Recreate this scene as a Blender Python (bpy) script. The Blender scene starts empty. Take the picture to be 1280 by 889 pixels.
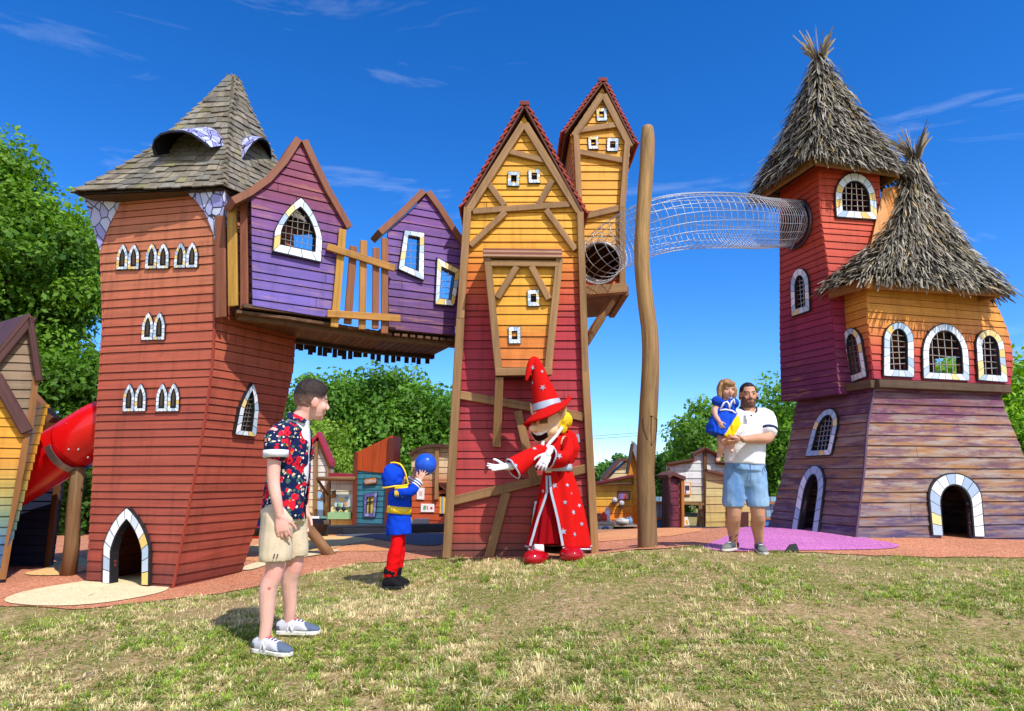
import bpy, bmesh, math, random
import numpy as np
from mathutils import Vector, Matrix
from mathutils.geometry import delaunay_2d_cdt
R = math.radians
rng = random.Random(7)
nr = np.random.default_rng(7)
scn = bpy.context.scene
COLL = scn.collection
# ---------------------------------------------------------------- camera model (24 mm lens, tilted up 10 degrees)
F, CX, CY = 853.0, 640.0, 444.5
PIT = math.atan((595 - CY) / F)
CAMZ = 1.25
CAM = Vector((0, 0, CAMZ))
cp, sp = math.cos(PIT), math.sin(PIT)

def ray(px, py):
    u = (px - CX) / F; v = (CY - py) / F
    return Vector((u, cp - v * sp, sp + v * cp))
def P(px, py, Y):
    d = ray(px, py); return CAM + d * (Y / d.y)
def PZ(px, py, z):
    d = ray(px, py); return CAM + d * ((z - CAMZ) / d.z)
def toPx(p):
    q = p - CAM
    f = q.y * cp + q.z * sp; up = -q.y * sp + q.z * cp
    return (CX + F * q.x / f, CY - F * up / f)

def lin(c):
    c = c / 255.0
    return c / 12.92 if c <= 0.04045 else ((c + 0.055) / 1.055) ** 2.4
def C(r, g, b, k=0.95):
    return (lin(r) * k, lin(g) * k, lin(b) * k)
def mixc(a, b, t):
    return tuple(a[i] * (1 - t) + b[i] * t for i in range(3))
def mul(a, k):
    return tuple(x * k for x in a)
def ramp(stops, t):
    if t <= stops[0][0]: return stops[0][1]
    for (t0, c0), (t1, c1) in zip(stops, stops[1:]):
        if t <= t1: return mixc(c0, c1, (t - t0) / (t1 - t0))
    return stops[-1][1]

# ---------------------------------------------------------------- terrain
_ctrl = []
def _cp(px, py, Y):
    p = P(px, py, Y); _ctrl.append((p.x, p.y, p.z))
for a in [(333, 815, 4.55), (368, 792, 4.8), (488, 738, 6.4), (217, 736, 7.0), (110, 728, 7.3), (301, 716, 8.0),
          (690, 700, 7.3), (930, 692, 7.05), (1069, 673, 8.4), (1290, 677, 8.7), (555, 698, 7.75), (740, 693, 7.75),
          (808, 683, 7.3), (450, 665, 15), (850, 663, 15), (640, 664, 15), (86, 719, 7.8), (20, 722, 7.7),
          (960, 660, 9.9), (1150, 700, 7.0), (20, 760, 6.0), (1250, 760, 5.2), (640, 780, 5.0), (400, 690, 9.0)]:
    _cp(*a)
for x in (-4, -2, 0, 2, 4): _ctrl.append((x, 3.0, CAMZ - 1.30 + 0.02 * x)); _ctrl.append((x, 1.2, CAMZ - 1.46 + 0.02 * x)); _ctrl.append((x * 1.5, -3, CAMZ - 1.6))
for x in (-14, -7, 0, 7, 14): _ctrl.append((x, 20, CAMZ - 1.3)); _ctrl.append((x * 2, 34, CAMZ - 1.35))
for x in (-12, 12):
    for y in (2, 7, 12): _ctrl.append((x, y, CAMZ - 1.2 if x < 0 else CAMZ - 1.05))
_c = np.array(_ctrl); _n = len(_c)
def _phi(r): return np.where(r > 1e-9, r * r * np.log(np.maximum(r, 1e-9)), 0)
_d = np.hypot(_c[:, None, 0] - _c[None, :, 0], _c[:, None, 1] - _c[None, :, 1])
_A = np.zeros((_n + 3, _n + 3)); _A[:_n, :_n] = _phi(_d) + np.eye(_n) * 0.05
_A[:_n, _n] = 1; _A[:_n, _n + 1:] = _c[:, :2]; _A[_n, :_n] = 1; _A[_n + 1:, :_n] = _c[:, :2].T
_w = np.linalg.solve(_A, np.concatenate([_c[:, 2], np.zeros(3)]))
FAR = CAMZ - 1.35
def tz(x, y):
    x = np.asarray(x, float); y = np.asarray(y, float)
    xs = x.ravel(); ys = y.ravel()
    out = np.empty_like(xs)
    for i in range(0, len(xs), 20000):
        a = xs[i:i + 20000]; b = ys[i:i + 20000]
        r = np.hypot(a[:, None] - _c[None, :, 0], b[:, None] - _c[None, :, 1])
        out[i:i + 20000] = _phi(r) @ _w[:_n] + _w[_n] + _w[_n + 1] * a + _w[_n + 2] * b
    dist = np.maximum(np.abs(xs) - 11, 0) + np.maximum(ys - 24, 0) + np.maximum(-2 - ys, 0)
    t = np.clip(dist / 10, 0, 1); t = t * t * (3 - 2 * t)
    return (out * (1 - t) + FAR * t).reshape(x.shape)
def tz1(x, y): return float(tz(np.array([x]), np.array([y]))[0])
def G(px, py, far=60):
    d = ray(px, py)
    t = 1.5; prev = t
    while t < far:
        p = CAM + d * t
        if p.z < tz1(p.x, p.y):
            lo, hi = prev, t
            for _ in range(18):
                m = (lo + hi) / 2; q = CAM + d * m
                if q.z < tz1(q.x, q.y): hi = m
                else: lo = m
            q = CAM + d * hi
            return Vector((q.x, q.y, tz1(q.x, q.y)))
        prev = t; t += 0.12 + t * 0.01
    q = CAM + d * far
    return Vector((q.x, q.y, tz1(q.x, q.y)))
def ground(px, Y):
    x = (px - CX) / F * Y * (1 / cp)
    for _ in range(4):                                    # x of that pixel column where it meets the ground at depth Y
        z = tz1(x, Y); x = (px - CX) / F * (Y * cp + (z - CAMZ) * sp)
    return Vector((x, Y, tz1(x, Y)))

# ---------------------------------------------------------------- materials
MATS = {}
def newmat(name):
    m = bpy.data.materials.new(name); m.use_nodes = True
    nt = m.node_tree; nt.nodes.clear()
    o = nt.nodes.new('ShaderNodeOutputMaterial'); b = nt.nodes.new('ShaderNodeBsdfPrincipled')
    nt.links.new(b.outputs[0], o.inputs[0])
    MATS[name] = m
    return m, nt, b
def nd(nt, t, **k):
    n = nt.nodes.new(t)
    for a, v in k.items():
        if a.startswith('i_'): n.inputs[a[2:].replace('_', ' ')].default_value = v
        else: setattr(n, a, v)
    return n
def ln(nt, a, b): nt.links.new(a, b)
def rampnode(nt, fac, stops, interp='LINEAR'):
    r = nt.nodes.new('ShaderNodeValToRGB'); e = r.color_ramp.elements; r.color_ramp.interpolation = interp
    while len(e) < len(stops): e.new(0.5)
    for el, (p, c) in zip(e, stops):
        el.position = p; el.color = (c[0], c[1], c[2], 1) if not isinstance(c, (int, float)) else (c, c, c, 1)
    ln(nt, fac, r.inputs[0]); return r
def mixn(nt, mode, fac, a, b):
    m = nt.nodes.new('ShaderNodeMix'); m.data_type = 'RGBA'; m.blend_type = mode
    for sock, v in ((m.inputs[0], fac), (m.inputs[6], a), (m.inputs[7], b)):
        if isinstance(v, (int, float)): sock.default_value = v
        elif isinstance(v, tuple): sock.default_value = (*v, 1)
        else: ln(nt, v, sock)
    return m.outputs[2]

def vcol(name, rough=0.7, noise=0.15, scale=8.0, bump=0.0, metal=0.0, spec=0.4, detail=4, sub=0.0, bscale=None, sheen=0):
    """vertex colour times a noise, object coordinates"""
    m, nt, b = newmat(name)
    at = nd(nt, 'ShaderNodeAttribute', attribute_name='Col')
    tc = nd(nt, 'ShaderNodeTexCoord')
    nz = nd(nt, 'ShaderNodeTexNoise', i_Scale=scale, i_Detail=detail, i_Roughness=0.65)
    ln(nt, tc.outputs['Object'], nz.inputs['Vector'])
    rp = rampnode(nt, nz.outputs['Fac'], [(0.25, 1 - noise), (0.75, 1 + noise)])
    # ramp clamps at 1, so brighten by hand
    c = mixn(nt, 'MULTIPLY', 1.0, at.outputs['Color'], rp.outputs[0])
    ln(nt, c, b.inputs['Base Color'])
    b.inputs['Roughness'].default_value = rough; b.inputs['Metallic'].default_value = metal
    b.inputs['Specular IOR Level'].default_value = spec
    if sub: b.inputs['Subsurface Weight'].default_value = sub; b.inputs['Subsurface Radius'].default_value = (0.02, 0.008, 0.004)
    if bump:
        n2 = nz
        if bscale:
            n2 = nd(nt, 'ShaderNodeTexNoise', i_Scale=bscale, i_Detail=3.0); ln(nt, tc.outputs['Object'], n2.inputs['Vector'])
        bp = nd(nt, 'ShaderNodeBump', i_Strength=bump, i_Distance=0.02)
        ln(nt, n2.outputs['Fac'], bp.inputs['Height']); ln(nt, bp.outputs[0], b.inputs['Normal'])
    return m
def wood(name, grain=0.35, rough=0.6, wear=0.0, wearcol=(0.4, 0.3, 0.2), bump=0.25, spec=0.35, su=1.5, sv=28.0, wear2=(0.5, 0.47, 0.42)):
    """painted planks: vertex colour, streaks along the board (UV in metres), optional worn patches"""
    m, nt, b = newmat(name)
    at = nd(nt, 'ShaderNodeAttribute', attribute_name='Col')
    uv = nd(nt, 'ShaderNodeUVMap')
    mp = nd(nt, 'ShaderNodeMapping'); mp.inputs['Scale'].default_value = (su, sv, 1)
    ln(nt, uv.outputs[0], mp.inputs[0])
    nz = nd(nt, 'ShaderNodeTexNoise', i_Scale=1.0, i_Detail=6.0, i_Roughness=0.7, i_Distortion=0.4)
    ln(nt, mp.outputs[0], nz.inputs['Vector'])
    rp = rampnode(nt, nz.outputs['Fac'], [(0.28, 1 - grain), (0.62, 1.0)])
    c = mixn(nt, 'MULTIPLY', 1.0, at.outputs['Color'], rp.outputs[0])
    tc = nd(nt, 'ShaderNodeTexCoord')
    n3 = nd(nt, 'ShaderNodeTexNoise', i_Scale=1.6, i_Detail=3.0); ln(nt, tc.outputs['Object'], n3.inputs['Vector'])
    r3 = rampnode(nt, n3.outputs['Fac'], [(0.3, 0.86), (0.7, 1.0)])
    c = mixn(nt, 'MULTIPLY', 1.0, c, r3.outputs[0])
    mpd = nd(nt, 'ShaderNodeMapping'); mpd.inputs['Scale'].default_value = (9, 9, .8); ln(nt, tc.outputs['Object'], mpd.inputs[0])
    nd_ = nd(nt, 'ShaderNodeTexNoise', i_Scale=1.0, i_Detail=5.0, i_Roughness=.7); ln(nt, mpd.outputs[0], nd_.inputs['Vector'])
    c = mixn(nt, 'MULTIPLY', 1.0, c, rampnode(nt, nd_.outputs['Fac'], [(0.30, (.72, .70, .70)), (0.5, (1, 1, 1))]).outputs[0])
    if wear:
        mp2 = nd(nt, 'ShaderNodeMapping'); mp2.inputs['Scale'].default_value = (1.7, 12, 1); ln(nt, uv.outputs[0], mp2.inputs[0])
        n4 = nd(nt, 'ShaderNodeTexNoise', i_Scale=1.0, i_Detail=7.0, i_Roughness=0.72); ln(nt, mp2.outputs[0], n4.inputs['Vector'])
        r4 = rampnode(nt, n4.outputs['Fac'], [(0.60 - wear * 0.16, 0), (0.70 - wear * 0.16, 1)])
        n5 = nd(nt, 'ShaderNodeTexNoise', i_Scale=1.2, i_Detail=2.0); ln(nt, mp2.outputs[0], n5.inputs['Vector'])
        wc = mixn(nt, 'MIX', rampnode(nt, n5.outputs['Fac'], [(0.42, 0), (0.58, 1)]).outputs[0], wearcol, wear2)
        wc = mixn(nt, 'MULTIPLY', 1.0, wc, rp.outputs[0])
        ar = nd(nt, 'ShaderNodeMath', operation='MULTIPLY'); ln(nt, r4.outputs[0], ar.inputs[0]); ln(nt, at.outputs['Alpha'], ar.inputs[1])
        c = mixn(nt, 'MIX', ar.outputs[0], c, wc)
    ln(nt, c, b.inputs['Base Color'])
    b.inputs['Roughness'].default_value = rough; b.inputs['Specular IOR Level'].default_value = spec
    bp = nd(nt, 'ShaderNodeBump', i_Strength=bump, i_Distance=0.006)
    ln(nt, nz.outputs['Fac'], bp.inputs['Height']); ln(nt, bp.outputs[0], b.inputs['Normal'])
    return m

# ---------------------------------------------------------------- mesh builder
def perp(t):
    a = Vector((0, 0, 1)) if abs(t.z) < 0.9 else Vector((1, 0, 0))
    u = t.cross(a).normalized(); return u, u.cross(t).normalized()
class MB:
    def __init__(s): s.v = []; s.f = []; s.c = []; s.uv = []; s.mi = []
    def add(s, vs, fs, col=(0.8, 0.8, 0.8), uv=None, mi=0):
        n = len(s.v); s.v += [tuple(p) for p in vs]
        if isinstance(col, list): s.c += col
        else: s.c += [col] * len(vs)
        s.uv += uv if uv is not None else [(0, 0)] * len(vs)
        s.f += [tuple(i + n for i in q) for q in fs]; s.mi += [mi] * len(fs)
    def quad(s, a, b, c, d, col, uv=None): s.add([a, b, c, d], [(0, 1, 2, 3)], col, uv)
    def prism(s, poly, off, col, colside=None):
        """poly: list of 3D points, extruded by the vector off"""
        n = len(poly); off = Vector(off)
        vs = list(poly) + [p + off for p in poly]
        u0 = (poly[1] - poly[0]).normalized()
        uv = [((p - poly[0]).dot(u0), (p - poly[0] - u0 * (p - poly[0]).dot(u0)).length) for p in poly] * 2
        fs = [tuple(range(n - 1, -1, -1)), tuple(range(n, 2 * n))]
        fs += [(i, (i + 1) % n, n + (i + 1) % n, n + i) for i in range(n)]
        s.add(vs, fs, col, uv)
    def beam(s, a, b, w, d, nrm, col, back=0.0, taper=1.0):
        """bar from a to b, w wide across, standing d out along nrm"""
        a = Vector(a); b = Vector(b); t = (b - a).normalized(); nrm = Vector(nrm)
        nrm = (nrm - t * nrm.dot(t)).normalized(); x = t.cross(nrm).normalized()
        L = (b - a).length
        h = w / 2; g = h * taper
        vs = [a - x * h + nrm * back, a + x * h + nrm * back, b + x * g + nrm * back, b - x * g + nrm * back]
        vs += [p + nrm * (d - back) for p in vs]
        u0 = rng.random() * 5; v0 = rng.random() * 5
        uv = [(u0, v0), (u0, v0 + w), (u0 + L, v0 + w), (u0 + L, v0)] + [(u0, v0 + d), (u0, v0 + w + d), (u0 + L, v0 + w + d), (u0 + L, v0 + d)]
        s.add(vs, [(0, 1, 2, 3), (7, 6, 5, 4), (0, 4, 5, 1), (1, 5, 6, 2), (2, 6, 7, 3), (3, 7, 4, 0)], col, uv)
    def box(s, c, ex, ey, ez, col):
        """centre and three half-extent vectors"""
        c = Vector(c); ex = Vector(ex); ey = Vector(ey); ez = Vector(ez)
        vs = [c + ex * i + ey * j + ez * k for k in (-1, 1) for j in (-1, 1) for i in (-1, 1)]
        lx, ly, lz = 2 * ex.length, 2 * ey.length, 2 * ez.length
        uv = [((i + 1) / 2 * lx, (j + 1) / 2 * ly + (k + 1) / 2 * lz) for k in (-1, 1) for j in (-1, 1) for i in (-1, 1)]
        s.add(vs, [(0, 2, 3, 1), (4, 5, 7, 6), (0, 1, 5, 4), (2, 6, 7, 3), (0, 4, 6, 2), (1, 3, 7, 5)], col, uv)
    def abox(s, x0, x1, y0, y1, z0, z1, col):
        s.box(((x0 + x1) / 2, (y0 + y1) / 2, (z0 + z1) / 2), ((x1 - x0) / 2, 0, 0), (0, (y1 - y0) / 2, 0), (0, 0, (z1 - z0) / 2), col)
    def tube(s, pts, rad, n=8, col=(0.8, 0.8, 0.8), caps=True, flat=1.0, ref=None, closed=False):
        """round (or flattened) tube along pts; rad is a number or a list"""
        pts = [Vector(p) for p in pts]; k = len(pts)
        rs = rad if isinstance(rad, (list, tuple)) else [rad] * k
        cols = col if isinstance(col, list) else [col] * k
        vs = []; cs = []; uv = []
        u = None; L = 0
        for i, p in enumerate(pts):
            if closed: t = pts[(i + 1) % k] - pts[i - 1]
            else: t = (pts[min(i + 1, k - 1)] - pts[max(i - 1, 0)])
            t.normalize()
            if u is None:
                u = perp(t)[0]
                if ref is not None: u = (Vector(ref) - t * t.dot(Vector(ref))).normalized()
            else: u = (u - t * u.dot(t)).normalized()
            w = t.cross(u)
            r = rs[i]; ra, rb = (r if isinstance(r, (tuple, list)) else (r, r * flat))
            if i: L += (p - pts[i - 1]).length
            for j in range(n):
                a = 2 * math.pi * j / n
                vs.append(p + u * (ra * math.cos(a)) + w * (rb * math.sin(a))); cs.append(cols[i]); uv.append((L, j / n * 6.28 * ra))
        fs = []
        for i in range(k if closed else k - 1):
            for j in range(n):
                i2 = (i + 1) % k
                fs.append((i * n + j, i * n + (j + 1) % n, i2 * n + (j + 1) % n, i2 * n + j))
        if caps and not closed:
            fs.append(tuple(range(n - 1, -1, -1))); fs.append(tuple(range((k - 1) * n, k * n)))
        s.add(vs, fs, cs, uv)
    def ball(s, c, rx, ry=None, rz=None, n=14, m=9, col=(0.8, 0.8, 0.8), rot=None):
        ry = ry or rx; rz = rz or rx; c = Vector(c)
        vs = []; fs = []
        for i in range(m + 1):
            th = math.pi * i / m
            for j in range(n):
                ph = 2 * math.pi * j / n
                p = Vector((rx * math.sin(th) * math.cos(ph), ry * math.sin(th) * math.sin(ph), rz * math.cos(th)))
                if rot is not None: p = rot @ p
                vs.append(c + p)
        for i in range(m):
            for j in range(n):
                a, b2 = i * n + j, i * n + (j + 1) % n
                fs.append((a, a + n, b2 + n, b2))
        s.add(vs, fs, col)
    def sheet(s, rows, col, uvs=1.0, closed_u=False):
        """grid of points rows[i][j]"""
        n = len(rows); k = len(rows[0]); vs = [p for r in rows for p in r]
        fs = []
        for i in range(n - 1):
            for j in range(k if closed_u else k - 1):
                j2 = (j + 1) % k
                fs.append((i * k + j, i * k + j2, (i + 1) * k + j2, (i + 1) * k + j))
        if callable(col): cs = [col(i, j) for i in range(n) for j in range(k)]
        else: cs = col
        s.add(vs, fs, cs, [(j * uvs, i * uvs) for i in range(n) for j in range(k)])
    def build(s, name, mat, parent=None, smooth=False, label=None, bevel=0, kind=None):
        org = Vector((0, 0, 0))
        q = parent
        while q is not None: org = org + q.location; q = q.parent
        me = bpy.data.meshes.new(name)
        me.from_pydata([(p[0] - org.x, p[1] - org.y, p[2] - org.z) for p in s.v], [], s.f)
        ca = me.color_attributes.new('Col', 'FLOAT_COLOR', 'POINT')
        arr = np.ones((len(s.v), 4), np.float32)
        if s.c:
            if all(len(c) == 3 for c in s.c): arr[:, :3] = np.array(s.c, np.float32)
            else: arr[:, :] = np.array([tuple(c) if len(c) == 4 else (*c, 1.0) for c in s.c], np.float32)
        ca.data.foreach_set('color', arr.ravel())
        uvl = me.uv_layers.new(name='UVMap')
        li = np.empty(len(me.loops), np.int32); me.loops.foreach_get('vertex_index', li)
        uvl.data.foreach_set('uv', np.array(s.uv, np.float32)[li].ravel())
        mats = mat if isinstance(mat, (list, tuple)) else [mat]
        for m in mats: me.materials.append(m)
        if len(mats) > 1: me.polygons.foreach_set('material_index', np.array(s.mi, np.int32))
        if smooth: me.polygons.foreach_set('use_smooth', np.ones(len(me.polygons), bool))
        me.update()
        o = bpy.data.objects.new(name, me); COLL.objects.link(o)
        if parent is not None: o.parent = parent
        if bevel:
            bm = o.modifiers.new('edge', 'BEVEL'); bm.width = bevel; bm.segments = 1; bm.limit_method = 'ANGLE'; bm.angle_limit = R(40)
        if label: o['label'] = label
        if kind: o['kind'] = kind
        return o
def tag(o, label, cat, group=None):
    o['label'] = label; o['category'] = cat
    if group: o['group'] = group
    return o
def thing(name, label, cat, loc, group=None):
    o = bpy.data.objects.new(name, None); COLL.objects.link(o); o.location = loc; o.empty_display_size = 0.2
    return tag(o, label, cat, group)
def copy_tree(o, parent=None):
    c = o.copy(); COLL.objects.link(c)
    if parent is not None: c.parent = parent
    for ch in list(o.children): copy_tree(ch, c)
    return c

# ---------------------------------------------------------------- wall faces
def inpoly(p, poly):
    x, y = p; r = False; n = len(poly)
    for i in range(n):
        x0, y0 = poly[i]; x1, y1 = poly[i - 1]
        if (y0 > y) != (y1 > y) and x < (x1 - x0) * (y - y0) / (y1 - y0) + x0: r = not r
    return r
class Face:
    """a wall surface: mp(u, v) gives the point, u and v in metres, v is height"""
    def __init__(s, mp, guess=(0, 0)): s.mp = mp; s.guess = guess
    def pt(s, u, v, off=0.0):
        p = s.mp(u, v)
        return p + s.n(u, v) * off if off else p
    def n(s, u, v):
        e = 0.01
        a = s.mp(u + e, v) - s.mp(u - e, v); b = s.mp(u, v + e) - s.mp(u, v - e)
        return a.cross(b).normalized()
    def inv(s, px, py):
        u, v = s.guess; e = 1e-3
        for _ in range(30):
            x, y = toPx(s.mp(u, v)); xu, yu = toPx(s.mp(u + e, v)); xv, yv = toPx(s.mp(u, v + e))
            a, b, c, d = (xu - x) / e, (xv - x) / e, (yu - y) / e, (yv - y) / e
            det = a * d - b * c
            if abs(det) < 1e-9: break
            dx, dy = px - x, py - y
            du = (d * dx - b * dy) / det; dv = (a * dy - c * dx) / det
            k = min(1, 1.0 / max(abs(du), abs(dv), 1e-9)); u += du * k; v += dv * k
            if abs(du) + abs(dv) < 1e-6: break
        return (u, v)
    def at(s, px, py, off=0.0):
        u, v = s.inv(px, py); return s.pt(u, v, off)
    def uvs(s, pts): return [s.inv(*p) for p in pts]
def vplane(xl, Yl, xr, Yr, yref=480):
    a = P(xl, yref, Yl); b = P(xr, yref, Yr); a = Vector((a.x, a.y, 0)); b = Vector((b.x, b.y, 0))
    e = (b - a).normalized(); up = Vector((0, 0, 1))
    f = Face(lambda u, v: a + e * u + up * v, (0.5, CAMZ + 0.5)); f.width = (b - a).length; f.e = e
    return f
def edge(pts, z0=None):
    """polyline (px, py, Y) -> function of height"""
    q = sorted([P(*p) for p in pts], key=lambda p: p.z)
    def fn(z):
        if z <= q[0].z: a, b = q[0], q[1]
        elif z >= q[-1].z: a, b = q[-2], q[-1]
        else:
            for a, b in zip(q, q[1:]):
                if a.z <= z <= b.z: break
        t = (z - a.z) / (b.z - a.z)
        return a + (b - a) * t
    return fn
def ruled(e1, e2, zref):
    Wd = (e2(zref) - e1(zref)).length
    f = Face(lambda u, v: e1(v) + (e2(v) - e1(v)) * (u / Wd), (Wd / 2, zref)); f.width = Wd
    return f
def boards(m, face, outline, holes, h, colf, tilt=0.012, thick=0.025, gap=0.007, slope=0.0, jit=0.06, usub=None, wear=False, lining=True, vary=0.22, levels=None, joints=0.0):
    ws = [v - slope * u for u, v in outline]
    lo, hi = min(ws), max(ws)
    us = [u for u, v in outline]; ul, uh = min(us) - 0.01, max(us) + 0.01
    if levels is None:
        levels = [lo]
        while levels[-1] < hi: levels.append(levels[-1] + h * (1 + vary * (rng.random() * 2 - 1)))
    vs = []; es = []
    def addpoly(poly):
        n = len(vs); vs.extend(Vector(p) for p in poly); es.extend((n + i, n + (i + 1) % len(poly)) for i in range(len(poly)))
    addpoly(outline)
    for hl in holes: addpoly(hl)
    for lv in levels:
        for g in ((0, gap) if gap else (0,)):
            w = lv + g
            n = len(vs); vs.append(Vector((ul, w + slope * ul))); vs.append(Vector((uh, w + slope * uh))); es.append((n, n + 1))
    cuts = {}
    if joints:
        for k in range(len(levels) - 1):
            if rng.random() < joints:
                u = ul + (uh - ul) * (.15 + .7 * rng.random()); cuts[k] = u
                for x in (u, u + .005):
                    n = len(vs); a, c = levels[k] + gap, levels[k + 1]
                    vs.append(Vector((x, a + slope * x))); vs.append(Vector((x, c + slope * x))); es.append((n, n + 1))
    for u in (usub or []):
        n = len(vs); vs.append(Vector((u, lo - 1 + slope * u))); vs.append(Vector((u, hi + 1 + slope * u))); es.append((n, n + 1))
    vv, ee, ff, _, _, _ = delaunay_2d_cdt(vs, es, [], 0, 1e-5)
    by = {}
    lin_f = []
    import bisect
    for t in ff:
        cx = sum(vv[i].x for i in t) / 3; cy = sum(vv[i].y for i in t) / 3
        if not inpoly((cx, cy), outline) or any(inpoly((cx, cy), hl) for hl in holes): continue
        a, b, c = (vv[i] for i in t)
        area = (b - a).cross(c - a)
        if abs(area) < 1e-9: continue
        t = tuple(t) if area > 0 else tuple(reversed(t))
        lin_f.append(t)
        w = cy - slope * cx; k = max(0, min(bisect.bisect_right(levels, w) - 1, len(levels) - 2))
        if gap and 0 <= w - levels[k] < gap: continue
        if k in cuts and cuts[k] < cx < cuts[k] + .005: continue
        by.setdefault(k, []).append(t)
    for k, ts in by.items():
        ids = sorted({i for t in ts for i in t}); ix = {i: j for j, i in enumerate(ids)}; n = len(ids)
        br = 1 + jit * 1.5 * (rng.random() * 2 - 1); hu = 1 + .05 * (rng.random() * 2 - 1); br2 = 1 + jit * 1.2 * (rng.random() * 2 - 1); cu_ = cuts.get(k, 1e9); uo = rng.random() * 20; to = rng.random() * 0.003
        V = []; Cc = []; UV = []
        for dep in (0, 1):
            for i in ids:
                u, v = vv[i]; f = min(max((v - slope * u - levels[k]) / (levels[k + 1] - levels[k]), 0), 1)
                V.append(face.pt(u, v, (tilt * (1 - f) + to) if not dep else -thick))
                c = colf(u, v); al = c[3] if len(c) > 3 else 1.0
                c = mul(c[:3], (br if u <= cu_ + .001 else br2) * (1 if not dep else 0.5)); c = (c[0], c[1] * hu, c[2] * hu)
                Cc.append((*c, al)); UV.append((u + uo, v))
        Fs = [tuple(ix[i] for i in t) for t in ts] + [tuple(ix[i] + n for i in reversed(t)) for t in ts]
        cnt = {}
        for t in ts:
            for a, b in ((t[0], t[1]), (t[1], t[2]), (t[2], t[0])):
                if (b, a) in cnt: del cnt[(b, a)]
                else: cnt[(a, b)] = 1
        for a, b in cnt: Fs.append((ix[a], ix[a] + n, ix[b] + n, ix[b]))
        m.add(V, Fs, Cc, UV)
    if lining and gap:
        ids = sorted({i for t in lin_f for i in t}); ix = {i: j for j, i in enumerate(ids)}
        m.add([face.pt(vv[i].x, vv[i].y, -thick * 0.55) for i in ids], [tuple(ix[i] for i in t) for t in lin_f], (0.012, 0.009, 0.008), [(vv[i].x, vv[i].y) for i in ids])

# ---------------------------------------------------------------- windows with a stained-glass-like tiled frame
def sh_round(n=18, s=0.55):
    p = [(0, 0), (0, s * 0.5), (0, s)]
    for i in range(1, n): a = math.pi * i / n; p.append((0.5 - 0.5 * math.cos(a), s + (1 - s) * math.sin(a)))
    return p + [(1, s), (1, s * 0.5), (1, 0)]
def sh_point(n=9, s=0.5):
    k = math.pi / 3; p = [(0, 0), (0, s * 0.5), (0, s)]
    arc = [(0.5 * (1 - math.cos(k * i / n)) / 0.5, s + (1 - s) * math.sin(k * i / n) / math.sin(k)) for i in range(1, n + 1)]
    arc = [(x * .6 + .4 * .5 * (y - s) / (1 - s), y) for x, y in arc]
    p += arc + [(1 - x, y) for x, y in arc[-2::-1]]
    return p + [(1, s), (1, s * 0.5), (1, 0)]
def sh_quad(): return [(0, 0), (0, .34), (0, .67), (0, 1), (.34, 1), (.67, 1), (1, 1), (1, .67), (1, .34), (1, 0)]
def bilin(q, x, y):
    bl, br, tl, tr = q
    a = (bl[0] + (br[0] - bl[0]) * x, bl[1] + (br[1] - bl[1]) * x); b = (tl[0] + (tr[0] - tl[0]) * x, tl[1] + (tr[1] - tl[1]) * x)
    return (a[0] + (b[0] - a[0]) * y, a[1] + (b[1] - a[1]) * y)
def resample(path, n, closed):
    p = list(path) + ([path[0]] if closed else [])
    L = [0]
    for a, b in zip(p, p[1:]): L.append(L[-1] + math.hypot(b[0] - a[0], b[1] - a[1]))
    out = []
    m = n if closed else n - 1
    for i in range(n):
        t = L[-1] * i / m
        for j in range(len(p) - 1):
            if t <= L[j + 1] + 1e-9: break
        q = (t - L[j]) / max(L[j + 1] - L[j], 1e-9); out.append((p[j][0] + (p[j + 1][0] - p[j][0]) * q, p[j][1] + (p[j + 1][1] - p[j][1]) * q))
    return out
TILES = [C(240, 244, 250), C(228, 236, 246), C(186, 204, 224), C(205, 219, 234), C(238, 242, 248), C(172, 194, 218)]
CREAM = [C(242, 215, 150), C(235, 200, 120)]
def winshape(face, quad, shape, ix, it, ib, openb=False):
    """outer and inner outlines in wall coordinates (same number of points)"""
    path = shape
    outer = [face.inv(*bilin(quad, x, y)) for x, y in path]
    inner = [face.inv(*bilin(quad, ix + x * (1 - 2 * ix), (0 if openb else ib) + y * (1 - it - (0 if openb else ib)))) for x, y in path]
    return outer, inner
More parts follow.
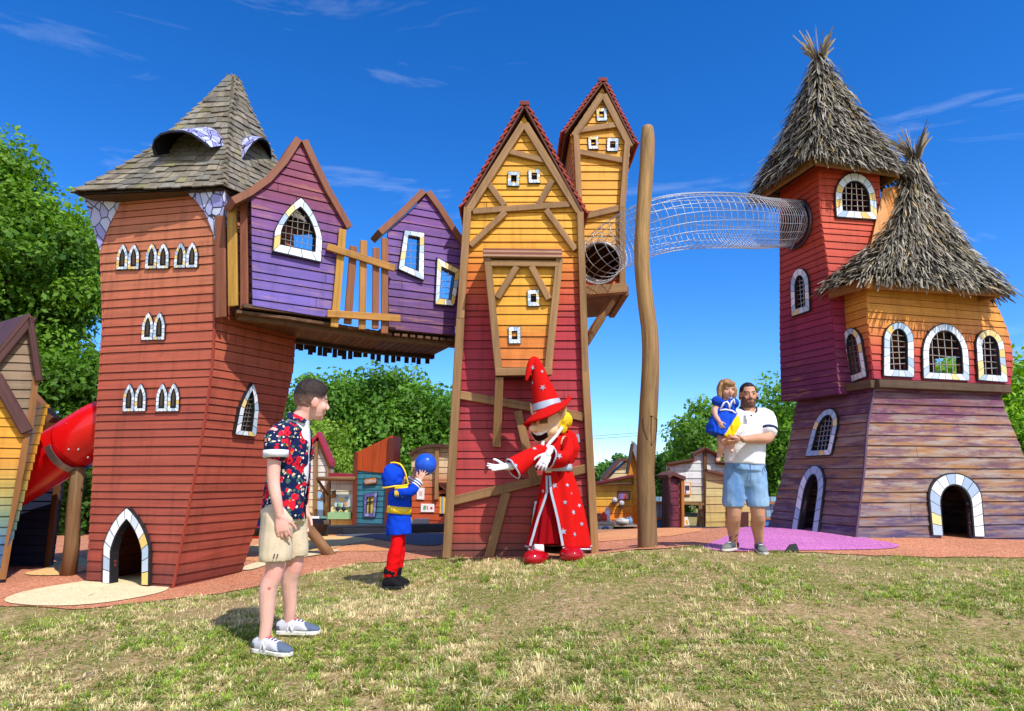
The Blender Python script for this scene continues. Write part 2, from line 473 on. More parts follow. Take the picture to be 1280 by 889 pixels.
def ring(m, face, outer, inner, openb=False, off=0.02, th=0.02, cream=0.2, tile=0.075, line=0.2, pal=None, n=None):
    per = sum(math.dist(a, b) for a, b in zip(outer, outer[1:] + ([] if openb else outer[:1])))
    nt = max(6, int(per / tile)); sub = 3; n = nt * sub + (1 if openb else 0)
    # resample both by the outer arc-length
    def res(pth): return pth
    o2 = resample(outer, n, not openb)
    # matching parameter on inner
    pp = list(outer) + ([] if openb else [outer[0]]); qq = list(inner) + ([] if openb else [inner[0]])
    L = [0]
    for a, b in zip(pp, pp[1:]): L.append(L[-1] + math.dist(a, b))
    i2 = []
    for i in range(n):
        t = L[-1] * i / (n if not openb else n - 1)
        for j in range(len(pp) - 1):
            if t <= L[j + 1] + 1e-9: break
        q = (t - L[j]) / max(L[j + 1] - L[j], 1e-9); i2.append((qq[j][0] + (qq[j + 1][0] - qq[j][0]) * q, qq[j][1] + (qq[j + 1][1] - qq[j][1]) * q))
    for i in range(1, len(outer) - 1):                       # keep sharp corners where they are
        a, b, c = Vector(outer[i - 1]), Vector(outer[i]), Vector(outer[i + 1])
        if (b - a).length > 1e-6 and (c - b).length > 1e-6 and (b - a).angle(c - b) > 0.5:
            j = min(range(n), key=lambda k: (Vector(o2[k]) - b).length); o2[j] = outer[i]; i2[j] = inner[i]
    blk = (0.02, 0.02, 0.024)
    V = []
    for (a, b) in zip(o2, i2):
        V += [face.pt(*a, -0.01), face.pt(*a, off + th), face.pt(*b, off + th), face.pt(*b, -0.05)]
    Fs = []
    cnt = n if not openb else n - 1
    for i in range(cnt):
        j = (i + 1) % n
        for k in range(3): Fs.append((i * 4 + k, j * 4 + k, j * 4 + k + 1, i * 4 + k + 1))
    m.add(V, Fs, blk)
    for t in range(nt):
        c = rng.choice(CREAM) if rng.random() < cream else rng.choice(pal or TILES)
        ids = [(t * sub + k) % n if not openb else min(t * sub + k, n - 1) for k in range(sub + 1)]
        V = []
        mg = 0.11
        for q, i in enumerate(ids):
            a, b = Vector(o2[i]), Vector(i2[i])
            if q in (0, sub):
                j = ids[1] if q == 0 else ids[sub - 1]
                k = line
                a = a.lerp(Vector(o2[j]), k); b = b.lerp(Vector(i2[j]), k)
            p0 = a.lerp(b, mg); p1 = a.lerp(b, 1 - mg)
            V += [face.pt(*p0, off + th + 0.004), face.pt(*p1, off + th + 0.004)]
        m.add(V, [(2 * q, 2 * q + 2, 2 * q + 3, 2 * q + 1) for q in range(sub)], c)
def hits(poly, axis, val):
    r = []
    n = len(poly)
    for i in range(n):
        a, b = poly[i], poly[(i + 1) % n]
        if (a[axis] - val) * (b[axis] - val) < 0:
            t = (val - a[axis]) / (b[axis] - a[axis]); r.append(a[1 - axis] + (b[1 - axis] - a[1 - axis]) * t)
    return sorted(r)
def grille(face, inner, nx, ny, parent, r=0.0055, off=0.0, col=(0.55, 0.53, 0.5)):
    m = MB()
    for axis, cnt in ((0, nx), (1, ny)):
        lo = min(p[axis] for p in inner); hi = max(p[axis] for p in inner)
        for k in range(1, cnt + 1):
            val = lo + (hi - lo) * k / (cnt + 1); h = hits(inner, axis, val)
            if len(h) < 2: continue
            j = (rng.random() - 0.5) * 0.02
            a, b = (val - j, h[0]), (val + j, h[-1])
            if axis: a, b = (a[1], a[0]), (b[1], b[0])
            m.tube([face.pt(*a, off + axis * 0.008), face.pt(*b, off + axis * 0.008)], r, 5, col)
    return m.build('grille', MATS['metal'], parent)
# ================================================================ world, sun, camera
scn.render.resolution_x, scn.render.resolution_y = 1024, 711
scn.view_settings.view_transform = 'Standard'; scn.view_settings.look = 'None'; scn.view_settings.exposure = 0
cam = bpy.data.cameras.new('camera'); co = bpy.data.objects.new('camera', cam); COLL.objects.link(co)
cam.sensor_width = 36; cam.lens = F / 1280 * 36; cam.clip_end = 2000; cam.clip_start = 0.05
co.location = CAM; co.rotation_euler = (R(90) + PIT, 0, 0); scn.camera = co
SUN_AZ = Vector((0.60, -0.80)).normalized(); SUN_EL = R(52)
sun_dir = Vector((SUN_AZ.x * math.cos(SUN_EL), SUN_AZ.y * math.cos(SUN_EL), math.sin(SUN_EL)))
sl = bpy.data.lights.new('sun', 'SUN'); sl.energy = 5.0; sl.angle = R(0.53); sl.color = (1.0, 0.955, 0.88)
so = bpy.data.objects.new('sun', sl); COLL.objects.link(so); so.rotation_euler = sun_dir.to_track_quat('Z', 'Y').to_euler(); so.location = (6, -8, 12)
wd = bpy.data.worlds.new('World'); scn.world = wd; wd.use_nodes = True
nt = wd.node_tree; nt.nodes.clear()
wo = nt.nodes.new('ShaderNodeOutputWorld'); bg = nt.nodes.new('ShaderNodeBackground'); ln(nt, bg.outputs[0], wo.inputs[0])
sky = nt.nodes.new('ShaderNodeTexSky'); sky.sky_type = 'NISHITA'; sky.sun_disc = False
sky.sun_elevation = SUN_EL; sky.sun_rotation = math.atan2(SUN_AZ.x, SUN_AZ.y); sky.altitude = 50; sky.air_density = 1.0; sky.dust_density = 0.0; sky.ozone_density = 2.5
tc = nt.nodes.new('ShaderNodeTexCoord')
gm = nd(nt, 'ShaderNodeGamma'); gm.inputs[1].default_value = 1.12; ln(nt, sky.outputs[0], gm.inputs[0])
hs = nd(nt, 'ShaderNodeHueSaturation', i_Saturation=1.15, i_Value=1.0); ln(nt, mixn(nt, 'MULTIPLY', 1.0, gm.outputs[0], (0.68, 0.86, 1.20)), hs.inputs['Color'])
# thin cirrus: stretched noise over the sky dome, seen at every angle
mp = nd(nt, 'ShaderNodeMapping'); mp.inputs['Rotation'].default_value = (0.0, R(-16), R(20)); mp.inputs['Scale'].default_value = (1.1, 3.0, 7.5); mp.inputs['Location'].default_value = (0.35, 0.2, 0.1); ln(nt, tc.outputs['Generated'], mp.inputs[0])
nz = nd(nt, 'ShaderNodeTexNoise', i_Scale=1.6, i_Detail=8.0, i_Roughness=0.62, i_Distortion=1.0); ln(nt, mp.outputs[0], nz.inputs['Vector'])
cr = rampnode(nt, nz.outputs['Fac'], [(0.56, 0.0), (0.74, 0.16), (0.88, 0.4)])
cm = mixn(nt, 'MIX', cr.outputs[0], hs.outputs['Color'], (8.0, 8.6, 9.4))
# invented, unseen cloud bank behind the camera, added as neutral fill for the facades
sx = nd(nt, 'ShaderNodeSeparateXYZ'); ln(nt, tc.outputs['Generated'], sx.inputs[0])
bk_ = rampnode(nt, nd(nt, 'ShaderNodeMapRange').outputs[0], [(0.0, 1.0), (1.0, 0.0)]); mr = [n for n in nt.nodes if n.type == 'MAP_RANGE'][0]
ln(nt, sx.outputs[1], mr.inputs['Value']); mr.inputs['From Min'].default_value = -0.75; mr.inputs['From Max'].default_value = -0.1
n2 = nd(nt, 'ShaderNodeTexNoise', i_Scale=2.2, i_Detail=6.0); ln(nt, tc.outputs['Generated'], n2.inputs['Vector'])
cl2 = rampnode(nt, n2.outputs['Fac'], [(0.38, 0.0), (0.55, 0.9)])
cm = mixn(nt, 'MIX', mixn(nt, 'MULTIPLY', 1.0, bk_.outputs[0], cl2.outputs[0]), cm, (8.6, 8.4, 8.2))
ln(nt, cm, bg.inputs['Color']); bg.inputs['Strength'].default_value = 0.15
scn.cycles.max_bounces = 6; scn.cycles.diffuse_bounces = 3; scn.cycles.glossy_bounces = 2; scn.cycles.transmission_bounces = 2; scn.cycles.transparent_max_bounces = 4
scn.cycles.caustics_reflective = False; scn.cycles.caustics_refractive = False
scn.cycles.use_denoising = True

# ================================================================ shared materials
wood('plank', grain=0.30, rough=0.55)
wood('plank_worn', grain=0.42, rough=0.75, wear=1.05, wearcol=C(178, 130, 88, .85), wear2=C(182, 164, 152, .8), su=2.2, sv=34)
wood('plank_faded', grain=0.32, rough=0.6, wear=0.45, wearcol=C(215, 150, 90, .7), wear2=C(235, 170, 60, .7))
wood('timber', grain=0.45, rough=0.65, bump=0.4, su=1.2, sv=22)
wood('shingle', grain=0.45, rough=0.85, bump=0.5, su=14, sv=3)
wood('log', grain=0.6, rough=0.65, bump=0.8, su=1.4, sv=26)
vcol('metal', rough=0.35, noise=0.08, scale=20, metal=0.85)
vcol('paint', rough=0.45, noise=0.06, scale=12)
vcol('glaze', rough=0.3, noise=0.08, scale=30)
vcol('matte', rough=0.9, noise=0.15, scale=25, bump=0.1)
vcol('plastic', rough=0.22, noise=0.12, scale=3, spec=0.5)
vcol('thatch', rough=0.85, noise=0.28, scale=9)
vcol('dark', rough=0.95, noise=0.2, scale=6, spec=0.05)
vcol('clay', rough=0.75, noise=0.25, scale=14)

# ================================================================ ground
def ground_mat():
    m, nt, b = newmat('soil_and_turf')
    tc = nd(nt, 'ShaderNodeTexCoord')
    def nz(s, d=4, r=0.6):
        n = nd(nt, 'ShaderNodeTexNoise', i_Scale=s, i_Detail=d, i_Roughness=r); ln(nt, tc.outputs['Object'], n.inputs['Vector']); return n.outputs['Fac']
    green = rampnode(nt, nz(45, 5, .7), [(0.3, C(68, 78, 28, .95)), (0.5, C(132, 134, 62, .95)), (0.68, C(200, 186, 122, .95))]).outputs[0]
    dirt = rampnode(nt, nz(30, 6, .75), [(0.3, C(116, 90, 62, .95)), (0.5, C(188, 156, 116, .95)), (0.68, C(230, 204, 162, .95))]).outputs[0]
    mask = rampnode(nt, nz(1.7, 5, .6), [(0.42, 0.0), (0.56, 1.0)]).outputs[0]
    fine = rampnode(nt, nz(14, 3), [(0.42, 0.0), (0.58, 1.0)]).outputs[0]
    k = mixn(nt, 'MIX', 0.45, mask, fine)
    c = mixn(nt, 'MIX', k, dirt, green)
    ln(nt, c, b.inputs['Base Color']); b.inputs['Roughness'].default_value = 0.95; b.inputs['Specular IOR Level'].default_value = 0.1
    bp = nd(nt, 'ShaderNodeBump', i_Strength=0.9, i_Distance=0.03); ln(nt, nz(40, 5, .7), bp.inputs['Height']); ln(nt, bp.outputs[0], b.inputs['Normal'])
    return m
def rubber_mat(name, c0, c1, c2, blot=0.5):
    m, nt, b = newmat(name)
    tc = nd(nt, 'ShaderNodeTexCoord')
    v = nd(nt, 'ShaderNodeTexVoronoi', i_Scale=75.0); ln(nt, tc.outputs['Object'], v.inputs['Vector'])
    gr = rampnode(nt, v.outputs['Color'], [(0.15, c0), (0.5, c1), (0.9, c2)]).outputs[0]
    n = nd(nt, 'ShaderNodeTexNoise', i_Scale=1.3, i_Detail=6.0, i_Roughness=.7); ln(nt, tc.outputs['Object'], n.inputs['Vector'])
    bl = rampnode(nt, n.outputs['Fac'], [(0.3, 1 - blot * .45), (0.65, 1.0)]).outputs[0]
    c = mixn(nt, 'MULTIPLY', 1.0, gr, bl)
    ln(nt, c, b.inputs['Base Color']); b.inputs['Roughness'].default_value = 0.9; b.inputs['Specular IOR Level'].default_value = 0.2
    bp = nd(nt, 'ShaderNodeBump', i_Strength=0.35, i_Distance=0.006); ln(nt, v.outputs['Distance'], bp.inputs['Height']); ln(nt, bp.outputs[0], b.inputs['Normal'])
    return m
ground_mat()
rubber_mat('rubber_terracotta', C(168, 98, 66), C(206, 134, 98), C(228, 170, 138))
rubber_mat('rubber_orange', C(205, 130, 80), C(232, 158, 104), C(240, 180, 130))
rubber_mat('rubber_ochre', C(222, 170, 100), C(244, 198, 128), C(248, 212, 150), .3)
rubber_mat('rubber_cream', C(216, 196, 150), C(236, 218, 174), C(244, 230, 192), .35)
rubber_mat('rubber_purple', C(176, 92, 158), C(204, 118, 184), C(220, 146, 202), .35)
rubber_mat('rubber_grey', C(70, 72, 82), C(98, 100, 110), C(120, 122, 130), .4)
xs = np.concatenate([np.linspace(-400, -16, 14)[:-1], np.arange(-16, 16.01, 0.25), np.linspace(16, 400, 14)[1:]])
ys = np.concatenate([np.linspace(-60, -2, 6)[:-1], np.arange(-2, 26.01, 0.25), np.linspace(26, 900, 22)[1:]])
gx, gy = np.meshgrid(xs, ys); gz = tz(gx, gy)
m = MB(); nxx = len(xs)
m.v = list(zip(gx.ravel(), gy.ravel(), gz.ravel())); m.c = [(.5, .5, .5)] * len(m.v); m.uv = [(0, 0)] * len(m.v)
m.f = [(j * nxx + i, j * nxx + i + 1, (j + 1) * nxx + i + 1, (j + 1) * nxx + i) for j in range(len(ys) - 1) for i in range(nxx - 1)]; m.mi = [0] * len(m.f)
m.build('ground', MATS['soil_and_turf'], None, True, kind='structure')
def smooth_poly(poly, it=2):
    for _ in range(it):
        q = []
        for a, b in zip(poly, poly[1:] + poly[:1]):
            q += [(a[0] * .75 + b[0] * .25, a[1] * .75 + b[1] * .25), (a[0] * .25 + b[0] * .75, a[1] * .25 + b[1] * .75)]
        poly = q
    return poly
def sheet_on_ground(name, poly, off, mat, step=0.3):
    vs = [Vector(p) for p in poly]; es = [(i, (i + 1) % len(poly)) for i in range(len(poly))]
    x0, x1 = min(p[0] for p in poly), max(p[0] for p in poly); y0, y1 = min(p[1] for p in poly), max(p[1] for p in poly)
    x = x0 + step / 2
    while x < x1:
        y = y0 + step / 2
        while y < y1:
            if inpoly((x, y), poly): vs.append(Vector((x, y)))
            y += step
        x += step
    vv, _, ff, _, _, _ = delaunay_2d_cdt(vs, es, [], 1, 1e-5)
    z = tz(np.array([p.x for p in vv]), np.array([p.y for p in vv])) + off
    m = MB(); fs = []
    for t in ff:
        a, b, c = (vv[i] for i in t); fs.append(tuple(t) if (b - a).cross(c - a) > 0 else tuple(reversed(t)))
    m.add([(p.x, p.y, zz) for p, zz in zip(vv, z)], fs, (.5, .5, .5))
    return m.build(name, mat, None, True, kind='structure')
def gp(lst): return [tuple(G(*p)[:2]) for p in lst]
def rough_edge(poly, amt=0.05, n=3):
    q = []
    for a, b in zip(poly, poly[1:] + poly[:1]):
        k = max(1, int(math.dist(a, b) / 0.12)) if math.dist(a, b) < 8 else 1
        for i in range(k):
            t = i / k; q.append((a[0] + (b[0] - a[0]) * t + (rng.random() - .5) * amt * (k > 1), a[1] + (b[1] - a[1]) * t + (rng.random() - .5) * amt * (k > 1)))
    return q
PLAY = gp([(-260, 775), (-80, 764), (0, 758), (105, 762), (215, 750), (310, 737), (380, 720), (450, 705), (555, 698), (640, 700), (735, 696), (830, 686), (900, 683), (912, 690), (985, 690), (1080, 695), (1155, 697), (1300, 698), (1500, 700)]) + [(9.5, 9.0), (9.5, 17.6), (-9.5, 17.6), (-9.5, 9.0)]
PLAY = rough_edge(PLAY, 0.07)
sheet_on_ground('rubber_paving', PLAY, 0.008, MATS['rubber_terracotta'])
ORANGE = gp([(312, 704), (350, 702), (420, 690), (500, 690), (556, 690)]) + [(-0.4, 8.8), (1.0, 8.8), (2.4, 9.0), (3.0, 11), (3, 15.5), (-5.5, 15.5), (-4.6, 12), (-3.6, 9.2)]
sheet_on_ground('orange_paving', smooth_poly(ORANGE, 1), 0.013, MATS['rubber_orange'])
sheet_on_ground('ochre_paving', smooth_poly(gp([(300, 690), (318, 682), (400, 671), (448, 672), (476, 676), (440, 681), (405, 690), (350, 694)])), 0.018, MATS['rubber_ochre'])
sheet_on_ground('ochre_paving', smooth_poly(gp([(20, 720), (60, 712), (75, 702), (108, 697), (112, 716), (70, 722)])), 0.018, MATS['rubber_ochre'])
CREAMP = smooth_poly(gp([(-5, 754), (30, 740), (112, 727), (150, 722), (185, 722), (216, 734), (200, 744), (120, 758), (45, 760)]))
sheet_on_ground('cream_paving', CREAMP, 0.015, MATS['rubber_cream'])
PURP = smooth_poly(gp([(868, 690), (900, 675), (930, 662), (968, 655), (1010, 655), (1066, 662), (1075, 674), (1128, 682), (1118, 688), (1040, 689), (960, 690)]))
sheet_on_ground('purple_paving', PURP, 0.015, MATS['rubber_purple'])
sheet_on_ground('grey_paving', smooth_poly(gp([(396, 668), (560, 667), (560, 684), (520, 684), (480, 677)])), 0.022, MATS['rubber_grey'])
sheet_on_ground('pale_paving', smooth_poly(gp([(296, 712), (340, 699), (420, 688), (428, 691), (345, 704), (310, 716)])), 0.021, MATS['rubber_cream'], .15)

# ================================================================ grass
def inpoly_np(x, y, poly):
    r = np.zeros(x.shape, bool); n = len(poly)
    for i in range(n):
        x0, y0 = poly[i]; x1, y1 = poly[i - 1]
        if y0 == y1: continue
        r ^= ((y0 > y) != (y1 > y)) & (x < (x1 - x0) * (y - y0) / (y1 - y0) + x0)
    return r
def vnoise(x, y, s, seed):
    g = np.random.default_rng(seed).random((256, 256)); X = x * s + 1000; Y = y * s + 1000
    i = np.floor(X).astype(int); j = np.floor(Y).astype(int); fx = X - i; fy = Y - j
    fx = fx * fx * (3 - 2 * fx); fy = fy * fy * (3 - 2 * fy)
    a = g[i % 256, j % 256]; b = g[(i + 1) % 256, j % 256]; c = g[i % 256, (j + 1) % 256]; d = g[(i + 1) % 256, (j + 1) % 256]
    return (a * (1 - fx) + b * fx) * (1 - fy) + (c * (1 - fx) + d * fx) * fy
def np_mesh(name, V, nper, faces_local, cols, mat, smooth=False, kind=None):
    """V: (n, nper, 3); the same local faces for each of n elements"""
    n = V.shape[0]; me = bpy.data.meshes.new(name)
    fl = [list(f) for f in faces_local]
    tot = sum(len(f) for f in fl)
    idx = np.concatenate([np.array(f) for f in fl]); starts = np.cumsum([0] + [len(f) for f in fl[:-1]])
    loops = (np.arange(n)[:, None] * nper + idx[None, :]).ravel().astype(np.int32)
    ls = (np.arange(n)[:, None] * tot + starts[None, :]).ravel().astype(np.int32)
    me.vertices.add(n * nper); me.vertices.foreach_set('co', V.astype(np.float32).ravel())
    me.loops.add(len(loops)); me.loops.foreach_set('vertex_index', loops)
    me.polygons.add(len(ls)); me.polygons.foreach_set('loop_start', ls)
    me.update(calc_edges=True); me.validate()
    ca = me.color_attributes.new('Col', 'FLOAT_COLOR', 'POINT')
    cc = np.ones((n, nper, 4), np.float32); cc[:, :, :3] = cols if cols.ndim == 3 else cols[:, None, :]
    ca.data.foreach_set('color', cc.ravel())
    me.materials.append(mat)
    o = bpy.data.objects.new(name, me); COLL.objects.link(o)
    if kind: o['kind'] = kind
    return o
def leafmat(name, trans=0.35, rough=0.6):
    m, nt, b = newmat(name)
    at = nd(nt, 'ShaderNodeAttribute', attribute_name='Col')
    ln(nt, at.outputs['Color'], b.inputs['Base Color']); b.inputs['Roughness'].default_value = rough; b.inputs['Specular IOR Level'].default_value = 0.3
    tr = nd(nt, 'ShaderNodeBsdfTranslucent'); mx = nd(nt, 'ShaderNodeMixShader'); mx.inputs[0].default_value = trans
    br = nd(nt, 'ShaderNodeHueSaturation', i_Saturation=1.15, i_Value=1.3); ln(nt, at.outputs['Color'], br.inputs['Color']); ln(nt, br.outputs[0], tr.inputs[0])
    out = [n for n in nt.nodes if n.type == 'OUTPUT_MATERIAL'][0]
    ln(nt, b.outputs[0], mx.inputs[1]); ln(nt, tr.outputs[0], mx.inputs[2]); ln(nt, mx.outputs[0], out.inputs[0])
    return m
leafmat('leaf'); leafmat('blade', 0.25, 0.7)
def make_grass():
    N = 600000
    # denser close to the camera
    Y = 2.6 + (nr.random(N) ** 1.25) * 6.0
    half = Y * 0.80 + 0.6
    X = (nr.random(N) * 2 - 1) * half
    big = vnoise(X, Y, 0.9, 1); mid = vnoise(X, Y, 2.7, 2); fine = vnoise(X, Y, 9, 3)
    dens = 0.42 * big + 0.42 * mid + 0.32 * fine
    crest = np.clip((Y - 5.6) / 1.2, 0, 1) * np.clip((X + 0.2) / 1.5, 0, 1)
    leftb = np.clip((Y - 4.8) / 1.2, 0, 1) * np.clip((-X - 1.5) / 1.5, 0, 1)
    dens -= 0.13 * crest + 0.05 * leftb - 0.10 * np.clip((4.6 - Y) / 1.5, 0, 1)
    keep = nr.random(N) < np.clip((dens - 0.475) * 5.5, 0.06, 1)
    wob = (vnoise(X, Y, 4, 9) - 0.5) * 0.22
    keep &= ~inpoly_np(X, Y + wob, PLAY) & ~inpoly_np(X, Y, CREAMP)
    X = X[keep]; Y = Y[keep]; dens = dens[keep]; mid = mid[keep]; crest = crest[keep]
    n = len(X)
    # tufts: pull blades to shared centres
    cell = 0.10; ci = np.floor(X / cell).astype(int); cj = np.floor(Y / cell).astype(int)
    h1 = np.random.default_rng(5).random((512, 512)); h2 = np.random.default_rng(6).random((512, 512)); h3 = np.random.default_rng(8).random((512, 512))
    tx = (ci + 0.2 + 0.6 * h1[ci % 512, cj % 512]) * cell; ty = (cj + 0.2 + 0.6 * h2[ci % 512, cj % 512]) * cell
    k = 0.55 * nr.random(n); X = X + (tx - X) * k; Y = Y + (ty - Y) * k
    dx = X - tx; dy = Y - ty
    Z = tz(X, Y) - 0.004
    tuft = h3[ci % 512, cj % 512]
    L = (0.016 + 0.028 * nr.random(n) + .03 * (nr.random(n) < .07)) * (0.65 + 0.9 * tuft * np.clip(dens, 0.4, 1.1))
    w = 0.0013 + 0.0017 * nr.random(n)
    th = np.arctan2(dy, dx) + (nr.random(n) - .5) * 2.5
    lean = 0.35 + 0.9 * nr.random(n)
    flat = nr.random(n) < 0.16
    lean = np.where(flat, 1.45, lean); L = np.where(flat, L * 1.5, L)
    ox = np.cos(th); oy = np.sin(th); sx = -oy; sy = ox
    # side vector turned towards random
    V = np.zeros((n, 5, 3))
    def at(t, ang, s): 
        r = L * t * np.sin(ang); hgt = L * t * np.cos(ang)
        return np.stack([X + ox * r + sx * w * s, Y + oy * r + sy * w * s, Z + hgt + 0.004], 1)
    V[:, 0] = at(0, lean, -1); V[:, 1] = at(0, lean, 1); V[:, 2] = at(0.6, lean * 0.8, 0.8); V[:, 3] = at(0.6, lean * 0.8, -0.8); V[:, 4] = at(1.0, np.minimum(lean * 1.15, 1.5), 0)
    g0 = np.array(C(136, 158, 52, 1.05)); g1 = np.array(C(178, 194, 80, 1.05)); g2 = np.array(C(108, 152, 54, 1.05)); st = np.array(C(240, 228, 178, 1.05)); st2 = np.array(C(214, 192, 138, 1.05))
    q = nr.random(n)[:, None]
    col = g0 * (1 - q) + g1 * q
    col = np.where((nr.random(n) < 0.3)[:, None], g2, col)
    patch = np.clip(vnoise(X, Y, 1.1, 12) * .6 + vnoise(X, Y, 3.1, 14) * .4, 0, 1); tr_ = h1[(ci + 7) % 512, cj % 512]
    dry = ((0.62 * patch + 0.38 * tr_ + 0.28 * (nr.random(n) - .5)) > 0.53) | flat
    shade = 0.62 + 0.62 * h2[(ci + 31) % 512, (cj + 5) % 512]; col = col * shade[:, None]
    col = np.where(dry[:, None], st * (1 - q) + st2 * q, col)
    col = col * (0.75 + 0.5 * nr.random(n))[:, None]
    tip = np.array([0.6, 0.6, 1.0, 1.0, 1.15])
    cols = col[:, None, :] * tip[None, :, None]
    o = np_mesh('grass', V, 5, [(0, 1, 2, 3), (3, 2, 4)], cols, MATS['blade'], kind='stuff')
    tag(o, 'short patchy green and straw coloured grass on the lawn', 'grass')
    # broad little leaves of clover and plantain between the blades
    M = 60000
    Y = 2.7 + nr.random(M) ** 1.2 * 4.6; X = (nr.random(M) * 2 - 1) * (Y * .8 + .5)
    k = (vnoise(X, Y, 1.4, 21) + 0.5 * vnoise(X, Y, 6, 22) > 0.72) & ~inpoly_np(X, Y, PLAY); X = X[k]; Y = Y[k]; n = len(X)
    Z = tz(X, Y) + 0.008 + 0.02 * nr.random(n); s = 0.004 + 0.006 * nr.random(n); a = nr.random(n) * 6.28
    tl = (nr.random((n, 2)) - .5) * 0.9
    V = np.zeros((n, 4, 3))
    for i, (u, v) in enumerate([(-1, 0), (0, -.6), (1, 0), (0, .6)]):
        dx = (u * np.cos(a) - v * np.sin(a)) * s; dy = (u * np.sin(a) + v * np.cos(a)) * s
        V[:, i, 0] = X + dx; V[:, i, 1] = Y + dy; V[:, i, 2] = Z + dx * tl[:, 0] + dy * tl[:, 1]
    col = np.array(C(96, 134, 44, .95)) * (0.55 + 0.6 * nr.random(n))[:, None]
    fl = nr.random(n) < 0.006
    col[fl] = np.array(C(150, 110, 190))
    o = np_mesh('clover', V, 4, [(0, 1, 2, 3)], col, MATS['blade'], kind='stuff')
    tag(o, 'low clover leaves with a few tiny violet flowers in the lawn', 'weeds')
make_grass()
def litter():
    n = 2600; Y = 2.8 + nr.random(n) ** 1.1 * 6.5; X = (nr.random(n) * 2 - 1) * (Y * .8 + .4)
    onp = inpoly_np(X, Y, PLAY); k = ~onp | (nr.random(n) < .35); X, Y = X[k], Y[k]; n = len(X); Z = tz(X, Y) + .016 + .012 * nr.random(n)
    a = nr.random(n) * 6.28; L = .010 + .03 * nr.random(n) ** 2; w = .003 + .006 * nr.random(n); V = np.zeros((n, 4, 3)); tl = (nr.random((n, 2)) - .5) * .7
    for i, (u, v) in enumerate([(-1, 0), (0, -1), (1, 0), (0, 1)]):
        dx = u * np.cos(a) * L - v * np.sin(a) * w; dy = u * np.sin(a) * L + v * np.cos(a) * w
        V[:, i, 0] = X + dx; V[:, i, 1] = Y + dy; V[:, i, 2] = Z + dx * tl[:, 0] + dy * tl[:, 1]
    q = nr.random(n)[:, None]; col = np.array(C(226, 206, 160)) * q + np.array(C(120, 88, 56)) * (1 - q)
    o = np_mesh('leaf_litter', V, 4, [(0, 1, 2, 3)], col, MATS['blade'], kind='stuff'); tag(o, 'dry bits of leaf and straw scattered over the lawn', 'litter')
litter()

# ================================================================ trees
def tree(name, label, base, crown_c, crown_r, n_clump, n_leaf, leaf=0.056, c0=(60, 100, 30), c1=(120, 160, 50), group=None, trunk_r=0.2, seed=1, clump_r=0.8, cat='tree', low=-0.75, squash=0.8):
    g = np.random.default_rng(seed)
    root = thing(name, label, cat, base, group)
    cc = np.array(crown_c); cr = np.array(crown_r)
    d = g.normal(size=(n_clump * 3, 3)); d /= np.linalg.norm(d, axis=1)[:, None]; d = d[d[:, 2] > low][:n_clump]
    rad = 0.55 + 0.45 * g.random(len(d)) ** 0.5
    wob = 1 + 0.16 * np.sin(d[:, 0] * 5 + seed) + 0.12 * np.sin(d[:, 2] * 7 + seed * 2)
    cen = cc + d * rad[:, None] * cr * wob[:, None]
    rs = clump_r * (0.6 + 0.7 * g.random(len(d)))
    k = g.integers(0, len(d), n_leaf)
    q = g.normal(size=(n_leaf, 3)); q /= np.linalg.norm(q, axis=1)[:, None]
    q = q * (g.random(n_leaf) ** 0.45)[:, None]
    q[:, 2] *= squash
    pos = cen[k] + q * rs[k][:, None]
    pos[:, 2] = np.maximum(pos[:, 2], tz(pos[:, 0], pos[:, 1]) + 0.05)
    nrm = q * 0.9 + g.normal(size=(n_leaf, 3)) * 0.65 + np.array([0, 0, 0.35]); nrm /= np.linalg.norm(nrm, axis=1)[:, None]
    t = g.normal(size=(n_leaf, 3)); t -= nrm * (t * nrm).sum(1)[:, None]; t /= np.linalg.norm(t, axis=1)[:, None]; b = np.cross(nrm, t)
    s = leaf * (0.45 + 1.1 * g.random(n_leaf) ** 1.5)[:, None]
    V = np.stack([pos - t * s, pos - b * s * .55 + nrm * s * .12, pos + t * s, pos + b * s * .55 + nrm * s * .12], 1) - np.array(base)
    ck = g.random(len(d))
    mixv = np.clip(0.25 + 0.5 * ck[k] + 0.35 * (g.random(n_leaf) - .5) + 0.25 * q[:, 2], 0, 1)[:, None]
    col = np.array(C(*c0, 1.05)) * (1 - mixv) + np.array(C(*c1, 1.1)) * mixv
    o = np_mesh('crown', V, 4, [(0, 1, 2, 3)], col, MATS['leaf']); o.parent = root
    m = MB(); B = Vector(base); top = Vector(crown_c)
    tr = [B + (top - B) * f + Vector((0.12 * math.sin(f * 5 + seed), 0.1 * math.cos(f * 4), 0)) * f for f in (0, .12, .3, .5, .75, 1.0)]
    bark = C(96, 80, 62)
    m.tube(tr, [trunk_r * f for f in (1.35, 1.05, .9, .75, .5, .2)], 9, bark)
    for i in range(0, len(cen), max(1, len(cen) // 14)):
        e = Vector(cen[i]); f = 0.3 + 0.5 * g.random(); s0 = B + (top - B) * f
        if e.z < s0.z: s0 = B + (top - B) * 0.25
        mid = s0.lerp(e, .5) + Vector((0, 0, 0.25))
        m.tube([s0, mid, e], [trunk_r * .4, trunk_r * .25, trunk_r * .08], 6, bark)
    m.build('trunk', MATS['log'], root, True)
    return root
